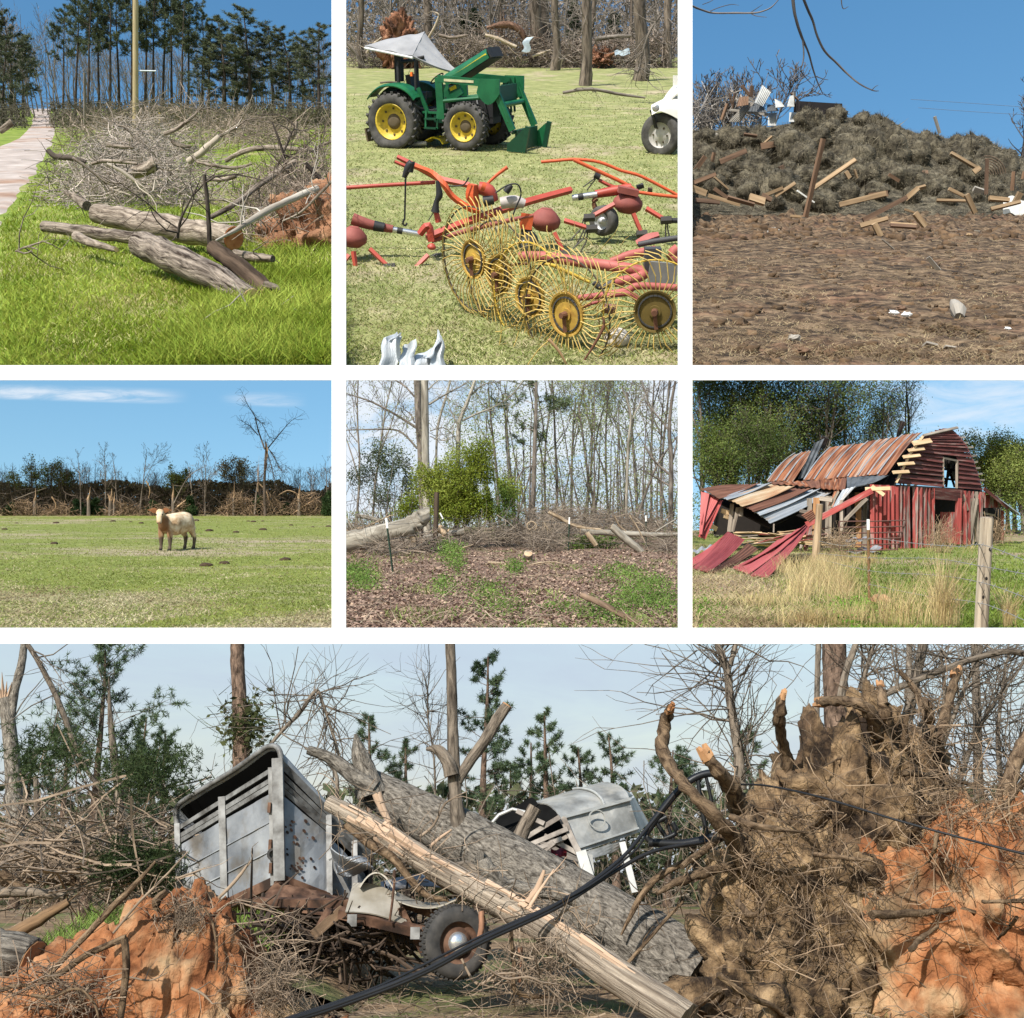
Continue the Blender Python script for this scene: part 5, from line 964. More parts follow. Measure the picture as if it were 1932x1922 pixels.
# ------------------------------------------------------------------ stage: cleared fence line by a spring wood
def z5(x,y):return(652+x*.325,716.5+y*.325)
def panel5():
 P=use(P5);rng=np.random.default_rng(5);q=.325*K
 D=lambda x,y,Y:P.d(*z5(x,y),Y)
 gm=surf('leaf_litter_ground',[(.3,(.085,.052,.036)),(.5,(.16,.105,.075)),(.7,(.26,.185,.14))],5,8,1,.7,bs=12,cols2=[(.3,(.07,.085,.025)),(.7,(.16,.18,.06))],scale2=.3,mix2=(.56,.68),nr=.68,bd=.03)
 wedge_ground(P,'woodland_ground',gm,75,.12,50,50)
 bk=bark('oak_bark',(.05,.042,.036),(.2,.17,.145),1.5,8);bkg=bark('pale_bark',(.12,.105,.085),(.36,.33,.28),.8,5);bt=bark('tan_branch',(.14,.1,.065),(.42,.33,.23),1,6);cut=surf('saw_cut',[(.3,(.3,.2,.12)),(.7,(.5,.37,.24))],8,4,.8,.2)
 tg=surf('brush_grey',[(.3,(.09,.07,.052)),(.7,(.26,.21,.165))],3,3,.9,isl=.5)
 # --- trees against the cloudy sky
 spring=[leafm('spring_leaf',(.18,.22,.07),(.30,.34,.13),.3,.45),leafm('yellow_leaf',(.22,.24,.09),(.34,.36,.16),.3,.45),leafm('dark_leaf',(.035,.055,.022),(.08,.11,.045),.35,.25)]
 def wtree(x,Y,H,seed,lb,lm=0,per=3,sz=.1,clear=.35,nb=(12,6,4),ang=(38,40,42),lf=(.32,.5,.5),r0=.12,lean=(0,0),fork=1,frac=1.0,spread=.22,m=bk,name='tree'):
  b=Vector((P.xr(z5(x,0)[0],Y),Y,0));lev=gen_tree(seed,H,r0,nb,ang,lf,clear,rmin=.012,lean=lean,fork=fork,trop=(.02,.16,.12))
  t=thing(name,lb,'tree',b);mk('trunk',trim(tree_wood(lev,None,(7,4,3,3)),o=b),m,t,local=True,smooth=True)
  if lm is not None:mk('crown',trim(tree_leaves(lev,seed,per,sz,spread,frac=frac),o=b),spring[lm],t,local=True)
 xs=[(900,'slim budding tree left of the dark pine'),(985,'budding tree beside the dark pine\'s trunk'),(1160,'tall budding tree right of the dark pine'),(1230,'budding tree with a narrow green crown past the pine'),(1310,'budding tree in the middle of the spring wood'),(1390,'budding tree with pale yellow leaves over the brush'),(1455,'fine twigged budding tree over the leaning log'),(1530,'budding tree behind the leaning pale log'),(1600,'thin grey budding tree in the right half of the wood'),(1690,'tall grey leafless tree near the right of the wood'),(1770,'leafless tree beside the twisted dark one'),(1840,'forked leafless tree at the right of the wood')]
 for i,(x,lb)in enumerate(xs):wtree(x,52+(i*37%11),11+(i*7%4),300+i,lb,(0,1,0,0,1,1,1,0,0,None,None,None)[i],20,.055,.3,fork=i%3,frac=.9,r0=.075,lean=(rng.normal(0,.05),0))
 for i,(x,lb)in enumerate(((60,'thin leafy tree at the far left of the fence line'),(150,'second thin leafy tree from the left of the fence line'))):wtree(x,56,10.5,340+i,lb,1,4,.045,.3,frac=.7,r0=.07)
 b=Vector((P.xr(z5(1085,0)[0],50),50,0));w,c=gen_pine(21,12.5,.13,.3,40,.17,.24,10,.016);t=thing('pine_tree','dark open crowned pine tree in the middle of the spring wood','tree',b);mk('trunk',trim(w,o=b),bk,t,local=True);mk('crown',trim(c,o=b),leafm('pine_dull',(.05,.07,.03),(.1,.13,.06),.3),t,local=True)
 def trunk(pts,w,Y,lb,limbs=(),m=bk,tw=30,L=1.2,leaf=None,kids=60):
  Q,R=resample([D(x,y,Y)for x,y in pts],np.array(w)*q*Y*.5,6);t=thing('tree',lb,'tree',Vector((Q[0][0],Q[0][1],0)));k=MB();k.tube(Q,R,10,jit=.03,rng=rng);mk('trunk',k,m,t,smooth=True)
  allq=[Q[len(Q)//3:]]
  for lp,lw in limbs:
   Q2,R2=resample([D(x,y,Y+.25*j)for j,(x,y)in enumerate(lp)],np.array(lw)*q*Y*.5,5);k=MB();k.tube(Q2,R2,7,jit=.04,rng=rng);side_twigs(rng,Q2,16,1.1,.014,k,5,.5,.25,.2,.2,40);mk('limb',trim(k),m,t,smooth=True);allq.append(Q2)
  if leaf is not None:
   A=np.concatenate(allq[1:]or allq);C=A[rng.integers(0,len(A),1500)]+rng.normal(0,.55,(1500,3));mk('crown',trim(leaves_at(rng,C,.035)),spring[leaf],t)
  return t
 trunk([(450,965),(440,500),(425,250),(415,-8)],(46,42,42,42),45,'dark oak trunk standing against its grey twin',[([(410,280),(300,210),(150,130),(-20,75)],(16,14,11,6)),([(415,400),(335,315),(250,290),(-10,295)],(13,12,10,6)),([(400,100),(345,40),(270,-5)],(12,10,7)),([(400,250),(375,200),(320,165)],(10,8,3))],leaf=1)
 trunk([(478,965),(465,500),(462,250),(458,-8)],(50,44,44,44),44,'straight grey trunk right of its dark twin',[([(485,145),(600,75),(700,25)],(13,10,5)),([(490,330),(560,355),(625,330)],(6,5,3)),([(490,300),(570,280),(630,330)],(6,5,3)),([(480,60),(520,20),(560,-5)],(9,8,6))],m=bkg,leaf=None)
 trunk([(520,950),(528,380),(545,230),(590,80),(610,-8)],(14,14,16,14,12),47,'slim trunk right of the grey one, bending right',m=bkg)
 trunk([(650,950),(655,330),(670,220),(715,110),(755,-8)],(26,26,24,20,16),46,'forked tree with a long low limb over the green bush',[([(678,240),(760,200),(850,165),(960,95),(1040,-5)],(14,12,11,9,6)),([(665,300),(620,200),(590,120)],(9,7,4)),([(720,100),(800,30),(900,12)],(10,8,5))],m=bkg,leaf=0)
 trunk([(1885,960),(1890,500),(1880,300),(1890,150),(1915,10)],(30,28,22,18,14),46,'dark twisted tree at the right edge of the fence line',[([(1890,560),(1800,480),(1745,400),(1740,340)],(16,13,10,5)),([(1885,620),(1800,570),(1710,520)],(12,10,5)),([(1880,300),(1800,200),(1740,130)],(12,9,5)),([(1895,480),(1920,380),(1935,300)],(12,10,6))])
 trunk([(1640,950),(1780,560),(1860,420),(1925,330)],(16,14,11,7),48,'thin stem leaning right across the dark twisted tree');trunk([(1625,940),(1640,400),(1655,200),(1600,40)],(18,15,12,8),50,'pale forked stem left of the twisted tree',[([(1650,260),(1700,160),(1760,60)],(9,7,4))],m=bkg);trunk([(900,800),(1020,540),(1110,495),(1170,440)],(9,8,6,3),45,'thin bowed stem leaning out of the green bush')
 k=MB()
 for i in range(46):
  x=rng.uniform(840,1930);Y=rng.uniform(50,64);H=rng.uniform(3,7);b=np.array([P.xr(z5(x,0)[0],Y),Y,0]);Q=wander(rng,b,(rng.normal(0,.12),0,1),H,6,.04,.02);V,F,U=tubes(Q[None],np.linspace(.05,.015,6)[None],4);k.add(V,F,U)
 C=ground_pts(rng,P,900,48,64,1.01);C[:,2]=rng.uniform(.2,3.4,len(C));brush(rng,C,1.6,.014,5,.2,3,2.0,k);mk('saplings',trim(k),bk,kind='stuff',label='thin grey saplings filling the spring wood',cat='saplings')
 k=MB();C=ground_pts(rng,P,46000,50,66,1.01);C[:,2]=rng.uniform(0,1,len(C))**1.5*6.5;C=C[(C[:,0]/C[:,1]>-.06)|(C[:,2]<1.2)];leaves_at(rng,C,.055,k);mk('young_leaves',trim(k),spring[0],kind='stuff',label='fresh green leaves on the undergrowth of the spring wood',cat='leaves')
 # --- bushes
 def bush(name,lb,lumps,Y,lm,n,sz,stems=14):
  c0=D(lumps[0][0],0,Y);b=Vector((c0.x,Y,0));t=thing(name,lb,'bush',b);C=[];tot=sum(a[2]*a[3]for a in lumps)
  for x,y,w,h in lumps:
   m_=int(n*w*h/tot);c=np.array(tuple(D(x,y,Y)));e=unit(rng.normal(0,1,(m_,3)))*rng.uniform(.15,1.08,(m_,1))**.5*np.array([w*q*Y,w*q*Y*.6,h*q*Y]);C.append(c+e)
  C=np.concatenate(C);C+=rng.normal(0,.16,C.shape);C=C[C[:,2]>.03];f=np.array([fbm(*(c*1.1),2)for c in C]);C=C[f>-.14]
  mk('crown',trim(leaves_at(rng,C,sz,asp=2.2)),lm,t);k=MB()
  for _ in range(stems):a=C[rng.integers(0,len(C))];k.tube(wander(rng,(b.x+rng.normal(0,.4),Y,0),(a[0]-b.x,a[1]-Y,a[2]+.5),np.linalg.norm(a-np.array(b)),6,.06),np.linspace(.03,.008,6),4)
  mk('stems',k,bk,t)
 priv=leafm('privet',(.19,.23,.03),(.32,.36,.075),.35,.5);dull=leafm('grey_green',(.045,.06,.03),(.1,.125,.06),.35,.3)
 bush('green_bush','large bright green bush behind the wooden fence post',[(620,620,130,150),(760,600,130,150),(700,480,110,90),(860,700,120,110),(520,560,60,90),(620,730,110,100),(800,420,50,90),(470,520,40,50),(930,640,80,60),(560,680,90,130),(440,600,50,90),(680,760,150,70),(900,780,90,50)],42,priv,46000,.04)
 bush('green_bush','dull green shrub on the left behind the pale log',[(280,500,90,120),(170,430,70,80),(330,620,80,110),(100,560,90,60),(230,680,90,60)],50,dull,9000,.045);bush('green_bush','small leafy bush at the foot of the twin trunks',[(400,720,60,60),(340,760,50,40)],46,priv,3000,.04,4);bush('green_bush','dark green bush tip beside the brush pile',[(900,690,60,70),(930,770,40,50)],41.5,leafm('privet_dark',(.05,.085,.015),(.11,.16,.03),.35,.3),4000,.035,4)
 # --- fence: steel posts, a wooden post, wires
 gp=plain('green_steel',(.02,.045,.03),.5);wp=plain('white_tip',(.8,.8,.78),.5)
 for(x0,y0),(x1,y1),Y,lb in(((276,1130),(235,805),26.6,'green steel fence post leaning left before the pale log'),((833,968),(833,770),42,'green steel fence post in front of the big bush'),((1293,1020),(1299,800),38.5,'green steel fence post right of the brush pile'),((1746,985),(1743,790),41,'green steel fence post nearest the right edge'),((645,965),(548,775),41,'green steel fence post leaning hard behind the wooden post'),((440,1010),(446,800),37,'thin rusty fence post in front of the pale log')):
  a,b=D(x0,y0,Y),D(x1,y1,Y);t=thing('fence_post',lb,'post',a,'steel fence posts');k=MB();m_=a.lerp(b,.82 if 'rusty' not in lb else 1.0);k.beam(a-(b-a)*.06,m_,.045,.012,(0,1,0));k.beam(a-(b-a)*.06+Vector((0,-.02,0)),m_+Vector((0,-.02,0)),.012,.04,(0,1,0))
  for s in np.linspace(.1,.8,12):k.box(a.lerp(b,s)+Vector((0,-.045,0)),(.03,.012,.012))
  if 'rusty' in lb:mk('stake',k,plain('post_rust',(.08,.04,.025),.9),t)
  else:mk('stake',k,gp,t);k=MB();k.beam(m_,b,.047,.03,(0,1,0));mk('white_tip',k,wp,t)
 k=MB();a,b=D(520,985,38),D(529,655,38);k.tube([a,a.lerp(b,.5),b],[.095,.09,.088],10,jit=.04,rng=rng);mk('wooden_post',k,bark('old_post',(.035,.026,.02),(.15,.11,.08),.7,14),o=a,label='tall dark wooden post in front of the green bush',cat='post',smooth=True)
 wm=plain('fence_wire',(.16,.15,.14),.5,.5);ends=[D(236,845,26.6),D(525,800,37.8),D(833,800,42),D(1299,830,38.5),D(1743,830,41)]
 for h,lb in((0,'top strand of wire between the steel fence posts'),(-.35,'middle strand of wire between the steel fence posts'),(-.7,'lowest strand of wire between the steel fence posts')):
  k=MB();pts=[]
  for a,b in zip(ends,ends[1:]):pts+=[a,a.lerp(b,.5)+Vector((0,0,-.06))]
  pts.append(ends[-1]);Q,R=resample([p+Vector((0,0,h))for p in pts],.006,3);k.tube(Q,R,4);mk('fence_wire',k,wm,o=Vector(Q[0]),label=lb,cat='wire')
  # --- logs and branches
 def lb5(pts,w,Y,m,lb,tw=0,name='broken_branch',cat='branch',cm=None,tl=.6,dY=0,n=8,kids=0,tr=.012):
  k=len(pts);limb(name,[D(x,y,Y+dY*j/(k-1))for j,(x,y)in enumerate(pts)],np.array(w if isinstance(w,(list,tuple))else[w]*k)*q*Y*.5,m,lb,cat,twigs=tw,tl=tl,tr=tr,rng=rng,capmat=cm,n=n,kids=kids)
 lb5([(-60,955),(100,925),(250,885),(370,850),(440,805),(485,775)],(125,118,108,105,100,70),37,bkg,'large pale beech log lying at the left edge',5,'log','log',n=18)
 lb5([(440,925),(560,905),(690,885)],(34,38,40),39,bkg,'short grey log right of the wooden post',4,'log','log',cut);lb5([(540,860),(600,880)],(34,24),38.5,cut,'split chunk of orange wood by the wooden post',0,'wood_chunk','wood');lb5([(60,790),(150,805),(215,830)],(22,26,20),41,bkg,'weathered grey slab behind the pale log',3);lb5([(0,880),(130,850),(260,790)],(12,12,6),40,bt,'thin tan branch above the pale log',12)
 lb5([(390,900),(400,960)],(50,30),37,bt,'torn splinter standing under the pale log end',2);lb5([(540,870),(575,900),(530,925)],(30,36,12),37.5,cut,'pale split wedge near the wooden post base',0,'wood_chunk','wood')
 lb5([(1180,770),(1240,800),(1310,840),(1400,865),(1480,870)],(24,24,22,20,14),40,bt,'tan snapped branch pointing left over the brush',5,tl=.8);lb5([(1362,882),(1480,888),(1620,895),(1800,902),(1940,900)],(36,36,34,28,22),40,bkg,'long pale log with a sawn end lying to the right',6,'log','log',cut);lb5([(1545,855),(1600,905),(1660,955),(1720,1005)],(44,46,46,44),38,bkg,'leaning pale log propped on the brush at right',2,'log','log',cut);lb5([(1400,890),(1430,930),(1455,965)],(30,34,30),38.5,bt,'short tan branch below the sawn log end',2)
 lb5([(1060,870),(1055,840),(1085,825),(1110,850),(1100,875)],(8,8,8,8,6),39,bt,'pale looped vine in the brush pile',4);lb5([(1150,830),(1180,870),(1230,900)],(8,8,5),39,bt,'thin curved vine beside the looped one',5);lb5([(1650,790),(1700,870),(1740,950)],(9,9,7),38.5,bt,'thin pale stick crossing the leaning log',4);lb5([(1560,790),(1590,850),(1630,880)],(10,9,6),39,bt,'thin stick above the leaning log',3);lb5([(1800,885),(1870,840),(1932,805)],(10,9,7),39,bkg,'pale stick slanting up at the right edge',4)
 lb5([(1375,1255),(1480,1300),(1600,1365),(1770,1460)],(36,38,34,30),16.4,bark('brown_stick',(.09,.06,.04),(.24,.165,.115),1,8),'thick brown stick lying in the front right corner',3,dY=-1.3);lb5([(825,1062),(920,1072),(1000,1092)],(16,18,8),30.5,bt,'pale twig lying by the seedlings',6);lb5([(1040,1085),(1130,1065),(1230,1060)],(10,12,6),30,bt,'thin pale twig right of the stump',6);lb5([(1640,1105),(1720,1112),(1780,1122)],(20,20,18),28.5,cut,'short pale stick on the leaves at right',0);lb5([(1165,1175),(1210,1222)],(22,18),25,bkg,'small grey stick stuck in the litter',0);lb5([(1060,1255),(1180,1270),(1330,1275)],(16,16,8),21.8,bk,'dark stick half buried in the litter',4);lb5([(1040,1250),(1150,1310),(1200,1340)],(7,7,4),20.5,bt,'thin twig slanting over the dark stick',3);lb5([(1210,1090),(1240,1150),(1275,1210),(1260,1240)],(8,8,8,5),25.5,bt,'bent pale twig in the middle of the litter',6);lb5([(1130,1390),(1200,1340),(1280,1320)],(6,6,3),17.5,bt,'fine twig in the front of the litter',4);lb5([(200,1415),(260,1370),(290,1340)],(10,10,5),17.5,bt,'short twig in the lower left litter',3);lb5([(1780,1190),(1800,1240),(1770,1280)],(9,8,5),22,bt,'bent twig in the weeds at right',3);lb5([(580,1015),(660,985),(740,960)],(12,12,6),36,bt,'pale forked twig before the brush pile',5)
 k=MB();p=D(1060,1035,32);k.tube([p+Vector((0,.1,-.02)),p+Vector((.0,-.12,.12))],[.13,.12],14,jit=.03,rng=rng);st=thing('stump','small pale sawn stump in the middle of the litter','stump',Vector((p.x,p.y,0)));mk('bark',k,bkg,st);k=MB();k.tube([p+Vector((0,-.12,.12)),p+Vector((0,-.13,.13))],[.118,.114],14);mk('cut_top',k,cut,st)
 k=MB()
 for cx,cy,w,h,n,Y in((1000,870,170,70,420,42),(1150,920,100,40,260,39),(1500,800,260,60,560,45),(1750,840,150,60,380,43),(1200,760,160,40,300,46),(80,870,110,70,260,40),(480,940,150,35,240,38),(750,900,100,40,220,41),(1300,860,200,60,300,42),(1880,960,60,40,140,38),(250,960,170,30,160,36)):
  C=np.array([tuple(D(rng.normal(cx,w*.5),rng.normal(cy,h*.5),Y+rng.normal(0,1.2)))for _ in range(n)]);C[:,2]=np.abs(C[:,2])*.85;brush(rng,C,1.5,.011,5,.2,3,.4,k)
 mk('brush_piles',trim(k),tg,kind='stuff',label='grey brush piled along the fence line',cat='brush')
 # --- litter and weeds
 G=ground_pts(rng,P,40000,P.yg(1196),40,2.0);C=G+np.array([0,0,.03])+rng.normal(0,.012,G.shape);m=MB();a=rng.uniform(0,6.283,len(C));s=rng.uniform(.014,.042,len(C))*(1+(C[:,1]-15)*.02);ex=np.stack([np.cos(a),np.sin(a),rng.normal(0,.35,len(C))],1)*s[:,None];ey=np.stack([-np.sin(a),np.cos(a),rng.normal(0,.35,len(C))],1)*s[:,None]*.6
 V=np.stack([C-ex,C-ey,C+ex,C+ey],1).reshape(-1,3);m.add(V,np.arange(len(V)).reshape(-1,4));mk('leaf_litter',m,leafm('dead_leaf',(.12,.07,.05),(.36,.25,.19),.45,.1,3,.015),kind='stuff',label='brown dead leaves covering the ground by the fence',cat='leaves')
 m=MB();m2=MB();wd=leafm('weed_leaf',(.08,.14,.025),(.2,.29,.07),.35,.35)
 for x,y,w,h,n,hh in((600,1050,60,60,420,.55),(650,1090,40,80,260,.5),(980,1120,50,40,240,.3),(1600,1150,120,50,420,.25),(1750,1220,130,60,600,.25),(1520,1380,180,70,700,.2),(1820,1320,110,80,700,.22),(820,1240,120,60,380,.18),(560,1240,60,60,260,.3),(900,1340,140,80,420,.15),(60,1130,90,60,700,.15),(100,1190,80,60,500,.15),(1480,940,120,30,420,.5),(1350,920,80,30,260,.5),(1640,1290,100,60,420,.2),(1250,1340,120,60,260,.12)):
  p=np.array([tuple(P.g(*z5(min(max(rng.normal(x,w*.6),0),1930),min(max(rng.normal(y,h*.5),985),1445))))for _ in range(n)]);p[:,2]=rng.uniform(.02,1,n)**1.3*hh;leaves_at(rng,np.repeat(p,3,0)+rng.normal(0,.05,(3*n,3))*[1,1,.4],np.repeat(.02*(1+(p[:,1]-16)*.04),3),m)
 mk('weeds',m,wd,kind='stuff',label='fresh green weeds sprouting through the dead leaves',cat='weeds')
 G=ground_pts(rng,P,9000,P.yg(1196),45,2.0);f=np.array([fbm(x*.5,y*.3,9.,3)for x,y in G[:,:2]]);G=G[(f>.12)|((G[:,0]/G[:,1]<-.115)&(G[:,1]>21))];m=MB();blades(rng,G,rng.uniform(.04,.16,len(G)),.012+G[:,1]*.0004,.6,2,m);mk('grass_tufts',m,leafm('thin_grass',(.12,.17,.04),(.27,.3,.1),.35,.3),kind='stuff',label='thin grass growing through the leaf litter',cat='grass')
 k=MB();C=ground_pts(rng,P,700,P.yg(1196),40,2.);C[:,2]=.04;brush(rng,C,.5,.007,4,.25,3,.15,k);mk('fallen_twigs',trim(k),surf('twig_tan',[(.3,(.16,.12,.085)),(.7,(.36,.29,.21))],3,3,.9,isl=.4),kind='stuff',label='small twigs scattered over the leaf litter',cat='twigs')
panel5()
# ------------------------------------------------------------------ stage: storm-torn red barn
def z6(x,y):return(1304+x*.325,716.5+y*.325)
def panel6():
 P=use(P6);rng=np.random.default_rng(6);q=.325*K
 D=lambda x,y,Y:P.d(*z6(x,y),Y)
 def rise(X,Y):return max(0,(Y-38))*.016*(1 if X>12 else .6)
 gm=surf('barnyard_ground',[(.3,(.10,.12,.03)),(.5,(.17,.19,.05)),(.7,(.25,.26,.08))],2,7,1,.6,bs=10,cols2=[(.3,(.16,.11,.07)),(.7,(.34,.26,.17))],scale2=.16,mix2=(.5,.6),bd=.03)
 wedge_ground(P,'barnyard',gm,82,.06,50,50,fn=rise,side=(6,120))
 def red(n,dull=0.):return surf(n,[(.3,(.13,.022,.02)),(.55,(.24,.045,.04)),(.75,(.31,.09,.08))],1,6,.85,.3,coord='UV',stretch=(9,.7,1),obj=.25,cols2=[(.3,(.10,.075,.065)),(.7,(.30,.26,.235))],scale2=1.0,mix2=(.56-dull,.70-dull),w2=(8,.8,1),dist=.5)
 rb=red('red_board');rw=red('worn_red_board',.10);clap=surf('old_clapboard',[(.3,(.055,.018,.016)),(.55,(.12,.035,.03)),(.75,(.2,.15,.13))],1,6,.9,.4,coord='UV',stretch=(8,.8,1),obj=.3,dist=.4)
 grey=surf('grey_board',[(.3,(.1,.08,.065)),(.7,(.32,.27,.22))],1,6,.9,.4,coord='UV',stretch=(10,.8,1),obj=.2);fresh=surf('bright_lumber',[(.3,(.42,.27,.14)),(.7,(.66,.48,.30))],1,5,.8,.2,coord='UV',stretch=(8,.8,1),obj=.12)
 rust=surf('rusted_roof',[(.36,(.085,.03,.015)),(.5,(.22,.078,.034)),(.64,(.36,.16,.08))],1,7,.75,.2,coord='UV',stretch=(3.5,.6,1),obj=.18,cols2=[(.3,(.22,.17,.13)),(.7,(.40,.36,.31))],scale2=.9,mix2=(.52,.68),w2=(5,.45,1))
 zinc=surf('grey_roof_tin',[(.3,(.24,.26,.28)),(.7,(.42,.44,.46))],1,6,.5,.1,metal=.2,coord='UV',stretch=(3,.7,1),obj=.12,cols2=[(.3,(.22,.11,.05)),(.7,(.40,.29,.16))],scale2=1.,mix2=(.56,.7),w2=(4,.4,1));brownr=surf('brown_roof_tin',[(.3,(.085,.035,.022)),(.7,(.20,.09,.055))],1,6,.8,.15,coord='UV',stretch=(3,.7,1),obj=.15);dtin=surf('dark_tin',[(.3,(.05,.055,.06)),(.7,(.16,.17,.18))],2,5,.5,.2,metal=.3)
 rtin=surf('red_painted_tin',[(.3,(.26,.045,.045)),(.7,(.42,.10,.095))],1,5,.6,.1,coord='UV',stretch=(2,.6,1),obj=.15)
 inner=plain('barn_shade_and_knots',(.014,.01,.008),.95)  # near-black colour holds the barn's inner shade; post knots share it
 base=D(1040,1005,50);base.z=0
 t=thing('barn','collapsing red barn with a gambrel roof of rusted tin','barn',base)
 def brd(name,a,b,w,th,m,up=(0,-1,0),par=t):k=MB();k.beam(a,b,w,th,up);return mk(name,k,m,par)
 def tin(name,c,m,par=t,ribs=5,nu=20,nv=6,bend=None,th=.02,rib=.018,uv=(1,3)):
  """one sheet, corners c = near-left, near-right, far-right, far-left; ribs run from edge 0-1 to edge 3-2"""
  n=(c[1]-c[0]).cross(c[3]-c[0]).normalized()
  def f(u,v):
   p=quadpt(c,u,v)+n*rib*math.cos(u*ribs*2*math.pi)
   return p+(bend(u,v)if bend else Vector((0,0,0)))
  k=MB();k.sheet(f,nu,nv,th,uvs=uv);return mk(name,k,m,par,smooth=False)
  # ---- gable: depth runs from 50 at the left corner to 56 at the right one
 gy=lambda x:50+(x-1040)/650*6
 G=lambda x,y,dy=0:D(x,y,gy(x)+dy)
 Lp=[(1190,606),(1230,510),(1270,430),(1305,375),(1345,335),(1420,305),(1488,290)];Rp=[(1690,646),(1668,560),(1642,480),(1602,392),(1560,335),(1530,308),(1505,288)]
 def along(pl,s):
  s*=len(pl)-1;i=min(int(s),len(pl)-2);f=s-i;return(pl[i][0]+(pl[i+1][0]-pl[i][0])*f,pl[i][1]+(pl[i+1][1]-pl[i][1])*f)
 NB=18
 for i in range(NB):
  s0=(i+.5)/NB*.97;a,b=along(Lp,s0),along(Rp,s0)
  def seg(u0,u1):
   p=G(a[0]+(b[0]-a[0])*u0,a[1]+(b[1]-a[1])*u0);r=G(a[0]+(b[0]-a[0])*u1,a[1]+(b[1]-a[1])*u1)
   if(r-p).length>.2:brd('clapboard',p+Vector((0,rng.normal(0,.015),rng.normal(0,.012))),r+Vector((0,rng.normal(0,.015),rng.normal(0,.012))),.235 if i<14 else .2,.03,clap,(-.55,-1,.28))
  wx0,wx1=(1463-a[0])/(b[0]-a[0]),(1542-a[0])/(b[0]-a[0]);ym=a[1]+(b[1]-a[1])*(wx0+wx1)/2
  if 452<ym<632:seg(0 if i%5 else-.005,wx0);seg(wx1,1.0)
  else:seg(0,1)
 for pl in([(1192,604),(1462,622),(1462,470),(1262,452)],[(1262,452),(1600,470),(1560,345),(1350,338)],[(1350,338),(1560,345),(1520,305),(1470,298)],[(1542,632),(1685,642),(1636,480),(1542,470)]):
  cc=[G(x,y,.5)for x,y in pl];k=MB();k.sheet(lambda u,v:quadpt(cc,u,v),2,2,.04);mk('gable_shade_backing',k,inner,t)  # dark sheets added behind the boards so the gaps read as shade
  # window frame, inside lattice
 for p,r,w,m in(((1463,455),(1463,632),.09,grey),((1543,470),(1540,632),.12,grey),((1460,455),(1545,472),.09,grey)):brd('window_frame',G(*p,-.06),G(*r,-.06),w,.06,m,(-.3,-1,0))
 for p,r in(((1480,470),(1530,625)),((1540,480),(1465,610)),((1500,460),(1480,625)),((1465,520),(1540,530)),((1465,575),(1540,585))):brd('rafter',G(*p,1.5),G(*r,1.6),.1,.06,inner)
 # ---- lower front wall: upright boards
 def topy(x):return 606+(x-1040)/650*48
 def boty(x):return 1006-(x-1040)/650*62
 x=1040
 while x<1690:
  w=rng.uniform(19,27)
  if x+w>1690:w=1690-x
  xm=x+w/2
  if 1400<xm<1545 or 1262<xm<1284:x+=w;continue
  yt=topy(xm)+(0 if xm>1190 else rng.uniform(-6,4));yb=boty(xm)+rng.uniform(-8,8)
  m=rb if xm<1200 else(rw if xm<1600 else(rw if rng.uniform()<.5 else grey));ln=rng.normal(0,2)if xm<1560 else rng.normal(3,6)
  Yq=gy(xm);brd('wall_board',D(xm+ln,yb,Yq+rng.normal(0,.04)),D(xm,yt,Yq+rng.normal(0,.03)),w*q*Yq*1.2,.03,m,(-.5,-1,0));x+=w
 for y0,y1 in((640,650),(660,670),(680,690)):brd('lintel_board',G(1398,y0,-.08),G(1580,y0+14,-.08),.22,.04,clap,(-.5,-1,0))
 brd('door_jamb',G(1402,690,-.05),G(1402,975,-.05),.09,.08,rw);brd('door_jamb',G(1552,690,-.12),G(1548,957,-.12),.3,.05,rb);brd('door',G(1500,770,.35),G(1500,950,.35),.9,.04,red('dark_red_door',.0));brd('brace',G(1580,670,-.1),G(1606,760,-.1),.12,.04,grey)
 # dark inside: floor, back wall, partitions keep light out
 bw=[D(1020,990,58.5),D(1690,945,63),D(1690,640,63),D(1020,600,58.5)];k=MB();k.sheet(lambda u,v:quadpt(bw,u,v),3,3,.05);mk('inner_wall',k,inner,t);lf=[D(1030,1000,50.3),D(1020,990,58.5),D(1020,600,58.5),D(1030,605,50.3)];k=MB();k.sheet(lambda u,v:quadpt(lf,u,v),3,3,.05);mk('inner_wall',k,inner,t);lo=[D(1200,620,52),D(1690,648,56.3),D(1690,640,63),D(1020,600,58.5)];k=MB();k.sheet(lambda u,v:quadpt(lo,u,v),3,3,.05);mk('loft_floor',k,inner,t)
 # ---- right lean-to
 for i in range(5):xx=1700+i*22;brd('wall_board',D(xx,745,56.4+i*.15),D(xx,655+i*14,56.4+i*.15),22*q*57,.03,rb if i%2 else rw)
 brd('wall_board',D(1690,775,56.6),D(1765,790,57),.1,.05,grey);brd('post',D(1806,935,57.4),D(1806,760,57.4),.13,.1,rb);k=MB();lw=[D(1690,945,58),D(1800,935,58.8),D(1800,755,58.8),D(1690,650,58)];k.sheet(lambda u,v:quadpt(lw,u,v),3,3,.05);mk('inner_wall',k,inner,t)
 for i in range(4):brd('wall_board',D(1590+i*8,960,55.2),D(1600+i*20,690,55.3),.12,.04,grey)
 tin('roof_sheet',[D(1700,628,55.7),D(1705,640,57.8),D(1905,790,58.4),D(1898,775,56.6)],zinc,ribs=3);brd('fascia',D(1700,634,55.6),D(1840,745,56.5),.16,.05,clap)
 # ---- purlin ends and ridge
 for p,r in(((1288,372),(1392,354)),((1262,412),(1352,402)),((1232,450),(1328,440)),((1203,493),(1294,486)),((1172,540),(1264,535))):brd('purlin',G(*p,-.25),G(*r,-.35),.24 if p[1]<380 else .15,.06,fresh,(-.3,-1,.3))
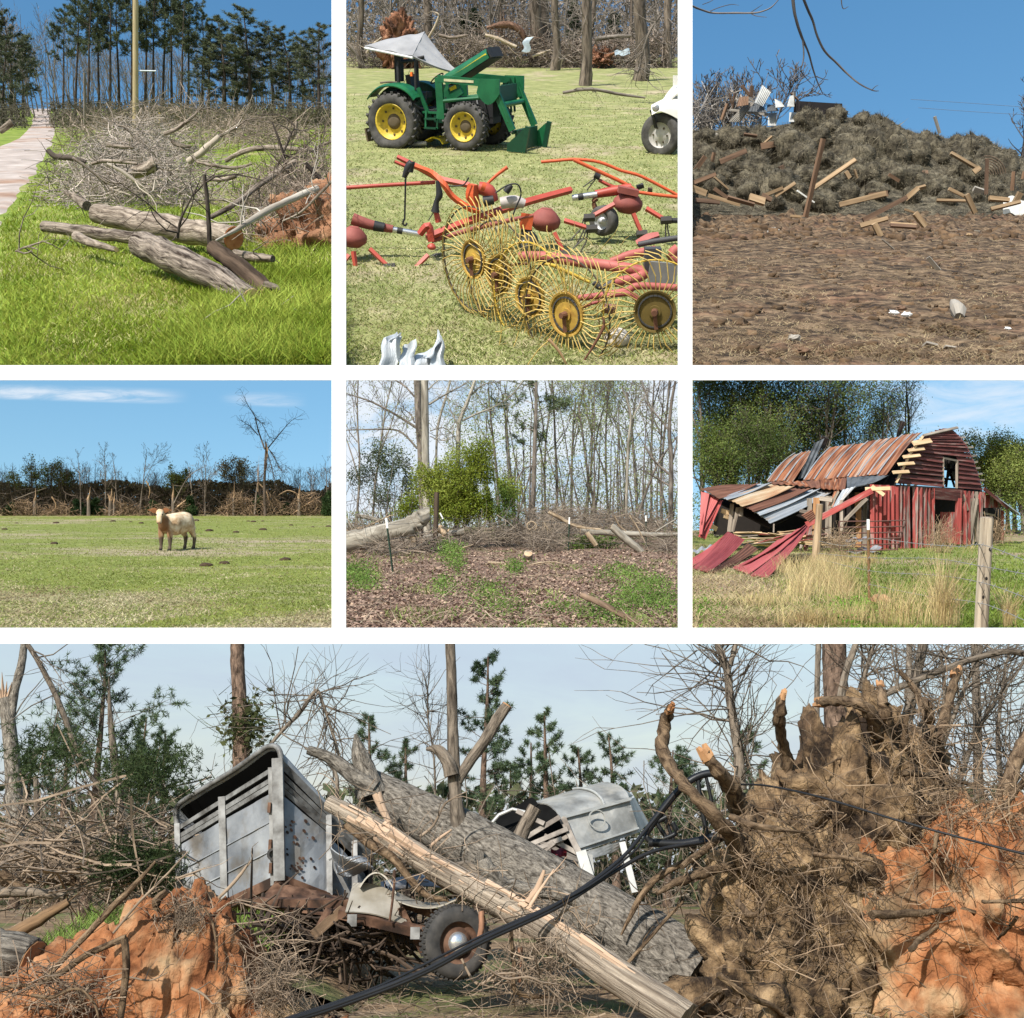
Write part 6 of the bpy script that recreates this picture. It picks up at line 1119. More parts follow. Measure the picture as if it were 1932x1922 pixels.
 for p,r in(((1560,338),(1590,336)),((1575,370),(1605,368)),((1600,395),(1636,393)),((1622,445),(1655,441)),((1640,482),(1662,478)),((1650,516),(1676,514)),((1662,550),(1688,548)),((1675,585),(1702,584))):brd('purlin',G(*p,.1),G(*r,.1),.09,.06,grey)
 brd('ridge_board',G(1350,325,-.15),G(1547,279,-.1),.12,.06,grey,(-.2,-1,.5));
 for p,r in(((1190,600),(1275,425)),((1275,425),(1345,330))):brd('barge_board',G(*p,-.2),G(*r,-.2),.1,.05,fresh)
 # ---- main roof: strips from ridge to eave
 rid=[(600,432),(700,415),(860,388),(1040,360),(1200,330),(1345,306)];eav=[(440,592),(560,590),(700,585),(860,572),(1000,560),(1135,552)]
 def ryd(s):return 66-8.5*s
 def eyd(s):return 61-8.5*s
 NS=12
 for i in range(NS):
  s0,s1=i/NS,(i+1)/NS-.004
  a,b,c,d=along(eav,s0),along(eav,s1),along(rid,s1),along(rid,s0);up=.0
  if i==3:continue
  m=rust
  tin('roof_sheet',[D(*a,eyd(s0)),D(*b,eyd(s1)),D(*c,ryd(s1)),D(*d,ryd(s0))],m,ribs=2,nu=12,nv=9,rib=.012,bend=lambda u,v,j=i:Vector((0,-.25,.42))*math.sin(v*math.pi)*.42+Vector((0,0,.03*math.sin(j*2.1+v*5))))
  k=MB();pa,pd=D(*a,eyd(s0)),D(*d,ryd(s0));k.tube([pa.lerp(pd,v)+Vector((0,-.25,.42))*math.sin(v*math.pi)*.42+Vector((0,-.03,.05))for v in np.linspace(0,1,9)],.032,5);mk('roof_seam',k,zinc,t)
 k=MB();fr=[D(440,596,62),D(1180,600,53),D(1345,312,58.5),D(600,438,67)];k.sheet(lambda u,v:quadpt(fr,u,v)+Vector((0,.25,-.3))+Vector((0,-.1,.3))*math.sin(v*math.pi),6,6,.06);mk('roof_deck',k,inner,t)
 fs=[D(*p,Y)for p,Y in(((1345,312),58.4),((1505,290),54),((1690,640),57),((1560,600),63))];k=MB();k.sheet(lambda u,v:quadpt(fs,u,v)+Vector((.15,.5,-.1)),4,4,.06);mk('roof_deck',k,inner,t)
 # lifted sheets
 tin('lifted_sheet',[D(618,582,60),D(660,560,60.5),D(745,372,62.5),D(705,372,62)],dtin,ribs=2,bend=lambda u,v:Vector((.15*u,-.4*v,.25*v*u)));tin('lifted_sheet',[D(742,408,63),D(775,400,63.2),D(798,345,62.6),D(760,325,62.4)],dtin,ribs=3);tin('lifted_sheet',[D(1190,335,59.5),D(1215,330,59.5),D(1238,250,59),D(1208,240,59)],dtin,ribs=2,bend=lambda u,v:Vector((0,-.2*v*v,0)))
 # flared lower skirt, rusty, then curled tin at its near end
 sk0=[(440,592),(560,592),(700,588),(860,575),(905,570)];sk1=[(470,606),(600,612),(720,628),(840,640),(895,640)]
 for i in range(7):
  s0,s1=i/7,(i+1)/7-.006;a,b,c,d=along(sk1,s0),along(sk1,s1),along(sk0,s1),along(sk0,s0);tin('skirt_sheet',[D(*a,57.5-5.5*s0),D(*b,57.5-5.5*s1),D(*c,60.6-6.2*s1),D(*d,60.6-6.2*s0)],rust if i%3 else brownr,ribs=2,nu=10,nv=4,rib=.03)
 tin('curled_sheet',[D(905,640,51.5),D(960,620,51.2),D(1140,556,51.5),D(905,566,53.5)],dtin,ribs=7,nu=30,nv=8,bend=lambda u,v:Vector((0,-.35*math.sin(u*2.8),-.1*math.sin(v*3))));tin('hanging_sheet',[D(820,745,50.8),D(850,735,50.8),D(955,620,51),D(880,640,51.4)],zinc,ribs=3);tin('hanging_sheet',[D(795,735,51.2),D(822,742,51.2),D(858,645,52),D(830,650,52)],rust,ribs=2)
 # ---- collapsed shed roof
 for c,m in((((55,637),(165,694),(402,602),(330,604)),brownr),(((165,694),(214,700),(466,602),(402,600)),zinc),(((212,700),(300,740),(600,624),(466,604)),surf('stained_tin',[(.3,(.30,.13,.06)),(.5,(.42,.30,.18)),(.7,(.50,.45,.37))],1,6,.7,.1,coord='UV',stretch=(2.5,.5,1))),(((302,742),(366,770),(702,634),(604,626)),brownr),(((366,772),(402,792),(748,638),(704,634)),zinc),(((402,794),(460,838),(832,650),(750,638)),zinc)):
  tin('shed_roof_sheet',[D(*c[0],50.5),D(*c[1],50),D(*c[2],54.2),D(*c[3],55)],m,ribs=4,nu=24,nv=7,rib=.016,bend=lambda u,v:Vector((0,0,.06*math.sin(u*3+v*4))))
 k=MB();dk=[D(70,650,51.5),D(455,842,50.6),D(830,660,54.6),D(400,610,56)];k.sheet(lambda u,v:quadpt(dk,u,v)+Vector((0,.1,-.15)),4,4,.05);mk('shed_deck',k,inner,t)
 for c in(((60,648),(105,664),(62,900),(50,898)),((100,662),(158,694),(66,860),(60,830)),((150,705),(182,702),(82,928),(42,912)),((112,770),(150,740),(64,900),(54,880))):tin('red_side_sheet',[D(*c[3],49.9+rng.normal(0,.12)),D(*c[2],49.7+rng.normal(0,.12)),D(*c[1],50.3),D(*c[0],50.6)],rtin,ribs=5,nu=20,nv=4,rib=.02)
 for p,r,w,m in(((220,885),(238,722),.17,grey),((238,885),(272,745),.17,grey),((288,795),(290,742),.2,grey),((478,890),(480,840),.06,grey),((1155,632),(1010,637),.16,fresh),((1120,672),(1048,620),.16,fresh),((1050,645),(668,845),.26,rb),((1020,690),(880,830),.16,grey),((872,880),(872,700),.14,grey),((820,700),(745,690),.2,grey),((700,775),(630,762),.14,grey),((175,762),(222,775),.2,fresh),((190,790),(215,800),.2,fresh),((118,850),(148,870),.2,fresh),((855,650),(800,745),.1,grey),((640,1120),(690,850),.2,rw),((610,1110),(640,960),.12,grey)):brd('loose_timber',D(*p,49.6 if p[0]>400 else 50.6),D(*r,49.8 if p[0]>400 else 50.8),w,.06,m,(-.2,-1,.2))
 tin('loose_sheet',[D(688,830,48.8),D(640,790,48.9),D(700,755,49),D(725,800,49)],brownr,ribs=5)
 # side wall behind the gate, its shade put into some near-black boards
 x=690
 while x<1040:w=rng.uniform(26,40);brd('wall_board',D(x+rng.normal(0,4),975+rng.normal(0,8),52.3),D(x+rng.normal(0,4),690-(x-690)*.12,52.4),w*q*52,.03,(grey,rw,surf('orange_board',[(.3,(.3,.14,.06)),(.7,(.48,.27,.13))],1,5,.85,.2,coord='UV',stretch=(8,.8,1)),inner)[int(rng.integers(0,4))]);x+=w+rng.uniform(0,8)
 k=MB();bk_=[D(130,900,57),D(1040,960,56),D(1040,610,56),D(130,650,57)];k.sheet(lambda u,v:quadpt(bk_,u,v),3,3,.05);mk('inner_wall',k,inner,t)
 # ---- rubbish inside the shed, fallen red sheets: lie loose
 k=0
 for i in range(46):
  x0=rng.uniform(240,720);y0=rng.uniform(885,960);a=D(x0,y0,50.5-(y0-885)*.02);L=rng.uniform(.6,2.2);th=rng.uniform(-.5,.5);mb=MB();mb.beam(a,a+Vector((math.cos(th),math.sin(th)*.6,rng.normal(0,.12)))*L,rng.uniform(.1,.22),.03,(0,.3,1));mk('broken_board',mb,(grey,fresh,rw)[int(rng.integers(0,3))]if i%3 else surf('tan_board',[(.3,(.26,.18,.1)),(.7,(.46,.35,.22))],1,5,.9,.3,coord='UV',stretch=(8,.8,1),obj=.2),o=a,label='broken board in the heap under the fallen shed roof',cat='board',group='broken boards under the shed roof')
 for c,m,lb,rb_ in((((10,1095),(100,1118),(312,930),(216,884)),rtin,'corrugated red tin sheet lying on the ground, leftmost of the fallen ones',9),(((100,1118),(135,1118),(392,985),(330,950)),brownr,'brown tin sheet showing beside the red corrugated one',4),(((-30,1060),(8,1090),(190,925),(215,885)),rtin,'narrow red tin sheet under the corrugated one',3),(((245,1092),(262,1100),(668,842),(500,935)),rtin,'long red tin sheet sliding from the beam, upper of three',3),(((255,1102),(338,1132),(676,846),(520,930)),rtin,'long red tin sheet sliding from the beam, middle of three',3),(((345,1138),(448,1150),(690,850),(640,870)),rtin,'long red tin sheet sliding from the beam, nearest of three',4)):
  cc=[P.g(*z6(*c[0]),.06),P.g(*z6(*c[1]),.05),D(*c[2],46.5),D(*c[3],47)];n=(cc[1]-cc[0]).cross(cc[3]-cc[0]).normalized();mb=MB();mb.sheet(lambda u,v:quadpt(cc,u,v)+n*.02*math.cos(u*rb_*6.283)+Vector((0,0,-.1*math.sin(v*3.14))),30,8,.015,uvs=(1,3));mk('tin_sheet',mb,m,o=cc[0],label=lb,cat='tin sheet',group='fallen tin sheets')
 for c,m,lb in((((890,1010),(1100,990),(1110,965),(930,985)),zinc,'grey tin sheet lying flat under the gate'),(((860,940),(1010,930),(1040,915),(900,925)),zinc,'crumpled grey tin below the gate rails'),(((0,1010),(110,985),(135,960),(20,985)),zinc,'pale tin sheet at the left edge of the yard'),(((900,1030),(1090,1015),(1095,1000),(890,1012)),dtin,'dark tin sheet edge under the flat grey one')):
  cc=[D(*x,46.5+j)for x,j in zip(c,(0,0,1.5,1.5))];mb=MB();mb.sheet(lambda u,v:quadpt(cc,u,v)+Vector((0,0,.06*math.sin(u*14+v*3))),24,4,.015,uvs=(2,1));mk('tin_sheet',mb,m,o=cc[0],label=lb,cat='tin sheet',group='fallen tin sheets')
  # ---- gate
 gt=thing('farm_gate','rusty tubular farm gate leaning before the red boards','gate',D(1100,990,46));gr=plain('gate_rust',(.09,.04,.032),.8)
 for i in range(6):a,b=D(860,824+i*34,46.5),D(1248-i*10,818+i*34,45.5);k=MB();k.tube([a,a.lerp(b,.5)+Vector((0,0,-.02)),b],.028,6);mk('rail',k,gr,gt,smooth=True)
 for p,r in(((1248,815),(1195,992)),((860,822),(862,996)),((1155,820),(1150,985))):k=MB();k.tube([D(*p,45.8),D(*r,45.8)],.03,6);mk('upright',k,gr,gt)
 # ---- fence posts and wire
 post=bark('round_post',(.15,.10,.06),(.46,.34,.22),.35,11,.7);postg=bark('grey_post',(.15,.12,.09),(.5,.42,.32),.35,11,.7)
 def rpost(p,r,w0,w1,Y,m,lb,knots=0):
  a,b=D(*p,Y),D(*r,Y);k=MB();Q,R=resample([a,a.lerp(b,.33),a.lerp(b,.66),b],np.array([w0,w0,w1,w1])*q*Y*.5,5);k.tube(Q,R,16,jit=.02,rng=rng);tp=thing('fence_post',lb,'post',a);mk('shaft',k,m,tp,smooth=True)
  k=MB();k.tube([b,b+Vector((0,0,.02))],[R[-1]*.98,R[-1]*.85],16);mk('top',k,grey,tp)
  for i in range(knots):c=a.lerp(b,(.32,.48,.73)[i])+Vector((.03*(i-1),-R[-1]*1.0,0));mb=blob(i,c,(.02,.012,.025),8,6,0);mk('knot',mb,inner,tp)
 rpost((1682,1475),(1716,805),78,76,16.2,postg,'pale round wooden fence post nearest the viewer',3);rpost((722,1065),(746,726),48,40,41,post,'orange wooden gate post in front of the shed')
 a,b=D(1034,1285,21.5),D(1027,812,21.5);tp=thing('fence_post','thin rusty steel fence post with a white top','post',a);k=MB();k.beam(a,a.lerp(b,.87),.045,.02,(0,-1,0));k.beam(a+Vector((0,-.02,0)),a.lerp(b,.87)+Vector((0,-.02,0)),.012,.03,(0,-1,0));mk('stake',k,plain('stake_rust',(.2,.11,.05),.8),tp);k=MB();k.beam(a.lerp(b,.87),b,.047,.03,(0,-1,0));mk('white_tip',k,plain('white_tip',(.8,.8,.78),.5),tp)
 wm=plain('barbed_wire',(.34,.33,.32),.5,.4)
 for i,(pts,lb)in enumerate((([(745,940,33.8),(890,965,27),(1030,925,21.4),(1330,955,18.5),(1560,970,17),(1690,960,16),(1940,1050,13.5)],'top barbed wire strand running to the pale post'),([(740,1010,33.8),(1032,1035,21.4),(1400,1040,18),(1690,1085,16),(1940,1130,13.5)],'second barbed wire strand from the top'),([(735,1040,33.8),(1033,1110,21.4),(1400,1135,18),(1690,1180,16),(1940,1265,13.5)],'third barbed wire strand from the top'),([(1034,1190,21.4),(1380,1260,18),(1685,1300,16),(1940,1400,13.5)],'lowest barbed wire strand over the grass'))):
  Q,R=resample([D(x,y,Y)for x,y,Y in pts],.0055,8);k=MB();k.tube(Q,R,4)
  for p in Q[::2]:k.tube([p+np.array([-.02,0,-.03]),p+np.array([.02,0,.03])],.004,3);
  mk('barbed_wire',trim(k),wm,o=Vector(Q[0]),label=lb,cat='wire')
  # ---- trees behind
 bk=bark('oak_bark',(.05,.042,.036),(.2,.17,.145),1.5,8)
 lf=[leafm('tree_leaf_dark',(.065,.095,.024),(.15,.19,.06),.45,.45),leafm('tree_leaf_mid',(.11,.15,.03),(.22,.265,.08),.4,.45),leafm('tree_leaf_light',(.15,.19,.04),(.27,.31,.09),.35,.4)]
 def ltree(x,Y,yt,seed,lb,lm,per=10,sz=.09,spread=.4,w=.42,clear=.2,nb=(14,7,4),frac=1.,r0=.16):
  b=Vector((P.xr(z6(x,0)[0],Y),Y,rise(20,Y)));H=D(x,yt,Y).z;lev=gen_tree(seed,H*.93,r0,nb,(48,45,45),(w,.5,.5),clear,rmin=.012,fork=2);t=thing('leafy_tree',lb,'tree',b);mk('trunk',trim(tree_wood(lev,None,(7,4,3,3)),o=b),bk,t,local=True,smooth=True);mk('crown',trim(tree_leaves(lev,seed,int(per*1.7),sz*.74,spread*.85,frac=frac*.95),o=b),lf[lm],t,local=True)
 ltree(80,72,-150,501,'dense dark leafy tree at the left edge behind the barn',0,16,.11,.5);ltree(250,76,40,502,'spreading leafy tree left of the barn roof',1,12,.1,.5,.5);ltree(420,71,120,503,'leafy tree leaning over the barn\'s far roof end',1,10,.09,.4,.5);ltree(560,74,-60,504,'large arching tree above the rusted roof',0,14,.1,.5,.55);ltree(760,72,-80,505,'big dark tree with open limbs behind the roof ridge',0,14,.1,.5,.5);ltree(900,76,60,506,'round leafy tree behind the lifted roof tin',1,12,.1,.5);ltree(1080,72,120,507,'thin grey green tree right of the big dark one',1,5,.08,.4,.36);ltree(1240,74,20,508,'sparse blue green tree beside the barn peak',1,4,.07,.35,.3,frac=.7);ltree(150,69,420,509,'low bright bush tree at the far left of the yard',1,16,.09,.4,.5);ltree(330,70,330,510,'leafy tree filling the gap left of the roof',0,14,.09,.4,.5);ltree(650,78,180,511,'dim tree in the gap behind the roof',0,12,.1,.5,.5)
 ltree(1700,76,440,512,'bright green tree just right of the gable',2,10,.09,.35,.34);ltree(1790,74,400,513,'yellow green tree in the row beyond the lean-to',2,10,.09,.35,.3);ltree(1880,76,415,514,'olive tree at the right end of the row',1,10,.09,.35,.36);ltree(1930,72,480,515,'green tree at the right edge of the barn view',2,10,.09,.35,.36);ltree(1740,80,410,516,'tall grey topped tree behind the green row',1,8,.09,.35,.34);ltree(1840,80,430,517,'round tree behind the yellow green one',1,10,.09,.35,.36)
 k=MB();C=ground_pts(rng,P,9000,66,78,1.01,pad=30);u=C[:,0]/C[:,1];C=C[(u<.25)|(u>.385)];C[:,2]=rng.uniform(0,1,len(C))*3.2;leaves_at(rng,np.repeat(C,2,0)+rng.normal(0,.2,(2*len(C),3)),.07,k);mk('undergrowth',trim(k),lf[1],kind='stuff',label='green undergrowth below the trees behind the barn',cat='undergrowth')
 # ---- grasses
 G0=ground_pts(rng,P,36000,P.yg(1196),60,1.8,box=(1306,0,1932,0),pad=8);px_,py_=project(P,G0);zx,zy=(px_-1304)/.325,(py_-716.5)/.325
 f=np.array([fbm(x*.35,y*.25,4.,3)for x,y in G0[:,:2]]);gr_=(zx-620+f*500+(1250-zy)*.3)/160;pk=rng.uniform(0,1,len(G0))<1/(1+np.exp(-gr_));Gg=G0[pk];Gg[:,2]=[rise(x,y)for x,y in Gg[:,:2]]
 mk('green_grass',blades(rng,Gg,rng.uniform(.04,.13,len(Gg)),.012+Gg[:,1]*.0005,.6),leafm('yard_grass',(.09,.14,.02),(.21,.26,.05),.35,.3),kind='stuff',label='green grass in the barn yard',cat='grass')
 Gd=G0[~pk][:14000];Gd[:,2]=[rise(x,y)for x,y in Gd[:,:2]];mk('dry_grass',blades(rng,Gd,rng.uniform(.04,.18,len(Gd)),.01+Gd[:,1]*.0004,1.1),leafm('yard_straw',(.22,.16,.09),(.42,.33,.2),.4,.2),kind='stuff',label='dry flattened grass in front of the fallen tin',cat='grass')
 m=MB();sg=leafm('tall_straw',(.36,.26,.12),(.60,.47,.26),.3,.3)
 for x,y,w,n,hh in((760,1180,110,700,.85),(640,1250,90,420,.75),(880,1280,90,420,.8),(560,1120,60,260,.7),(1150,1440,70,120,.9),(1240,1440,60,130,1.0),(1350,1440,70,90,.8),(1450,1440,40,260,1.3),(1520,1440,40,140,1.1),(1840,1440,30,170,.8),(700,1440,160,420,.5),(450,1300,160,420,.35),(960,1420,120,260,.5),(800,1080,160,420,.6),(1020,1060,100,200,.5),(1440,1000,60,160,.9),(1620,1000,40,60,.8)):
  p=np.array([tuple(P.g(*z6(rng.normal(x,w*.6),min(y+abs(rng.normal(0,20)),1455))))for _ in range(n)]);blades(rng,p,hh*rng.uniform(.5,1.15,n),.0035+p[:,1]*.00022,.3,2,m)
 mk('tall_dry_grass',trim(m),sg,kind='stuff',label='clumps of tall straw coloured grass along the fence',cat='grass')
 m=MB();p=np.array([tuple(P.g(*z6(rng.normal(940,60),rng.normal(1370,45))))for _ in range(1500)]);p[:,2]=rng.uniform(.02,.2,len(p));leaves_at(rng,p,.03,m);p=np.array([tuple(P.g(*z6(rng.normal(80,80),rng.normal(1350,60))))for _ in range(900)]);p[:,2]=rng.uniform(.02,.12,len(p));leaves_at(rng,p,.03,m);mk('weed_patch',trim(m),leafm('weed_green',(.09,.17,.02),(.2,.32,.05),.3,.3),kind='stuff',label='bright green weeds in the front of the barn view',cat='weeds')
 k=MB();C=np.array([tuple(D(rng.normal(1440,50),rng.uniform(850,980),48+rng.normal(0,.3)))for _ in range(220)]);brush(rng,C,1.1,.008,5,.2,3,2.5,k);C=np.array([tuple(D(rng.normal(860,60),rng.uniform(900,1020),42+rng.normal(0,.5)))for _ in range(260)]);C[:,2]=np.abs(C[:,2]);brush(rng,C,1.0,.009,5,.3,3,1.,k);C=np.array([tuple(D(rng.normal(1780,40),rng.uniform(820,930),55+rng.normal(0,.3)))for _ in range(140)]);brush(rng,C,1.1,.01,5,.2,3,2.5,k);mk('dead_weeds',trim(k),surf('dead_stem',[(.3,(.15,.10,.06)),(.7,(.36,.26,.17))],3,3,.9,isl=.4),kind='stuff',label='dead brown weeds against the barn door and gate',cat='weeds')
 mb=blob(5,(0,0,0),(.22,.18,.17),16,10,.25,2,lo=-.15);p=P.g(*z6(1105,1300));ob=mk('ant_hill',mb,surf('ant_soil',[(.3,(.2,.1,.05)),(.7,(.36,.21,.11))],8,5,1,.6),o=(0,0,0),label='small brown ant hill beside the thin steel post',cat='mound',smooth=True);ob.matrix_world=P.M@Matrix.Translation(p)
panel6()
# ------------------------------------------------------------------ stage: felled logs beside a gravel road
def z1(x,y):return(x*.3602,y*.3602)
def panel1():
 P=use(P1);rng=np.random.default_rng(1);q=.3602*K
 D=lambda x,y,Y:P.d(*z1(x,y),Y);Gd=lambda x,y,z=0:P.g(*z1(x,y),z);yg=lambda y:P.yg(z1(0,y)[1])
 gm=surf('roadside_ground',[(.3,(.08,.12,.012)),(.5,(.14,.19,.025)),(.7,(.22,.26,.05))],1.6,7,1,.5,bs=12,cols2=[(.3,(.16,.15,.05)),(.7,(.32,.29,.14))],scale2=.35,mix2=(.56,.7),bd=.03)
 wedge_ground(P,'roadside',gm,130,.05,50,70,side=(260,6))
 # road
 rm=surf('gravel_road',[(.3,(.24,.2,.178)),(.5,(.325,.275,.248)),(.7,(.42,.365,.335))],1.2,7,1,.4,bs=22,cols2=[(.3,(.2,.115,.075)),(.7,(.31,.2,.14))],scale2=.25,mix2=(.52,.66),bd=.02)
 R=[(0,1195),(80,1055),(195,905),(265,785),(296,690),(290,640),(262,600),(268,572)];L=[(-560,1195),(-420,1055),(-270,905),(-80,800),(100,725),(160,660),(172,610),(150,572)]
 def rp(s,w):
  i=min(int(s*(len(R)-1)),len(R)-2);f=s*(len(R)-1)-i;a=Gd(R[i][0]+(R[i+1][0]-R[i][0])*f,R[i][1]+(R[i+1][1]-R[i][1])*f);b=Gd(L[i][0]+(L[i+1][0]-L[i][0])*f,L[i][1]+(L[i+1][1]-L[i][1])*f)
  p=b.lerp(a,w);p.z=.03*math.sin(min(1,w*12)*1.57)*math.sin(min(1,(1-w)*12)*1.57)-.012;return p
 m=MB();m.grid(lambda u,v:rp(v,u),10,60);mk('road',m,rm,kind='structure',smooth=True)
 # --- trees
 pb=bark('pine_bark',(.035,.028,.024),(.13,.105,.09),1.2,7);gb=bark('grey_bark',(.085,.074,.066),(.25,.22,.195),1.2,8)
 nd=leafm('pine_needles',(.05,.065,.032),(.115,.135,.07),.4,.25);nd2=leafm('pine_needles_olive',(.055,.068,.036),(.125,.14,.075),.4,.25)
 vs=[gen_pine(600+i,20,.26,.5,30,.19,.45,9,.04,full=.9)for i in range(4)]+[gen_pine(620+i,20,.26,.22,46,.21,.45,9,.04,full=.95)for i in range(3)]
 src={}
 tall=['slender pine tree nearest the road bend','pine tree just right of the road bend','pine tree third from the road','pine tree fourth from the road','pine tree fifth from the road','pine tree two left of the utility pole','pine tree just left of the utility pole','pine tree right behind the utility pole','pine tree just right of the utility pole','tall pine tree two right of the utility pole','tall pine tree in the gap past the utility pole','tall pine tree before the bushier ones','tall thin pine tree over the brush pile','last of the tall bare stemmed pine trees']
 def pine(x,yb,yt,v,lb,sx=1.0):
  Y=yg(yb);b=Gd(x,yb);H=max(3.,D(x,yt,Y).z);s=H/20;M=P.M@TRS(b,rng.uniform(0,6),s*sx,P.up(z1(x,0)[0]),s)
  if v not in src:
   t=thing('pine_tree',lb,'tree',b);mk('trunk',vs[v][0],pb,t,local=True,smooth=True);mk('crown',vs[v][1],nd if v<4 else nd2,t,local=True);t.matrix_world=M;src[v]=t
  else:copy_tree(src[v],M,lb)
 for i,x in enumerate((330,395,460,520,575,625,690,760,800,850,900,945,985,1060)):pine(x,628+(i*13%9),(30,-40,-60,-30,-90,-70,-40,-100,-60,-90,-70,-30,-60,60)[i],i%4,tall[i],1.0)
 for i,(x,yb,yt,lb)in enumerate(((1180,640,95,'bushy pine tree left of the big round topped one'),(1310,642,40,'big round topped pine tree in the right group'),(1430,640,140,'middle pine tree of the bushy group'),(1520,645,150,'slim bushy pine tree with a pointed top'),(1670,648,125,'bushy pine tree at the right edge of the road view'),(1590,636,200,'low bushy pine tree behind the right edge one'),(1090,636,180,'bushy pine tree where the tall stems end'),(1240,634,160,'dark bushy pine tree behind the round topped one'))):pine(x,yb,yt,4+i%3,lb,1.8)
 for i,(x,yb,yt,lb)in enumerate(((60,640,60,'bushy pine tree at the left edge by the road'),(15,660,180,'dark pine tree cut by the left edge'),(120,620,180,'smaller pine tree leaning toward the road'))):pine(x,yb,yt,4+i,lb,1.3)
 bt=[gen_tree(640+i,8,.08,(10,5,3),(40,42,42),(.36,.5,.5),.3,rmin=.014,fork=1)for i in range(4)];bw=[thin_wood(l)for l in bt]
 k=MB()
 for i in range(140):
  x=rng.uniform(-90,1740);yb=rng.uniform(575,622);b=Gd(x,yb);b.z=0;s=rng.uniform(.32,.62)*(1.25 if x<330 else 1.)*b.y/80;k.merge(bw[i%4],TRS(b,rng.uniform(0,6),s))
 mk('bare_woods',trim(k),gb,kind='stuff',label='grey leafless wood behind the pines',cat='woods')
 for i,(x,yb,yt,lb)in enumerate(((40,640,110,'leafless grey tree at the left of the road'),(95,632,190,'leafless tree beside the road\'s left verge'),(150,615,230,'leafless tree where the road enters the wood'),(225,600,330,'faint leafless tree at the end of the road'),(10,665,260,'leafless tree at the very left edge'))):
  b=Gd(x,yb);H=D(x,yt,b.y).z;lev=gen_tree(660+i,H,H*.012,(12,6,4),(40,42,42),(.38,.5,.5),.25,rmin=.02,fork=1);t=thing('bare_tree',lb,'tree',b);mk('trunk',tree_wood(lev[:2],None,(6,4)),gb,t,local=True,smooth=True);mk('crown',trim(tree_wood([([],[]),([],[])]+lev[2:]),o=b),gb,t,local=True)
 k=MB();C=ground_pts(rng,P,18000,68,84,1.01,pad=60);pxx,_=project(P,C);C=C[(pxx>96)|(pxx<52)];C[:,2]=rng.uniform(0,1,len(C))**2*1.3;leaves_at(rng,C,.09,k);C=ground_pts(rng,P,1500,66,84,1.01,pad=60);pxx,_=project(P,C);C=C[(pxx>96)|(pxx<52)];C[:,2]=rng.uniform(.1,1.3,len(C));brush(rng,C,2.0,.02,5,.25,3,.8,k);mk('scrub',trim(k),leafm('grey_scrub',(.06,.054,.038),(.14,.125,.09),.4,.2),kind='stuff',label='grey green scrub at the feet of the pines',cat='scrub')
 # --- pole and posts
 pm=surf('weathered_pole',[(.3,(.28,.22,.12)),(.7,(.45,.37,.22))],2,5,.9,.2,stretch=(6,6,.4));b=Gd(710,757);up=P.up(z1(710,0)[0]);t=thing('utility_pole','tall wooden utility pole with a short side arm','pole',b);k=MB();k.tube([b-up*.3,b+up*9.],[.125,.10],10);mk('shaft',k,pm,t,smooth=True);a=D(716,372,b.y);k=MB();k.tube([a,D(818,374,b.y)],.03,6);mk('side_arm',k,plain('arm_metal',(.4,.45,.48),.5),t)
 for x,y0,y1,w,lb,mt in((443,690,380,12,'thin grey pole left of the utility pole',gb),(836,712,592,10,'short yellow marker post right of the utility pole',plain('yellow_post',(.5,.36,.12),.6)),(420,640,520,9,'pale broken stub among the pines',surf('stub',[(.3,(.4,.25,.13)),(.7,(.6,.42,.26))],4,3,.9))):a=Gd(x,y0);u=P.up(z1(x,0)[0]);H=D(x,y1,a.y).z;k=MB();k.tube([a-u*.1,a+u*H],w*q*a.y*.5,8);mk('marker_post',k,mt,o=a,label=lb,cat='post')
 # --- logs
 ob=bark('oak_log',(.04,.028,.022),(.42,.35,.29),2.6,22,1.,bd=.09);gl=bark('smooth_log',(.065,.048,.036),(.36,.30,.245),3,16,1.,bd=.05);cutr=surf('red_cut',[(.3,(.28,.09,.035)),(.7,(.5,.22,.1))],8,4,.9,.2);cuty=surf('yellow_cut',[(.3,(.45,.3,.15)),(.7,(.66,.48,.28))],12,4,.9,.2)
 def lg(pts,w,Ys,m,lb,cm=None,tw=0,name='log',cat='log',n=20,tl=.5,tr=.012,kids=0,jit=.02):
  Ys=Ys if isinstance(Ys,(list,tuple))else[Ys]*len(pts);w=w if isinstance(w,(list,tuple))else[w]*len(pts)
  return limb(name,[D(x,y,Y)for(x,y),Y in zip(pts,Ys)],[a*q*Y*.5 for a,Y in zip(w,Ys)],m,lb,cat,n=n,twigs=tw,tl=tl,tr=tr,rng=rng,capmat=cm,kids=kids,jit=jit)
 lg([(505,1120),(740,1165),(1000,1215),(1225,1250)],(100,125,128,125),(17.5,16.9,16.2,15.6),gl,'long grey log with a reddish cut end, behind the rough one',cutr,4)
 lg([(745,1285),(900,1350),(1100,1440),(1320,1565)],(140,150,140,110),(14.4,13.7,12.9,12.1),ob,'thick log with rough furrowed bark lying in the grass',cuty,2);lg([(1120,1302),(1240,1390),(1410,1540)],(80,92,100),(13.7,13.1,12.4),bark('shade_dark_log',(.02,.014,.01),(.10,.07,.05),.9,9),'dark log with a round yellow cut face',cuty)  # the dark log's bark colour carries the shade on its near side
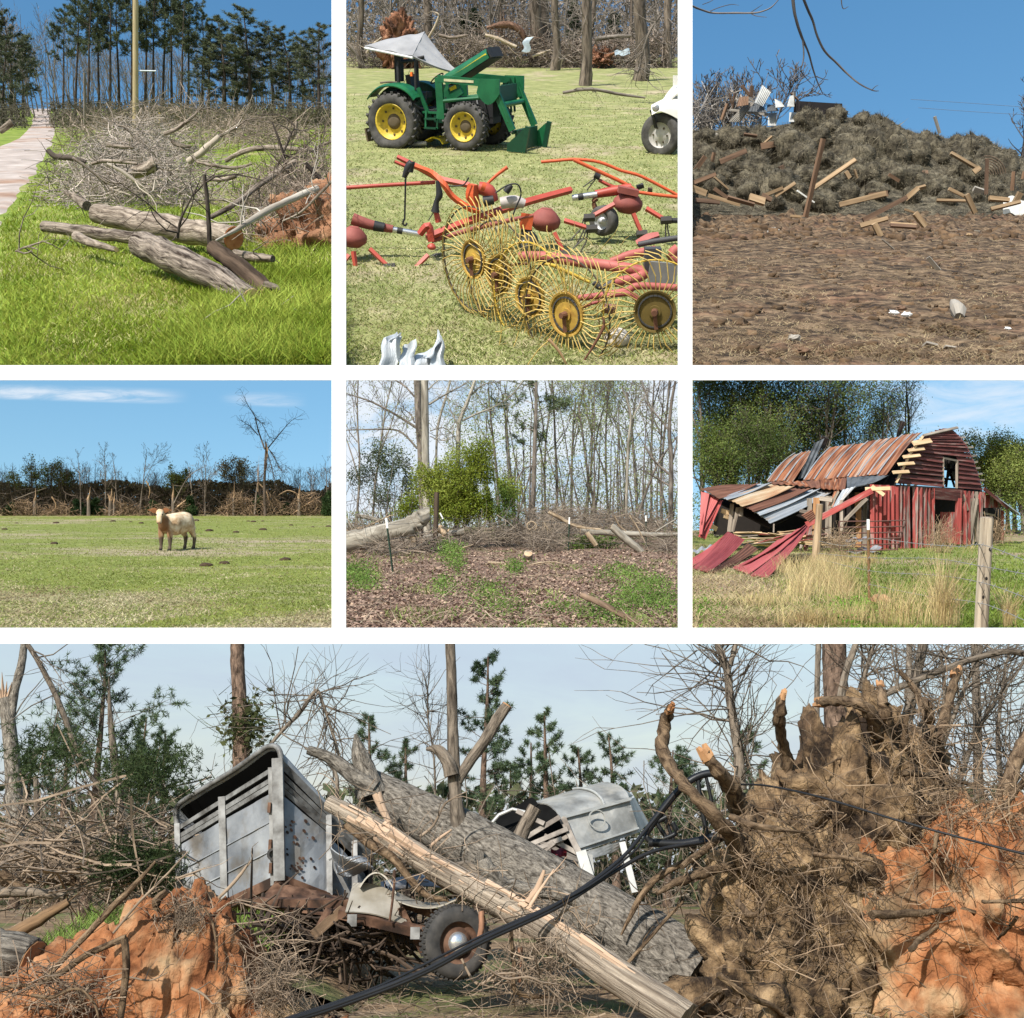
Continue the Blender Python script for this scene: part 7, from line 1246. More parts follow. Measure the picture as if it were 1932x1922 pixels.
 lg([(232,1188),(420,1210),(600,1235),(760,1250)],(58,62,64,60),(17.2,16.8,16.3,16),ob,'thin log lying at the left end of the pile',cuty);lg([(400,1240),(500,1280),(610,1310)],(52,40,26),(15.8,15.2,14.8),gl,'short log with its cut end toward the road',cuty);lg([(1230,1330),(1330,1350),(1430,1358)],(44,50,36),(14.5,14.2,14),gl,'small pale log at the foot of the clay',None,3);lg([(1380,1490),(1440,1510),(1465,1525)],(44,40,20),12.4,gl,'grey log butt beyond the dark log',None)
 lg([(455,1080),(400,1040),(345,1010)],(50,40,26),(17.8,18.2,18.6),gl,'tapering limb at the left end of the long log',None,10,'broken_branch','branch')
 brs=[([(1095,1145),(1230,1070),(1340,985),(1450,910),(1548,848)],(26,28,28,30,28),(16.5,17,17.5,18,18.4),gl,'thick branch leaning up to the right over the clay',5),([(1130,1262),(1240,1205),(1350,1135),(1500,1055),(1660,990)],(10,22,34,36,36),(14.5,15,15.5,16,16.6),bark('birch',(.2,.17,.14),(.5,.46,.4),.6,5),'pale bent branch rising over the clay bank',6),([(1100,1290),(1095,1190),(1085,1050),(1070,915)],(26,24,22,20),14.,pb,'dark upright branch standing by the cut log',2),([(930,1250),(945,1160),(985,1070),(1030,980)],(14,14,10,4),14.6,pb,'thin dark sapling stem in front of the long log',6),([(985,850),(1070,790),(1150,715)],(32,34,30),22,bark('pale_limb',(.2,.165,.13),(.48,.42,.35),.6,6),'pale thick limb pointing up over the brush pile',4),([(1150,715),(1220,680),(1290,630)],(16,12,6),22,gl,'thin fork at the tip of the pale thick limb',6),([(860,705),(920,680),(990,630),(1060,565)],(20,20,16,7),25,gl,'grey limb reaching up behind the brush pile',8),([(1180,845),(1290,790),(1430,775),(1610,790)],(20,26,26,20),23,gl,'long grey limb lying across the field',4),([(1600,858),(1670,930),(1745,1000)],(24,24,24),17.5,pb,'dark branch cut off by the right edge',2),([(1425,640),(1470,760),(1500,880),(1535,990)],(8,14,16,14),18.5,pb,'dark thin stem leaning left above the clay',3),([(1440,900),(1490,790),(1545,660)],(10,10,6),19,pb,'thin dark twig crossing the leaning stem',6),([(560,860),(640,900),(720,960),(780,1015)],(14,18,18,14),19.5,bark('pale_limb',(.2,.165,.13),(.48,.42,.35),.6,6),'pale limb slanting down the front of the brush pile',5),([(560,760),(620,770),(700,775)],(18,20,16),23,gl,'short pale limb at the back of the brush pile',5),([(250,785),(290,820),(370,830),(450,850)],(24,30,28,20),21.5,pb,'dark log end at the left tip of the brush pile',6),([(700,905),(760,885),(815,860)],(60,66,64),20.5,gl,'stubby round log in the middle of the brush pile',3),([(1590,760),(1640,790),(1690,760),(1745,740)],(20,22,16,10),24,gl,'grey root end at the right behind the field',8),([(1500,720),(1540,700),(1555,640)],(24,26,12),24,gl,'small torn stub standing in the field',6),([(1480,1160),(1580,1110),(1680,1010),(1740,950)],(8,12,14,14),15.6,gl,'slim branch bending along the clay bank',4),([(1220,1480),(1290,1590),(1330,1690)],(5,7,4),11.5,bark('birch',(.2,.17,.14),(.5,.46,.4),.6,5),'thin pale stick poking out of the front grass',3),([(80,1320),(140,1295),(200,1310)],(9,10,5),14,gl,'small twig on the grass by the road',4),([(620,660),(660,670),(700,720)],(9,10,6),26,gl,'thin pale limb left of the pole foot',4),([(0,690),(40,660),(65,640)],(30,34,34),44,gl,'cut log lying at the left road verge',0),([(1320,860),(1230,880),(1120,870),(1030,850)],(10,16,18,14),21,gl,'curved limb on the right of the brush pile',8),([(1235,920),(1180,940),(1100,945)],(26,22,14),20,gl,'short hooked limb at the pile\'s right foot',5),([(480,860),(560,845),(720,860)],(18,20,14),20.5,gl,'grey limb lying flat along the pile\'s middle',5),([(900,740),(930,760),(1000,770)],(20,22,14),24,gl,'brown limb end behind the pile\'s middle',4),([(380,830),(430,860),(560,960)],(16,16,12),20,gl,'limb slanting down the pile\'s left half',6)]
 for pts,w,Y,m,lb,tw in brs:lg(pts,w,Y,m,lb,None,tw,'broken_branch','branch',9,.8,.012,tw*2,.04)
 # the brush pile itself
 k=MB();n=1900;X=rng.normal(0,1,(n,2));px_=700+X[:,0]*210;base_y=rng.uniform(840,1090,n);C=[]
 for x,yb in zip(px_,base_y):g=Gd(min(max(x,270),1260),yb);hgt=max(.05,1.5*math.exp(-((x-760)/330)**2))*max(.15,1-abs(yb-930)/260);C.append((g.x,g.y,rng.uniform(.02,1)*hgt))
 C=np.array(C);brush(rng,C,1.3,.012,6,.2,3,.45,k)
 mk('brush_pile',trim(k),surf('brush_pale',[(.3,(.15,.12,.10)),(.7,(.42,.36,.31))],3,3,.9,isl=.45),kind='stuff',label='large tangled pile of pale brush beside the road',cat='brush pile')
 k=MB();C=[]
 for _ in range(1100):x=rng.uniform(330,1500);yb=rng.uniform(650,800);g=Gd(x,yb);C.append((g.x,g.y,rng.uniform(.02,1)**1.5*1.5*math.exp(-((x-900)/500)**2)))
 brush(rng,np.array(C),2.,.016,5,.2,3,.7,k);C=[]
 for _ in range(1300):x=rng.uniform(1270,1770);yb=rng.uniform(1000,1330);g=Gd(x,yb);C.append((g.x,g.y,rng.uniform(.02,1)*1.1*min(1,(x-1250)/250)))
 brush(rng,np.array(C),.9,.008,5,.25,3,.9,k);C=[]
 for _ in range(260):x=rng.uniform(1100,1745);g=Gd(x,rng.uniform(690,760));C.append((g.x,g.y,rng.uniform(.02,.5)))
 brush(rng,np.array(C),2.,.02,5,.2,3,.3,k)
 mk('dead_brush',trim(k),surf('brush_brown',[(.3,(.12,.09,.07)),(.7,(.30,.24,.19))],3,3,.9,isl=.4),kind='stuff',label='thin brown brush behind and right of the pile',cat='brush')
 cl=surf('road_clay',[(.3,(.13,.06,.032)),(.55,(.25,.125,.068)),(.75,(.36,.235,.145))],2.4,7,1,.9,bs=9,bd=.06);c=Gd(1640,1330);k=blob(11,(c.x+.1,c.y+.7,-.15),(.95,.75,.95),90,50,.4,2.6,lo=-.05);c2=Gd(1480,1320);blob(13,(c2.x,c2.y+.7,-.1),(.6,.5,.35),50,30,.5,2.6,k,lo=-.05);k.V=[crumble(V,(V[:,0].mean(),V[:,1].mean(),0),((4.,.10),(10.,.045)),j)for j,V in enumerate(k.V)];mk('clay_bank',trim(k),cl,o=(c.x,c.y+.9,0),label='reddish clay root mound at the right of the logs',cat='mound',smooth=True)
 # --- grass
 G=ground_pts(rng,P,66000,P.yg(702),60,2.0,pad=12);px_,py_=project(P,G);zx,zy=px_/.3602,py_/.3602
 edge=np.interp(zy,[572,690,785,905,1055,1195],[290,310,285,215,100,10]);ok=(zx>edge+rng.normal(0,14,len(G)))&~((zx>330)&(zx<1240)&(zy>840)&(zy<1090)&(rng.uniform(0,1,len(G))<.85));G=G[ok];zx=zx[ok];zy=zy[ok]
 f=np.array([fbm(x*.6,y*.4,2.,3)for x,y in G[:,:2]]);lush=np.clip((zx-1180)/300+(zy-1150)/500,0,1)
 dry=rng.uniform(0,1,len(G))<np.clip(.18+f*1.1-lush*.3,0,.7)
 hh=rng.uniform(.04,.11,len(G))*(1+1.5*lush)
 A=~dry;mk('roadside_grass',blades(rng,G[A],hh[A],.009+G[A][:,1]*.0005,.55),leafm('lush_grass',(.17,.225,.02),(.33,.385,.065),.35,.35),kind='stuff',label='bright green grass in front of the logs',cat='grass');mk('dry_grass',blades(rng,G[dry],hh[dry]*.7,.008+G[dry][:,1]*.0004,.9),leafm('straw_grass',(.34,.30,.11),(.54,.49,.24),.3,.3),kind='stuff',label='dry straw blades mixed into the roadside grass',cat='grass')
panel1()
# ------------------------------------------------------------------ stage: tractor, hay tedder and wheel rake in a field
def z2a(x,y):return(652+x*.325,y*.325)
def z2b(x,y):return(652+x*.325,273.7+y*.325)
def panel2():
 P=use(P2);rng=np.random.default_rng(2);q=.325*K
 A=lambda x,y,Y:P.d(*z2a(x,y),Y);B=lambda x,y,Y:P.d(*z2b(x,y),Y);ga=lambda x,y,z=0:P.g(*z2a(x,y),z);gb_=lambda x,y,z=0:P.g(*z2b(x,y),z)
 gm=surf('field_ground',[(.3,(.13,.145,.05)),(.5,(.20,.21,.08)),(.7,(.29,.285,.125))],1.4,8,1,.5,bs=12,cols2=[(.3,(.22,.18,.11)),(.7,(.38,.32,.21))],scale2=.4,mix2=(.54,.68),bd=.03,nr=.66)
 wedge_ground(P,'field',gm,85,.05,50,60)
 G=ground_pts(rng,P,44000,P.yg(700),52,2.0);dry=rng.uniform(0,1,len(G))<.32
 mk('field_grass',blades(rng,G[~dry],rng.uniform(.02,.06,(~dry).sum()),.009+G[~dry][:,1]*.0006,.9),leafm('field_green',(.14,.17,.04),(.27,.29,.10),.35,.3),kind='stuff',label='short green grass around the tractor and rakes',cat='grass');mk('dry_grass',blades(rng,G[dry],rng.uniform(.015,.05,dry.sum()),.009+G[dry][:,1]*.0006,1.2),leafm('field_straw',(.3,.26,.14),(.5,.44,.27),.3,.2),kind='stuff',label='dry grass stems around the tractor and rakes',cat='grass')
 # ---------------- wood edge
 yT=P.yg(z2a(0,400)[1]);bk=bark('oak_bark',(.055,.045,.038),(.24,.195,.16),1.0,6);bkg=bark('grey_twig',(.08,.068,.058),(.26,.225,.195),1,6);tan=bark('pale_limb',(.2,.155,.11),(.5,.42,.33),.6,5);cl=surf('root_clay',[(.38,(.045,.022,.014)),(.5,(.17,.075,.042)),(.62,(.32,.165,.1))],1.6,7,1,.9,bs=6,bd=.08)
 for x,yb,w,Yo,lb in((92,300,34,.5,'dark trunk left of the red root plate'),(482,350,50,4,'thick dark trunk behind the tractor canopy'),(1105,330,70,2,'widest brown trunk at the middle of the wood edge'),(1150,340,60,3,'dark trunk touching the widest brown one'),(1215,410,42,-.5,'dark trunk with a pale broken limb at its foot'),(1392,500,58,-3.5,'nearest grey trunk standing in the field edge'),(1440,330,26,3,'slim trunk behind the nearest grey one'),(1715,470,72,-2.5,'big dark trunk left of the white truck'),(1870,300,44,1,'brown splintered trunk above the white truck'),(1660,320,18,4,'thin trunk left of the big dark one'),(910,300,16,5,'thin trunk behind the raised root'),(560,300,14,6,'thin trunk right of the canopy peak')):
  Y=yT+Yo if yb<400 else P.yg(z2a(0,yb)[1]);a=A(x,yb,Y);a.z=0;b=A(x+rng.normal(0,8),-60,Y);t=thing('tree',lb,'tree',a);k=MB();Q,R=resample([a,a.lerp(b,.3)+Vector((rng.normal(0,.1),0,0)),a.lerp(b,.7),b],np.array([w*1.25,w,w*.92,w*.85])*q*Y*.5,6);k.tube(Q,R,10,jit=.04,rng=rng);mk('trunk',k,bk,t,smooth=True);k=MB();side_twigs(rng,Q,26,2.2,.025,k,5,.3,.2,.2,.1,60);mk('crown',trim(k),bkg,t)
 bt=[gen_tree(700+i,9,.1,(10,6,4),(42,42,42),(.36,.5,.5),.2,rmin=.014,fork=1)for i in range(4)];bw=[thin_wood(l)for l in bt];k=MB()
 for i in range(80):Y=yT+rng.uniform(3,26);x=rng.uniform(653,1279);k.merge(bw[i%4],TRS((P.xr(x,Y),Y,0),rng.uniform(0,6),rng.uniform(.6,1.05)))
 C=ground_pts(rng,P,9000,yT+12,yT+26,1.01);C[:,2]=rng.uniform(0,1,len(C))*5.;leaves_at(rng,C,.2,k);C=ground_pts(rng,P,1900,yT+1.5,yT+20,1.01);C[:,2]=rng.uniform(0,1,len(C))*3.;brush(rng,C,2.4,.025,5,.25,3,.9,k);mk('bare_woods',trim(k),bkg,kind='stuff',label='grey leafless wood behind the tractor',cat='woods')
 for x,yt,lb in((760,60,'small dark cedar tree behind the wood edge'),(1320,30,'dark cedar tree between the trunks'),(690,110,'low cedar tree behind the canopy'),(1560,90,'dim cedar tree in the right of the wood')):
  Y=yT+10;a=A(x,300,Y);a.z=0;H=A(x,yt,Y).z;w,c=gen_pine(int(x),H,.12,.1,34,.2,.3,9,.03);t=thing('cedar_tree',lb,'tree',a);mk('trunk',w,bk,t,local=True);mk('crown',trim(c,o=a),leafm('cedar',(.02,.035,.018),(.055,.08,.038),.4),t,local=True)
 k=MB()
 for cx,w,n,top in((1000,330,700,1.7),(650,160,380,1.5),(1550,260,700,1.5),(1800,130,420,1.8),(150,160,300,1.3),(1300,160,380,1.2)):
  X=P.xr(z2a(cx,0)[0],yT);a=rng.normal(0,.5,(n,2));C=np.stack([X+a[:,0]*w*q*yT,yT+.8+np.abs(a[:,1])*3,rng.uniform(.02,1,n)**1.3*top],1);brush(rng,C,1.7,.022,5,.25,3,.6,k)
 mk('brush_row',trim(k),surf('brush_brown',[(.3,(.11,.085,.07)),(.7,(.33,.27,.22))],3,3,.9,isl=.5),kind='stuff',label='tangled brush and limbs along the wood edge',cat='brush')
 def lump(x,y,w,h,seed,lb,Yo=.4,lo=-.2):Y=yT+Yo;c=A(x,y,Y);k=blob(seed,c,(w*q*Y,.8,h*q*Y),110,70,.4,1.8,lo=lo);V=k.V[0];n=np.array([fbm(a*2.6+seed,b_*2.6,c_*2.6,5)for a,b_,c_ in V]);k.V[0]=V+unit(V-np.array(tuple(c)))*(n*.75)[:,None];k.V[0]=crumble(k.V[0],c,((1.6,.3),(4.,.14)),seed);C=k.V[0][rng.integers(0,len(V),90)];brush(rng,C,1.1,.022,5,.25,4,1.,k);mk('root_plate',trim(k),cl,o=(c.x,c.y,0),label=lb,cat='root plate',smooth=True)
 def lg(pts,w,Y,m,lb,tw=4):limb('broken_branch',[A(x,y,Y)for x,y in pts],np.array(w)*q*Y*.5,m,lb,twigs=tw,tl=1.2,tr=.02,rng=rng,kids=tw*2)
 lump(300,265,105,140,3,'red root plate of an uprooted tree left of the tractor',.3,-.5);lump(1480,340,55,40,5,'small orange root plate behind the nearest trunk',.6);lg([(820,165),(880,150),(950,145),(1010,175),(1040,230),(1030,290)],(16,30,36,34,28,16),yT+.8,bark('dark_root',(.045,.025,.018),(.2,.12,.085),2,6),'dark arched root mass standing over the brush',40)
 lg([(810,205),(880,225),(990,275)],(14,20,20),yT+.5,tan,'pale torn limb below the raised root');lg([(1190,480),(1230,430),(1255,340)],(12,18,16),yT-1.5,tan,'pale crooked limb leaning on the dark trunk',2);lg([(1085,330),(1190,290)],(12,8),yT,tan,'straight pale limb between two trunks',2);lg([(120,310),(160,260),(210,220)],(14,14,8),yT-.2,tan,'pale root sticking out of the red root plate',6);lg([(470,240),(520,150),(540,90),(520,75)],(10,12,10,8),yT+.2,tan,'pale hooked limb above the tractor canopy',2);lg([(0,240),(50,300),(100,380)],(16,20,16),yT,bkg,'grey limbs heaped at the left of the wood edge',12);lg([(1450,230),(1560,215),(1660,210)],(22,22,16),yT+.5,bkg,'long limb lying behind the blue sheet',6);lg([(1260,540),(1420,520),(1600,550),(1740,570)],(16,18,16,10),44,bkg,'fallen limb along the field edge',2);lg([(1830,90),(1750,220),(1700,420)],(10,12,8),47,bkg,'drooping grey branch before the big dark trunk',30);lg([(540,205),(620,220),(710,205)],(16,18,12),yT+1,bk,'dark limb lying behind the canopy',4);lg([(200,482),(270,478),(345,490)],(8,10,6),P.yg(z2a(0,488)[1]),bk,'dark stick on the grass behind the tractor',4)
 bl=plain('blue_sheet',(.42,.5,.58),.4,.2);k=MB();c=[A(1560,300,yT-.4),A(1645,285,yT-.4),A(1650,320,yT-.5),A(1565,325,yT-.5)];k.sheet(lambda u,v:quadpt(c,u,v)+Vector((0,.1*math.sin(u*6),.05*math.sin(u*9))),8,4,.02);mk('metal_sheet',k,bl,o=c[0],label='pale blue metal sheet caught in the brush',cat='metal sheet');k=MB();c2=[A(1020,300,yT-.3),A(1060,310,yT-.3),A(1085,215,yT-.3),A(1045,220,yT-.2)];k.sheet(lambda u,v:quadpt(c2,u,v)+Vector((.1*math.sin(v*7),0,0)),5,8,.02);mk('metal_sheet',k,bl,o=c2[0],label='crumpled blue metal strip beside the widest trunk',cat='metal sheet')
 tractor2(P,rng,A);truck2(P,rng,A,q);tedder2(P,rng,B,q);rake2(P,rng,B,q)
 # bent tin in the front corner, white bucket lump
 tn=plain('crumpled_tin',(.42,.45,.48),.4,.1);Y=P.yg(690);t=thing('crumpled_tin','crumpled pale tin sheet standing at the lower left of the field','tin',gb_(380,1300))
 for pl in([(195,1300),(300,1300),(322,1110),(220,1115)],[(300,1300),(400,1290),(412,1118),(330,1180)],[(395,1300),(490,1300),(545,1175),(400,1215)],[(480,1300),(580,1300),(568,1120),(535,1080)],[(220,1130),(262,1150),(330,1090),(300,1095)],[(430,1250),(500,1230),(550,1110),(500,1190)]):
  c=[B(x,y,Y-.4+.15*i)for i,(x,y)in enumerate(pl)];k=MB();s=rng.uniform(0,9);k.sheet(lambda u,v:quadpt(c,u,v)+Vector((.012*math.sin(v*9+s),.05*math.sin(u*5+s),.01*math.sin(u*11))),8,8,.008);mk('fold',k,tn,t)
 c=gb_(1575,1165);k=blob(7,(c.x,c.y,.09),(.15,.14,.12),24,16,.12,1.5);mk('white_stone',k,surf('white_lump',[(.3,(.38,.33,.28)),(.7,(.68,.63,.57))],5,5,.9,.4),o=c,label='pale rounded stone lying behind the rake wheel',cat='stone',smooth=True)
def wheelmat():
 return surf('tractor_tyre',[(.3,(.035,.033,.032)),(.7,(.10,.095,.09))],5,5,.9,.3),plain('yellow_rim',(.52,.38,.04),.5),plain('hub_dark',(.10,.075,.045),.8)
def tractor2(P,rng,A):
 gr=surf('green_paint',[(.3,(.004,.075,.028)),(.7,(.012,.125,.048))],3,4,.4,spec=.5);dg=plain('dark_green',(.004,.045,.022),.5);dk=plain('engine_dark',(.018,.018,.02),.7);yl=plain('yellow_stripe',(.62,.48,.02),.5);ty,rim,hub=wheelmat();cnv=surf('canopy_cloth',[(.3,(.2,.2,.21)),(.7,(.31,.31,.32))],2,5,.85,.2);stl=plain('grey_steel',(.3,.3,.3),.5,.4);seat=plain('seat_black',(.02,.02,.02),.6)
 base=P.g(*z2a(560,845));t=thing('tractor','green tractor with yellow wheels, raised hood and front loader','tractor',base,R=Matrix.Rotation(math.radians(-24),4,'Z')@Matrix.Scale(1.03,4))
 # local frame: front +x, right side -y
 def bx(name,c,s,m,R=None,par=t,taper=1.):k=MB();k.box(c,s,R,taper=taper);return mk(name,k,m,par,local=True)
 def bm(name,a,b,w,th,m,up=(0,0,1),par=t):k=MB();k.beam(a,b,w,th,up);return mk(name,k,m,par,local=True)
 def tb(name,pts,r,m,n=8,par=t):k=MB();k.tube(pts,r,n);return mk(name,k,m,par,local=True,smooth=True)
 def wheel(name,x,y,r,w,flat=0.):
  s=-1 if y<0 else 1;M=Matrix.Translation((x,y,r-flat))@Matrix.Rotation(math.pi/2*(1 if s<0 else-1),4,'X');rr=.62*r
  k=MB();k.lathe([(rr,w*.42),(rr*1.12,w*.5),(r*.9,w*.5),(r*.965,w*.4),(r*.965,-w*.4),(r*.9,-w*.5),(rr,-w*.42)],36,M);V=k.V[0]
  if flat:V[:,2]=np.maximum(V[:,2],.0);low=V[:,2]<.35;V[low,1]+=s*(.35-V[low,2])*.35
  o=mk(name,k,ty,t,local=True,smooth=True);k=MB();n=22
  for i in range(n):
   for sd in(-1,1):
    a=(i+(.5 if sd>0 else 0))/n*6.2832;Mb=M@Matrix.Rotation(a,4,'Z')@Matrix.Translation((r*.985,0,sd*w*.24))@Matrix.Rotation(sd*.6,4,'X');c=Mb.translation
    if flat and c.z<.1:continue
    k.box(c,(r*.085,.055*r/.7,w*.56),Mb.to_3x3())
  mk('tread',k,ty,o,local=True,kind='stuff');k=MB();k.lathe([(rr*1.0,w*.44),(rr*1.03,w*.46),(rr*.93,w*.40),(rr*.86,w*.1),(rr*.55,w*.02),(rr*.5,w*.06),(rr*.42,w*.06)],28,M);mk('rim',k,rim,o,local=True,smooth=True);k=MB();k.lathe([(rr*.45,w*.05),(rr*.36,w*.16),(rr*.2,w*.2),(.001,w*.2)],18,M);mk('hub',k,hub,o,local=True,smooth=True)
  k=MB()
  for i in range(8):a=i/8*6.283;k.box(M@Vector((rr*.72*math.cos(a),rr*.72*math.sin(a),w*.06)),(.05,.05,.05))
  mk('bolts',k,hub,o,local=True,kind='stuff')
 wheel('rear_wheel',-.98,-.82,.74,.46,.09);wheel('rear_wheel',-.98,.82,.74,.46);wheel('front_wheel',1.12,-.78,.60,.38);wheel('front_wheel',1.12,.78,.60,.38)
 # chassis, engine
 bx('gearbox',(-.5,0,.72),(1.5,.55,.5),dk);bx('engine',(.95,0,.95),(1.4,.5,.62),dk);bx('front_axle',(1.12,0,.55),(.22,1.3,.2),dk);tb('axle',[(-.98,-.7,.7),(-.98,.7,.7)],.12,dk);bx('radiator',(1.6,0,1.1),(.1,.52,.6),dk);bx('battery_box',(.25,-.42,.8),(.4,.2,.35),dg)
 for i in range(5):tb('hose',[(.6+i*.2,-.27,1.25),(.65+i*.2,-.33,1.1),(.62+i*.22,-.3,.9)],.025,stl if i%2 else dk,5)
 # fenders
 for s in(-1,1):
  k=MB();k.sheet(lambda u,v:(-.98-.82*math.cos(.55+u*2.0),s*(.5+.5*v),.72+.86*math.sin(.55+u*2.0)**.8-(.05 if v>.9 else 0)),14,4,.03);mk('fender',k,gr,t,local=True)
  k=MB();k.sheet(lambda u,v:(-.98-.8*math.cos(.6+u*1.9)*v-(1-v)*0,s*.52,.75+.8*math.sin(.6+u*1.9)*v),12,2,.03);mk('fender_side',k,dg,t,local=True)
  bm('fender_post',(-.35,s*.62,1.5),(.0,s*.6,.7),.1,.05,gr,(0,1,0))
 bx('platform',(-.05,0,.92),(.9,1.1,.06),dk);bx('step',(.1,-.75,.52),(.35,.25,.04),dg);bx('step',(.1,-.75,.75),(.35,.22,.04),dg);bm('step_side',(-.07,-.78,.5),(-.07,-.72,.95),.05,.04,gr,(0,1,0));bm('step_side',(.27,-.78,.5),(.27,-.72,.95),.05,.04,gr,(0,1,0));bm('step_brace',(-.2,-.66,.9),(.35,-.68,.9),.09,.05,gr)
 # seat, dash, steering
 bx('seat',(-.62,0,1.28),(.45,.5,.14),seat);bx('backrest',(-.83,0,1.55),(.14,.48,.48),seat,Matrix.Rotation(-.15,3,'Y'));bx('console',(.2,0,1.25),(.3,.42,.6),gr,taper=.8);tb('steering_column',[(.1,0,1.5),(-.08,0,1.68)],.03,dk);k=MB();Ms=Matrix.Translation((-.1,0,1.7))@Matrix.Rotation(-.7,4,'Y');k.tube([Ms@Vector((.2*math.cos(a),.2*math.sin(a),0))for a in np.linspace(0,6.283,17)],.018,6,caps=False);mk('steering_wheel',k,seat,t,local=True);bx('amber_light',(-.52,-.62,1.83),(.06,.08,.1),plain('amber',(.75,.16,.02),.4));tb('lever',[(-.25,-.4,1.0),(-.2,-.42,1.4)],.015,dk)
 # roll bar and torn canopy
 for s in(-1,1):tb('roll_bar',[(-.98,s*.52,1.25),(-.98,s*.52,2.0),(-.97,s*.48,2.12)],.05,dk)
 tb('roll_bar',[(-.97,-.48,2.12),(-.97,.48,2.12)],.05,dk);tb('canopy_post',[(-.42,-.6,1.45),(-.4,-.62,2.1),(-.36,-.6,2.22),(-.2,-.5,2.25)],.045,dk);bx('canopy_bracket',(-1.3,.1,1.95),(.2,.16,.72),dk)
 cp=[(-1.95,-.55,2.5),(-.42,-.72,2.28),(.62,.0,1.86),(-.75,.6,2.82),(-1.8,.45,2.62)]
 k=MB();c=[Vector(x)for x in cp];k.sheet(lambda u,v:quadpt([c[0],c[1],c[3],c[4]],u,v)+Vector((0,0,.10*math.sin(u*3.1)*math.sin(v*3.1)+.015*math.sin(u*14))),16,12,.05);k.sheet(lambda u,v:quadpt([c[1],c[2],c[2]+Vector((-.1,.05,.02)),c[3]],u,v)+Vector((0,0,-.06*math.sin(u*3)+.012*math.sin(v*17))),14,10,.05);mk('canopy',k,cnv,t,local=True);tb('canopy_edge',[c[0]+Vector((0,0,-.06)),c[0].lerp(c[1],.5)+Vector((0,0,-.05)),c[1]+Vector((0,0,-.05))],.035,plain('canopy_hem',(.6,.6,.6),.8),6)
 # hood, raised on its front hinge: rises forward
 Mh=Matrix.Translation((.42,0,1.62))@Matrix.Rotation(math.radians(-30),4,'Y');k=MB();L=1.45
 def hood(u,v):
  a=(u-.5)*math.pi;y=.42*math.sin(a)*(1-.1*v);z=.30*(abs(math.cos(a))**.45)*(1-.15*v)-.05;return Mh@Vector((v*L-.05+(.0 if v<.97 else-.04),y,z))
 k.sheet(hood,18,10,.03);ho=mk('hood',k,gr,t,local=True);k=MB();k.sheet(lambda u,v:Mh@Vector((L-.05+.02,(u-.5)*.76,-.06+v*.26)),4,3,.04);mk('hood_nose',k,dk,ho,local=True);k=MB();k.sheet(lambda u,v:Mh@Vector((.0+u*(L-.1),(v-.5)*.8,-.05)),6,4,.02);mk('hood_underside',k,dk,ho,local=True)
 for s in(-1,1):k=MB();k.beam(Mh@Vector((.12,s*.432,.05)),Mh@Vector((L-.12,s*.398,.06)),.07,.012,(0,s,0));mk('yellow_band',k,yl,ho,local=True)
 bm('fuel_tank',(.35,-.33,1.25),(.75,-.3,1.5),.3,.1,gr,(0,1,0));bx('side_badge',(.55,-.36,1.5),(.2,.02,.09),yl,Matrix.Rotation(-.4,3,'Y'))
 # front loader
 for s in(-1,1):
  y=s*.72;bm('loader_mast',(.38,y,.75),(.32,y,1.78),.2,.08,gr,(0,1,0));bm('loader_arm',(.3,y,1.75),(1.85,y,1.66),.17,.09,gr,(0,1,0));k=MB();k.sheet(lambda u,v:(1.55+.55*u-.1*v*(1-u),y+s*.05,1.78-.62*v*(.55+.45*math.sin(u*3.1))),8,5,.05);mk('knee_plate',k,gr,t,local=True);bm('loader_arm',(1.9,y,1.6),(2.42,y,.55),.17,.09,gr,(0,1,0));k=MB();k.tube([(1.98,y-s*.0,1.5),(2.3,y,.75)],.055,8);mk('tilt_cylinder',k,gr,t,local=True);k=MB();k.tube([(2.3,y,.75),(2.4,y,.5)],.03,8);mk('tilt_rod',k,stl,t,local=True);k=MB();k.tube([(.45,y,1.2),(1.55,y,1.32)],.05,8);mk('lift_cylinder',k,gr,t,local=True)
  k=MB();k.sheet(lambda u,v:(2.25+.5*u,y-s*.02,.02+v*(.18+.42*u)),5,4,.06);mk('coupler_plate',k,dg if s<0 else gr,t,local=True);bm('coupler_hook',(2.72,y,.0),(2.85,y,.66),.12,.08,dg,(0,1,0))
  k=MB();k.beam((.5,y+s*.05,1.72),(1.35,y+s*.05,1.70),.06,.012,(0,s,0));mk('decal_stripe',k,plain('decal_tan',(.5,.47,.3),.6),t,local=True)
 tb('cross_tube',[(2.1,-.72,1.15),(2.1,.72,1.15)],.07,gr);tb('cross_tube',[(2.42,-.72,.5),(2.42,.72,.5)],.05,dg);bx('coupler_frame',(2.5,0,.3),(.08,1.3,.5),dg);bx('grille_guard',(1.95,0,1.35),(.06,1.1,.5),dg);
 for i in range(5):bm('guard_bar',(1.97,-.44+i*.22,.9),(1.9,-.44+i*.22,1.62),.06,.04,dg)
 # rear blade and mower deck underneath
 bm('rear_blade',(-1.95,-.7,.25),(-1.75,.7,.25),.35,.05,hub,(1,0,.2));bx('blade_mast',(-1.75,0,.55),(.12,.12,.6),hub);bm('lift_arm',(-1.2,-.3,.55),(-1.85,-.3,.4),.08,.06,dk)
 k=MB();k.sheet(lambda u,v:(-.25+.62*u,-.62+.5*v-.04*math.sin(u*14),.12+.16*math.sin(u*3.1)),12,5,.03);mk('yellow_guard',k,yl,t,local=True);tb('flat_strap',[(-.55,-.7,.06),(-.3,-.75,.1),(-.1,-.7,.12)],.06,stl)
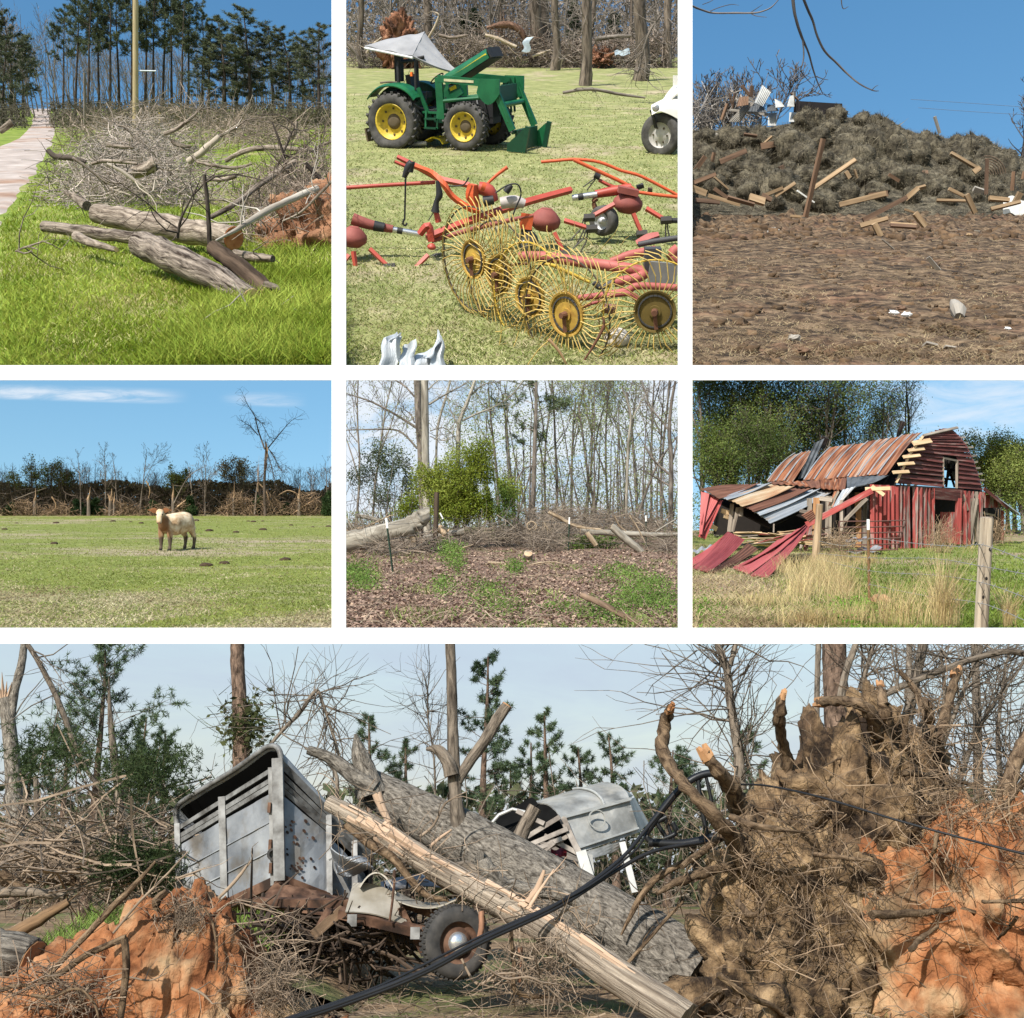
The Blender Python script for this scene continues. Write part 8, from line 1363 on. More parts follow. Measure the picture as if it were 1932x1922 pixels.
def truck2(P,rng,A,q):
 wt=surf('white_truck_paint',[(.3,(.60,.58,.53)),(.7,(.78,.76,.71))],2,4,.4,spec=.5);ty,rim,hub=wheelmat();dk=plain('truck_dark',(.02,.02,.022),.7);ch=plain('old_chrome',(.5,.5,.5),.35,.6);Y=P.yg(z2a(0,900)[1])
 b=P.g(*z2a(1850,900));t=thing('white_truck','old white truck showing only its front fender and wheel','truck',b)
 D=lambda x,y,dy=0:A(x,y,Y+dy)
 k=MB();k.sheet(lambda u,v:D(1778+180*u,620-30*math.sin(u*2.2)-30*u+150*v*(.35+.65*max(0,u-.25)/.75),.0+.5*(1-v)*.2+.6*(1-math.sin(min(1,v*1.5+.15)*1.57))),14,8,.04);mk('fender',trim(k),wt,t,smooth=True)
 k=MB();k.sheet(lambda u,v:D(1845+110*u,590-110*u-20*math.sin(u*3)+60*v,.3+1.2*(1-v)),10,6,.04);mk('hood',trim(k),wt,t,smooth=True);k=MB();k.sheet(lambda u,v:D(1848+110*u,620+150*v,.25),6,6,.04);mk('cowl',trim(k),wt,t)
 k=MB();k.sheet(lambda u,v:D(1900+60*u,440+60*v,1.0),4,3,.04);mk('cab',trim(k),wt,t);k=MB();k.tube([D(1775,640,.1),D(1790,690,.1),D(1800,740,.2)],.05,6);mk('bumper_end',k,dk,t);k=MB();k.lathe([(.09,0),(.1,.02),(.06,.05),(.001,.055)],14,Matrix.Translation(D(1800,628,-.1))@Matrix.Rotation(1.57,4,'X'));mk('headlight',k,ch,t);k=MB();k.sheet(lambda u,v:D(1785+90*u,660+130*v,.7),4,4,.03);mk('wheel_well',k,dk,t)
 c=D(1832,785,.25);M=Matrix.Translation(c)@Matrix.Rotation(math.radians(-32),4,'Z')@Matrix.Rotation(1.5708,4,'X');r=118*q*Y;k=MB();k.lathe([(.58*r,.11),(.8*r,.13),(.95*r,.11),(r,.06),(r,-.06),(.95*r,-.12),(.6*r,-.1)],30,M);o=mk('wheel',trim(k),ty,t,smooth=True);k=MB();k.lathe([(.6*r,.1),(.5*r,.04),(.3*r,.06),(.18*r,.1),(.001,.11)],22,M);mk('rim',k,plain('rim_white',(.42,.4,.38),.6),o,smooth=True);k=MB()
 for i in range(6):a=i*1.047;k.box(M@Vector((.36*r*math.cos(a),.36*r*math.sin(a),.07)),(.04,.04,.04))
 mk('lug_nuts',k,hub,o,kind='stuff');c=D(1905,830,1.4);M=Matrix.Translation(c)@Matrix.Rotation(math.radians(-32),4,'Z')@Matrix.Rotation(1.5708,4,'X');k=MB();k.lathe([(.5*r,.1),(r*.8,.12),(r*.85,-.1)],24,M);mk('wheel',trim(k),ty,t,smooth=True)
def tedder2(P,rng,B,q):
 rd=surf('red_paint',[(.3,(.27,.035,.022)),(.7,(.42,.075,.05))],3,5,.5,spec=.4);fr=surf('faded_red',[(.3,(.17,.045,.038)),(.7,(.28,.085,.07))],3,5,.7);og=plain('orange_red',(.55,.10,.035),.5);dk=plain('tedder_black',(.02,.02,.022),.6);ch=plain('chrome_rod',(.62,.62,.64),.25,.8);wr=plain('tine_steel',(.05,.045,.042),.6,.3);ty,_,hub=wheelmat();wm=plain('rim_silver',(.45,.45,.46),.5,.4)
 base=P.g(*z2b(700,720));t=thing('hay_tedder','red hay tedder with spider rotors and dark spring tines','hay tedder',base)
 def tb(name,pts,w,m,Y,n=8,flat=False,par=t,sub=4):
  Ys=Y if isinstance(Y,(list,tuple))else[Y]*len(pts);ww=w if isinstance(w,(list,tuple))else[w]*len(pts);k=MB();Q,R=resample([B(x,y,d)for(x,y),d in zip(pts,Ys)],[a*q*d*.5 for a,d in zip(ww,Ys)],sub);k.tube(Q,R,n);return mk(name,trim(k),m,par,smooth=n>4)
 Y0=18.6
 # main beam: left box, over to the right end
 tb('main_beam',[(470,540),(640,470),(860,395),(1060,330),(1310,262)],(44,46,46,44,40),rd,(18.2,18.4,18.8,19.2,19.6),4);tb('lower_beam',[(500,560),(700,500),(900,450),(1090,410)],(26,30,30,24),fr,18.3,6);tb('chrome_rod',[(270,492),(350,505),(440,522)],(34,34,32),ch,18.2);tb('chrome_rod',[(1315,310),(1380,300),(1460,288)],(36,36,34),ch,19.6);tb('rod_band',[(300,497),(330,502)],(37,37),dk,18.18);tb('rod_band',[(1350,305),(1380,300)],(39,39),dk,19.55)
 tb('drive_arm',[(40,430),(110,455),(190,475),(275,490)],(70,62,52,44),fr,18.2);tb('drive_boot',[(165,470),(225,482)],(60,54),dk,18.15);tb('end_beam',[(1450,288),(1560,268),(1660,250)],(44,56,50),rd,19.7);tb('hinge_box',[(430,520),(480,470),(500,560)],(40,46,50),rd,18.1,4)
 # drawbar frame rising to the left
 tb('drawbar',[(300,70),(420,130),(540,195),(620,215),(720,235)],(26,34,36,34,34),rd,(19.2,19.1,19.,18.9,18.8),4);tb('drawbar',[(400,125),(500,165),(570,230),(620,300),(720,370),(780,385)],(28,36,38,36,36,30),og,(18.6,18.6,18.5,18.5,18.5,18.6),4);tb('drawbar_tip',[(285,98),(350,125)],(18,22),rd,18.9,4);tb('hitch',[(340,190),(365,130),(385,100),(370,155)],(26,44,36,44),dk,18.5);tb('long_pole',[(-20,252),(150,240),(350,228),(520,218)],(22,22,22,22),rd,18.7);tb('upright_plate',[(740,230),(735,300),(760,370)],(60,76,60),og,18.6,4);tb('gear_head',[(770,250),(830,270),(860,330)],(70,80,60),rd,18.7);tb('gear_head',[(790,240),(812,250)],(50,44),og,18.4);tb('stub_arm',[(825,225),(880,175),(940,130)],(16,18,22),og,19.4);tb('hub_block',[(800,330),(860,320)],(60,50),dk,18.4);tb('grease_box',[(900,340),(980,330),(1040,345)],(66,70,50),plain('oily_white',(.4,.36,.34),.6),18.6)
 # chain and hook
 tb('chain',[(348,195),(346,300),(343,430)],11,dk,18.45,5);tb('hook',[(343,430),(332,455),(345,470),(357,455)],12,dk,18.45,6);tb('hydraulic_hose',[(590,240),(680,235),(715,190)],9,dk,18.5,6);tb('hydraulic_hose',[(870,280),(940,235),(1000,232),(1018,290),(990,360),(960,440)],10,dk,18.2,6);tb('valve',[(520,390),(528,330),(545,290),(532,210)],(50,30,40,18),dk,18.3);tb('lever',[(540,450),(525,390)],(36,30),rd,18.3,4);tb('tine_stub',[(480,440),(520,380)],6,wr,18.3,4);tb('valve_block',[(930,275),(950,250),(965,235)],(40,36,24),dk,18.5)
 # rotors
 def rotor(cx,cy,rx,Y,arms,m=fr):
  c=B(cx,cy,Y);k=MB();r=rx*q*Y*.86;M=Matrix.Translation(c)@Matrix.Rotation(.12,4,'Y')@Matrix.Diagonal((1,1,.85,1));k.lathe([(r*.35,r*.75),(r*.6,r*.55),(r*.95,r*.1),(r,-.15*r),(r*.92,-r*.5),(r*.55,-r*.85),(.001,-r*.9)],20,M);k.lathe([(.001,r*.8),(r*.36,r*.76)],20,M);o=mk('rotor',trim(k),m,t,smooth=True)
  for pts,kn in arms:
   Q,R=resample([B(x,y,Y-.3-.12*i)for i,(x,y)in enumerate(pts)],[30*q*Y*.5,26*q*Y*.5,24*q*Y*.5][:len(pts)],3);k=MB();k.tube(Q,R,4);mk('arm',trim(k),rd,o)
   e=Q[-1];k=MB();k.tube([e+np.array([-.09,0,0]),e+np.array([.09,0,.01])],.065,8)
   for dx,L in kn:k.tube([e+np.array([dx*.3,0,0]),e+np.array([dx*.3+dx*.15,-.02,-L*.5]),e+np.array([dx,-.05,-L])],.013,4)
   mk('spring_tine',trim(k),wr,o)
 rotor(45,530,95,18.,[([(45,620),(62,735)],[(-.15,.5),(-.05,.62)]),([(140,605),(255,715)],[(.0,.38),(.08,.38)]),([(20,640),(-40,720)],[(-.1,.3)])]);rotor(500,590,30,18.,[([(480,640),(385,735)],[(-.3,.3),(-.2,.42)])],rd);rotor(1160,430,105,18.9,[([(1270,440),(1430,490)],[(-.2,.4),(-.3,.3)]),([(1210,510),(1270,635)],[(.05,.2)]),([(1060,440),(1050,490)],[(.1,.2)])]);rotor(1640,330,100,19.6,[([(1745,370),(1860,440)],[(.0,.3),(.08,.3)]),([(1560,345),(1415,425)],[(-.3,.35),(-.2,.42)]),([(1670,400),(1720,520)],[(.1,.1)])])
 k=MB();k.box(B(1050,445,18.3),(.2,.05,.24),Matrix.Rotation(.15,3,'Y'));mk('guard_plate',k,og,t);k=MB();k.box(B(1640,268,19.5),(.34,.2,.1),Matrix.Rotation(.2,3,'Y'));mk('rotor_bracket',k,fr,t)
 # safety bars at the right
 tb('guard_bar',[(1135,100),(1230,92),(1330,85),(1470,100),(1600,150),(1720,185),(1940,300)],20,og,20.,6);tb('guard_bar',[(1325,88),(1460,150),(1620,225),(1690,275)],24,og,19.9,6);tb('guard_bar',[(1690,275),(1800,290),(1940,305)],22,og,19.8,6);tb('rear_arm',[(1470,205),(1540,240),(1600,250)],20,rd,20.2,4);tb('spring_tine',[(1460,185),(1380,245)],7,wr,20.2,4);tb('spring_tine',[(1450,200),(1400,265)],7,wr,20.2,4);tb('tine_clamp',[(1445,175),(1475,190)],34,dk,20.2);tb('tine_clamp',[(1690,250),(1730,235)],30,dk,20.1);tb('tine_clamp',[(1755,262),(1780,262)],30,hub,20.1);tb('tine_clamp',[(1860,440),(1930,440)],30,dk,19.2);tb('tine_clamp',[(260,728),(330,735),(385,745)],(36,32,36),dk,17.8)
 # support wheels
 def wh(cx,cy,rx,ry,Y,yaw):
  c=B(cx,cy,Y);r=ry*q*Y;M=Matrix.Translation(c)@Matrix.Rotation(math.radians(yaw),4,'Z')@Matrix.Rotation(1.5708,4,'X');k=MB();k.lathe([(.55*r,.09),(.8*r,.11),(r,.07),(r,-.07),(.8*r,-.11)],26,M);o=mk('wheel',k,ty,t,smooth=True);k=MB();k.lathe([(.57*r,.09),(.5*r,.05),(.25*r,.06),(.2*r,.1),(.001,.11)],18,M);mk('rim',k,wm,o,smooth=True)
 wh(1500,440,70,85,19.4,-38);wh(540,690,55,60,18.4,-45);tb('wheel_leg',[(1480,430),(1440,340),(1460,310)],30,plain('leg_brown',(.2,.09,.05),.8),19.6,4);wh(1060,560,50,55,18.4,-50)
def rake2(P,rng,B,q):
 yl=surf('rake_yellow',[(.3,(.42,.27,.03)),(.7,(.60,.43,.07))],6,5,.6,cols2=[(.3,(.20,.09,.03)),(.7,(.36,.2,.07))],scale2=5,mix2=(.55,.7));yd=surf('rake_disc',[(.3,(.26,.14,.03)),(.7,(.5,.33,.06))],9,6,.7);wire=surf('rake_wire',[(.3,(.30,.2,.05)),(.7,(.52,.38,.12))],8,4,.6,isl=.25);dkw=plain('dark_hoop',(.06,.045,.03),.7);rd=surf('rake_red',[(.3,(.26,.06,.055)),(.7,(.40,.12,.10))],3,5,.6);hub=plain('rake_hub',(.13,.055,.03),.8);bk=plain('rake_dark',(.05,.05,.052),.6)
 base=P.g(*z2b(1280,1180));t=thing('wheel_rake','hay rake with five yellow spoked finger wheels and a red frame','hay rake',base)
 def tb(name,pts,w,m,Y,n=10,sub=4,par=t):
  Ys=Y if isinstance(Y,(list,tuple))else[Y]*len(pts);ww=w if isinstance(w,(list,tuple))else[w]*len(pts);k=MB();Q,R=resample([B(x,y,d)for(x,y),d in zip(pts,Ys)],[a*q*d*.5 for a,d in zip(ww,Ys)],sub);k.tube(Q,R,n);return mk(name,trim(k),m,par,smooth=n>4)
 def fw(cx,cy,Y,yaw,rd_=.23,ro=.62,back=False,nt=40,lean=0.):
  c=B(cx,cy,Y);M=Matrix.Translation(c)@Matrix.Rotation(math.radians(yaw),4,'Z')@Matrix.Rotation(math.radians(lean),4,'X')@Matrix.Rotation(1.5708,4,'X')
  k=MB();k.lathe([(rd_,-.012),(rd_*1.06,-.02),(rd_*1.06,.02),(rd_*.97,.015),(rd_*.9,-.005),(rd_*.3,.0),(rd_*.3,.02),(.001,.02)],30,M);k.lathe([(.001,-.02),(rd_*1.06,-.02)],30,M);o=mk('finger_wheel',trim(k),yd if not back else plain('disc_olive',(.13,.09,.02),.8),t,smooth=False)
  k=MB()
  for i in range(24):a=i/24*6.2832;k.box(M@Vector((rd_*.8*math.cos(a),rd_*.8*math.sin(a),.008)),(.016,.045,.02),(M@Matrix.Rotation(a,4,'Z')).to_3x3())
  mk('slots',k,bk,o,kind='stuff');k=MB();k.tube([M@Vector((0,0,-.05)),M@Vector((0,0,.1))],[.05,.035],10);k.beam(M@Vector((0,0,.05)),M@Vector((.03,-.2,.05)),.045,.02,(M@Vector((0,0,1,0)).to_3d()if False else(0,-1,0)));mk('hub',k,hub,o)
  # wire fingers from disc to hoop, hooked beyond it
  N=nt;a=np.arange(N)/N*6.2832;R_=np.array([rd_*.98,(rd_+ro)/2,ro,ro*1.10,ro*1.17]);off=np.array([0,.03,.16,.34,.55]);Pp=np.zeros((N,5,3));Mn=np.array(M)
  for j in range(5):aa=a+off[j]+rng.normal(0,.015,N);L=np.stack([R_[j]*np.cos(aa),R_[j]*np.sin(aa),np.full(N,[0,.03,.02,-.02,-.08][j])+rng.normal(0,.01,N)],1);Pp[:,j]=L@Mn[:3,:3].T+Mn[:3,3]
  V,F,U=tubes(Pp,np.full((N,5),.0075),4);k=MB();k.add(V,F,U);mk('fingers',trim(k),wire,o,kind='stuff')
  k=MB();k.tube([M@Vector((ro*math.cos(x),ro*math.sin(x),.0))for x in np.linspace(0,6.2832,41)],.011,5,caps=False);mk('hoop',trim(k),(dkw,yl)[int(rng.integers(0,2))],o)
 ys=13.2
 fw(742,665,14.6,-52,.235,.66);fw(890,752,14.2,-52,.235,.66);fw(1070,885,13.7,-48,.235,.66);fw(1282,985,13.1,-44,.25,.66);fw(1795,968,13.,-10,.235,.6,True,36)
 # red frame
 tb('frame_tube',[(1010,650),(1150,650),(1400,685),(1620,715),(1740,740)],(60,62,64,66,66),rd,(14.6,14.5,14.3,14.1,14.));tb('frame_tube',[(1750,735),(1700,770),(1560,800)],(64,60,56),rd,13.9);tb('frame_tube',[(1540,680),(1650,640),(1800,610)],(50,52,50),rd,14.3);tb('frame_tube',[(1340,890),(1450,880),(1630,850),(1700,820),(1930,830)],(34,42,44,44,40),rd,13.6);tb('frame_tube',[(1500,880),(1640,865),(1700,900)],(30,34,40),rd,13.5);tb('frame_tube',[(1930,600),(1890,640),(1940,680)],(60,60,60),rd,14.2);tb('hydraulic_rod',[(1700,580),(1800,560),(1940,540)],(34,34,34),bk,14.4);tb('red_plate',[(1690,575),(1760,545),(1820,525)],(40,60,40),rd,14.5,4);tb('wheel_arm',[(1360,950),(1420,925),(1500,905)],20,rd,13.3);tb('wheel_arm',[(1060,690),(960,700),(900,745)],16,hub,14.3);tb('wheel_arm',[(1560,790),(1480,830),(1440,800)],30,bk,13.8);tb('bracket',[(1490,950),(1570,955)],60,plain('bracket_brown',(.2,.1,.07),.8),13.2,4);tb('spring_bar',[(1120,690),(1200,700),(1300,745),(1420,800)],(14,22,24,18),yl,13.9);tb('bent_wire',[(1360,1290),(1450,1150),(1500,1050),(1490,1000)],(8,18,20,8),hub,12.6);tb('bent_wire',[(1050,1290),(1120,1190),(1190,1130)],7,wire,12.4);tb('bent_wire',[(1180,1130),(1240,1200),(1290,1290)],(20,18,8),plain('wire_tan',(.42,.26,.14),.7),12.4)
 k=MB();c=B(1840,755,13.8);k.box(c,(.34,.05,.3),Matrix.Rotation(.1,3,'Y'));mk('grey_plate',k,plain('plate_grey',(.18,.18,.17),.6),t);k=MB();k.box(B(1780,680,14.),(.2,.15,.35));mk('bracket',k,bk,t)
 # loose bent fingers
 k=MB();n=46;C=np.array([tuple(B(rng.uniform(900,1700),rng.uniform(480,1200),rng.uniform(13,14)))for _ in range(n)]);C[:,2]=np.maximum(C[:,2],.1);brush(rng,C,.5,.0055,7,.32,4,1.,k);mk('bent_fingers',trim(k),wire,t,kind='stuff')
panel2()
# ------------------------------------------------------------------ stage: wrecked barn, spilled hay on bare ground
def z3(x,y):return(1304+x*.3602,y*.3602)
def panel3():
 P=use(P3);rng=np.random.default_rng(3);q=.3602*K
 D=lambda x,y,Y:P.d(*z3(x,y),Y);Gd=lambda x,y,z=0:P.g(*z3(x,y),z)
 dirt=surf('bare_dirt',[(.39,(.016,.010,.006)),(.5,(.085,.055,.031)),(.62,(.21,.145,.088))],4.5,10,1,1.,bs=9,nr=.7,bd=.03,cols2=[(.39,(.03,.016,.009)),(.62,(.19,.105,.06))],scale2=.5,mix2=(.52,.66))
 def bumps(X,Y):
  k=1+4*max(0,min(1,(Y-23)/5))*max(0,min(1,(44-Y)/8));return k*(.05*fbm(X*2.2,Y*1.6,1.,4)+.07*abs(fbm(X*4,Y*3,7.,3)))
 wedge_ground(P,'dirt_yard',dirt,90,.06,110,150,fn=bumps,side=(6,160))
 # hay heap
 prof=[(-60,660),(0,650),(200,640),(400,625),(550,600),(700,580),(800,570),(950,582),(1050,615),(1120,645),(1300,680),(1450,695),(1550,705),(1640,755),(1743,800),(1900,850)]
 YR,YB=44.,33.;xs=np.array([D(x,y,YR).x for x,y in prof]);zs=np.array([D(x,y,YR).z for x,y in prof])
 def heap(X,Y):
  zr=float(np.interp(X*YR/Y,xs,zs))-.24;s=(Y-YB)/(YR-YB)
  if s<0:return-.1
  if s>1:return max(-.1,zr*(1-(s-1)*1.2))
  return zr*(s**1.25)*(1+.0*s)+.42*fbm(X*.9,Y*.7,4.,4)*min(1,s*4)
 hay=surf('old_hay',[(.36,(.02,.017,.012)),(.5,(.07,.06,.042)),(.64,(.16,.138,.096))],4,9,1,1.,bs=10,nr=.7,bd=.06)
 l,r=P.box[0]-8-966,P.box[2]+160-966
 m=MB();m.grid(lambda u,v:((l+(r-l)*u)*K*((YB+v*15)*P.c+P.h*P.s),YB+v*15,heap((l+(r-l)*u)*K*((YB+v*15)*P.c+P.h*P.s),YB+v*15)),120,70);mk('hay_heap',m,hay,kind='stuff',label='long grey heap of spilled old hay',cat='hay',smooth=True)
 st=leafm('hay_straw',(.085,.072,.05),(.25,.215,.155),.5,.2,1.2,.01)
 def onheap(x,s,dz=0):Y=YB+(YR-YB)*s;X=P.xr(z3(x,0)[0],Y);return Vector((X,Y,max(0,heap(X,Y))+dz))
 n=28000;S=rng.uniform(.02,1.1,n);Xz=rng.uniform(-10,1790,n);B=np.array([tuple(onheap(x,s,-.02))for x,s in zip(Xz,S)]);mk('loose_straw',blades(rng,B,rng.uniform(.05,.15,n),.013,1.6),st,kind='stuff',label='loose straw covering the hay heap',cat='straw')
 # clumps
 var=[]
 for i in range(4):
  t=thing('hay_clump','rounded tuft of matted grey hay on the long heap','hay clump',(0,0,0),'clumps of matted hay on the heap');k=blob(20+i,(0,0,.1),(.5,.42,.42),26,16,.3,1.6);mk('matted_hay',k,hay,t,local=True,smooth=True);V=k.V[0];C=V[rng.integers(0,len(V),1500)];d=unit(C-np.array([0,0,.1]));T=C+d*rng.uniform(.03,.13,(1500,1))+rng.normal(0,.05,C.shape)-np.array([0,0,.04]);sd=unit(np.cross(d,rng.normal(0,1,d.shape)))*.006;kk=MB();kk.add(np.stack([C-sd,C+sd,T],1).reshape(-1,3),np.arange(4500).reshape(-1,3));mk('straw',kk,st,t,local=True);var.append(t)
 cl=[(330,.75,1.0),(270,.62,.8),(500,.62,1.5),(560,.55,1.0),(480,.80,.9),(700,.82,.8),(640,.7,.9),(780,.7,.9),(840,.62,1.4),(950,.62,1.7),(1040,.6,1.3),(850,.45,1.3),(900,.38,.9),(1150,.62,1.2),(1100,.7,.9),(1240,.75,.9),(1290,.7,.8),(1420,.72,1.1),(1400,.5,1.1),(1450,.48,.9),(1560,.58,1.4),(1600,.55,1.2),(1520,.5,1.0),(1640,.4,.8),(1080,.36,1.2),(1000,.4,.8),(1200,.33,.8),(1280,.3,.9),(1360,.36,.7),(330,.42,1.0),(290,.35,.7),(480,.4,.8),(430,.24,1.4),(360,.24,1.2),(300,.22,1.),(590,.35,.8),(740,.36,.7),(110,.55,.9),(40,.65,1.0),(60,.45,.9),(150,.42,.7),(20,.35,.9),(120,.3,.8),(220,.5,.8),(620,.92,.8),(720,.95,.7),(560,.9,.9),(860,.92,.7),(930,.88,.8),(1000,.85,.8),(1180,.85,.7),(1350,.86,.6),(1480,.8,.8),(180,.8,.9),(60,.85,.8),(420,.7,.9),(1700,.5,.7),(1690,.35,.6),(680,.5,.7),(700,.28,.8),(560,.2,.7),(820,.2,.6),(960,.22,.6),(1140,.2,.6),(1330,.18,.6),(680,.1,.9),(440,.12,.6),(1560,.3,.7),(1620,.24,.9),(1480,.22,.5)]
 for i,(x,s,k_)in enumerate(cl):
  M=P.M@TRS(onheap(x,s,.1),rng.uniform(0,6),k_*rng.uniform(.95,1.25),None,k_*rng.uniform(.9,1.25))
  if i<4:var[i].matrix_world=M
  else:copy_tree(var[i%4],M)
  # boards and beams
 tan=surf('tan_plank',[(.3,(.15,.10,.055)),(.55,(.28,.19,.11)),(.75,(.38,.28,.175))],1,5,.85,.3,coord='UV',stretch=(10,.8,1),obj=.2);dkw=surf('dark_plank',[(.3,(.06,.035,.022)),(.7,(.17,.105,.07))],1,5,.9,.3,coord='UV',stretch=(10,.8,1),obj=.2);gry=surf('grey_plank',[(.3,(.16,.14,.12)),(.7,(.36,.33,.29))],1,5,.9,.3,coord='UV',stretch=(10,.8,1),obj=.15);wht=plain('white_scrap',(.72,.72,.70),.5);brn=surf('brown_plank',[(.3,(.085,.05,.03)),(.7,(.20,.12,.075))],1,5,.9,.3,coord='UV',stretch=(10,.8,1),obj=.2)
 def dep(y,x=0):return float(np.interp(y,[560,700,800,900,980,1050,1090,1150,1200,1300],[44.5,41,39,37,35,33.5,32.6,28.6,26.0,21.5]))
 def plank(x0,y0,x1,y1,w,m,lb,th=.05,up=(0,-1,.35),Y=None,name='plank',cat='plank',dY=0,group='broken planks round the hay'):
  a,b=D(x0,y0,(Y or dep(max(y0,y1)))-.15),D(x1,y1,(Y or dep(max(y0,y1)))-.15+dY);k=MB();u2=Vector(up)+Vector(rng.normal(0,.45,3));k.beam(a,b,w*q*a.y*.74,th*rng.uniform(1,2.2),u2,tw=rng.uniform(.8,1.05));mk(name,k,m,o=a if a.z<b.z else b,label=lb,cat=cat,group=group)
 PL=[(598,1140,692,728,30,brn,'tall dark beam standing upright in front of the hay'),(625,1000,862,838,34,tan,'long tan beam slanting up to the right of the upright one'),(0,985,80,1015,44,tan,'wide tan board end at the left edge'),(90,1025,255,1075,26,tan,'flat tan board left of the square plank ends'),(20,1050,150,1062,30,dkw,'dark board low at the left edge'),(120,990,190,1040,26,brn,'short brown board among the left planks'),(0,965,130,915,30,brn,'brown board slanting up at the left edge'),(190,1035,330,1075,24,brn,'brown board between the tan ones at left'),(305,1035,385,1060,56,tan,'square tan plank end facing front'),(370,1025,420,1050,40,brn,'brown block beside the square plank end'),(370,1030,480,985,22,tan,'tan board rising behind the square plank end'),(440,1030,545,960,24,tan,'tan board with its tip up left of the white strip'),(120,930,195,995,12,tan,'thin tan stick across the left boards'),(775,1075,1020,1015,34,tan,'wide pale board lying right of the mud ball'),(930,1030,1030,1015,40,brn,'brown board end over the wide pale one'),(900,1155,1130,1035,34,dkw,'dark board slanting across the middle'),(885,1185,1030,1145,34,tan,'pale board under the dark slanting one'),(958,1172,992,1240,36,tan,'short pale board stuck upright in the dirt'),(1172,1118,1226,1188,40,tan,'tan board lying on the dirt in the middle'),(1118,1098,1168,1115,14,tan,'small tan stick above the middle board'),(1042,1182,1178,1192,30,dkw,'dark box board with a pale top edge'),(1042,1170,1178,1180,10,tan,'thin pale strip along the dark box board'),(1120,1045,1190,985,34,tan,'pale split board leaning in the dirt'),(1185,990,1228,978,22,tan,'small pale board tip right of the split one'),(1285,1050,1445,1054,18,tan,'thin flat board at the right of the dirt'),(1442,1020,1488,1118,34,tan,'tan board leaning against the thin flat one'),(1350,990,1440,1035,22,tan,'tan board behind the leaning one'),(1360,803,1505,888,22,tan,'long tan board sticking up from the right hay'),(1480,905,1515,880,40,tan,'broken pale board end by the wire panel'),(1560,1040,1665,1050,30,tan,'flat tan board below the wire panel'),(1570,1098,1725,1058,26,tan,'tan beam lying at the right edge'),(1695,1065,1725,1010,36,tan,'square tan board upright at the right edge'),(1480,990,1530,1005,34,gry,'grey board end under the wire panel'),(1545,1020,1550,835,20,dkw,'dark post beside the wire panel'),(1682,1000,1690,900,26,brn,'brown post at the right edge of the hay'),(1735,940,1745,900,30,brn,'short brown post cut by the right edge'),(450,740,468,690,34,gry,'small grey board upright in the hay'),(365,770,445,755,44,brn,'brown board flat in the left hay'),(150,850,290,790,36,dkw,'dark beam lying in the left hay'),(20,895,75,820,30,brn,'brown board leaning at the far left'),(110,850,120,800,20,brn,'short brown stake at the far left'),(375,760,425,715,12,tan,'thin tan stick in the left hay'),(275,705,345,715,14,brn,'thin brown board on the left hay'),(810,900,830,935,28,tan,'small pale board in the middle hay'),(855,890,870,935,14,tan,'thin pale chip in the middle hay'),(1060,905,1115,890,24,tan,'pale board corner in the hay foot'),(1035,915,1090,950,12,brn,'thin brown stick at the hay foot'),(870,840,990,848,12,dkw,'thin dark rail at the hay foot'),(1150,905,1240,905,34,dkw,'dark board lying in the hay foot'),(470,870,495,955,40,dkw,'black charred board standing in the left hay'),(1275,612,1302,700,22,gry,'pale board standing on the skyline ridge'),(205,578,405,602,16,gry,'long grey board lying on the left wreckage'),(265,450,305,500,20,dkw,'dark broken stud at the left wreckage'),(318,450,312,510,22,dkw,'dark upright stud at the left wreckage'),(200,490,215,560,12,dkw,'thin dark stud on the far left skyline'),(228,490,218,570,14,dkw,'second thin dark stud on the skyline'),(160,630,190,545,20,brn,'brown leaning stud left of the wreckage'),(290,505,330,535,14,gry,'short grey board on the wreckage'),(540,485,535,560,20,gry,'pale stud beside the dark box'),(520,490,560,525,6,dkw,'thin dark rod by the pale stud'),(520,1133,575,1138,16,tan,'short pale board at the foot of the upright beam'),(555,1000,645,1062,10,wht,'narrow white strip leaning by the upright beam'),(1400,1205,1510,1212,8,gry,'thin grey stick on the right dirt'),(1240,1350,1300,1420,8,gry,'thin grey stick on the lower right dirt'),(1000,1255,1065,1310,6,gry,'thin twig on the middle dirt'),(1455,1705,1530,1735,6,dkw,'thin dark stick in the front dirt'),(1220,1805,1280,1820,16,gry,'pale stick at the very front'),(1325,1820,1380,1828,12,gry,'short pale stick at the front right')]
 for x0,y0,x1,y1,w,m,lb in PL:
  ym=max(y0,y1);plank(x0,y0,x1,y1,w,m,lb,Y=None if ym<1200 else P.yg(z3(0,ym)[1])+.1)
  # wreckage on the skyline: tin, dark box
 tn=plain('white_tin',(.4,.4,.385),.5);dt=plain('dark_tin',(.07,.075,.08),.6)
 for pl,m,lb in(([(335,540),(375,560),(418,485),(375,448)],tn,'bright white tin panel tilted on the skyline'),([(200,640),(260,640),(330,540),(300,530)],gry,'grey tin sheet sloping on the left wreckage'),([(300,585),(400,590),(360,545),(325,540)],dt,'dark folded tin below the white panel'),([(400,585),(460,580),(430,550),(400,550)],dt,'small dark tin ridge beside the white panel'),([(445,565),(490,560),(470,535),(440,520)],tn,'small white tin scrap on the skyline'),([(405,660),(445,660),(447,592),(405,592)],tn,'square white tin panel on the hay'),([(515,640),(552,640),(550,590),(518,590)],tn,'small white tin panel beside the dark box'),([(505,560),(540,560),(535,500),(520,505)],tn,'narrow white tin flap by the dark box'),([(75,720),(130,735),(145,700),(95,690)],gry,'grey tin corner in the far left hay'),([(240,560),(300,550),(300,505),(255,510)],brn,'brown panel behind the white tin')):
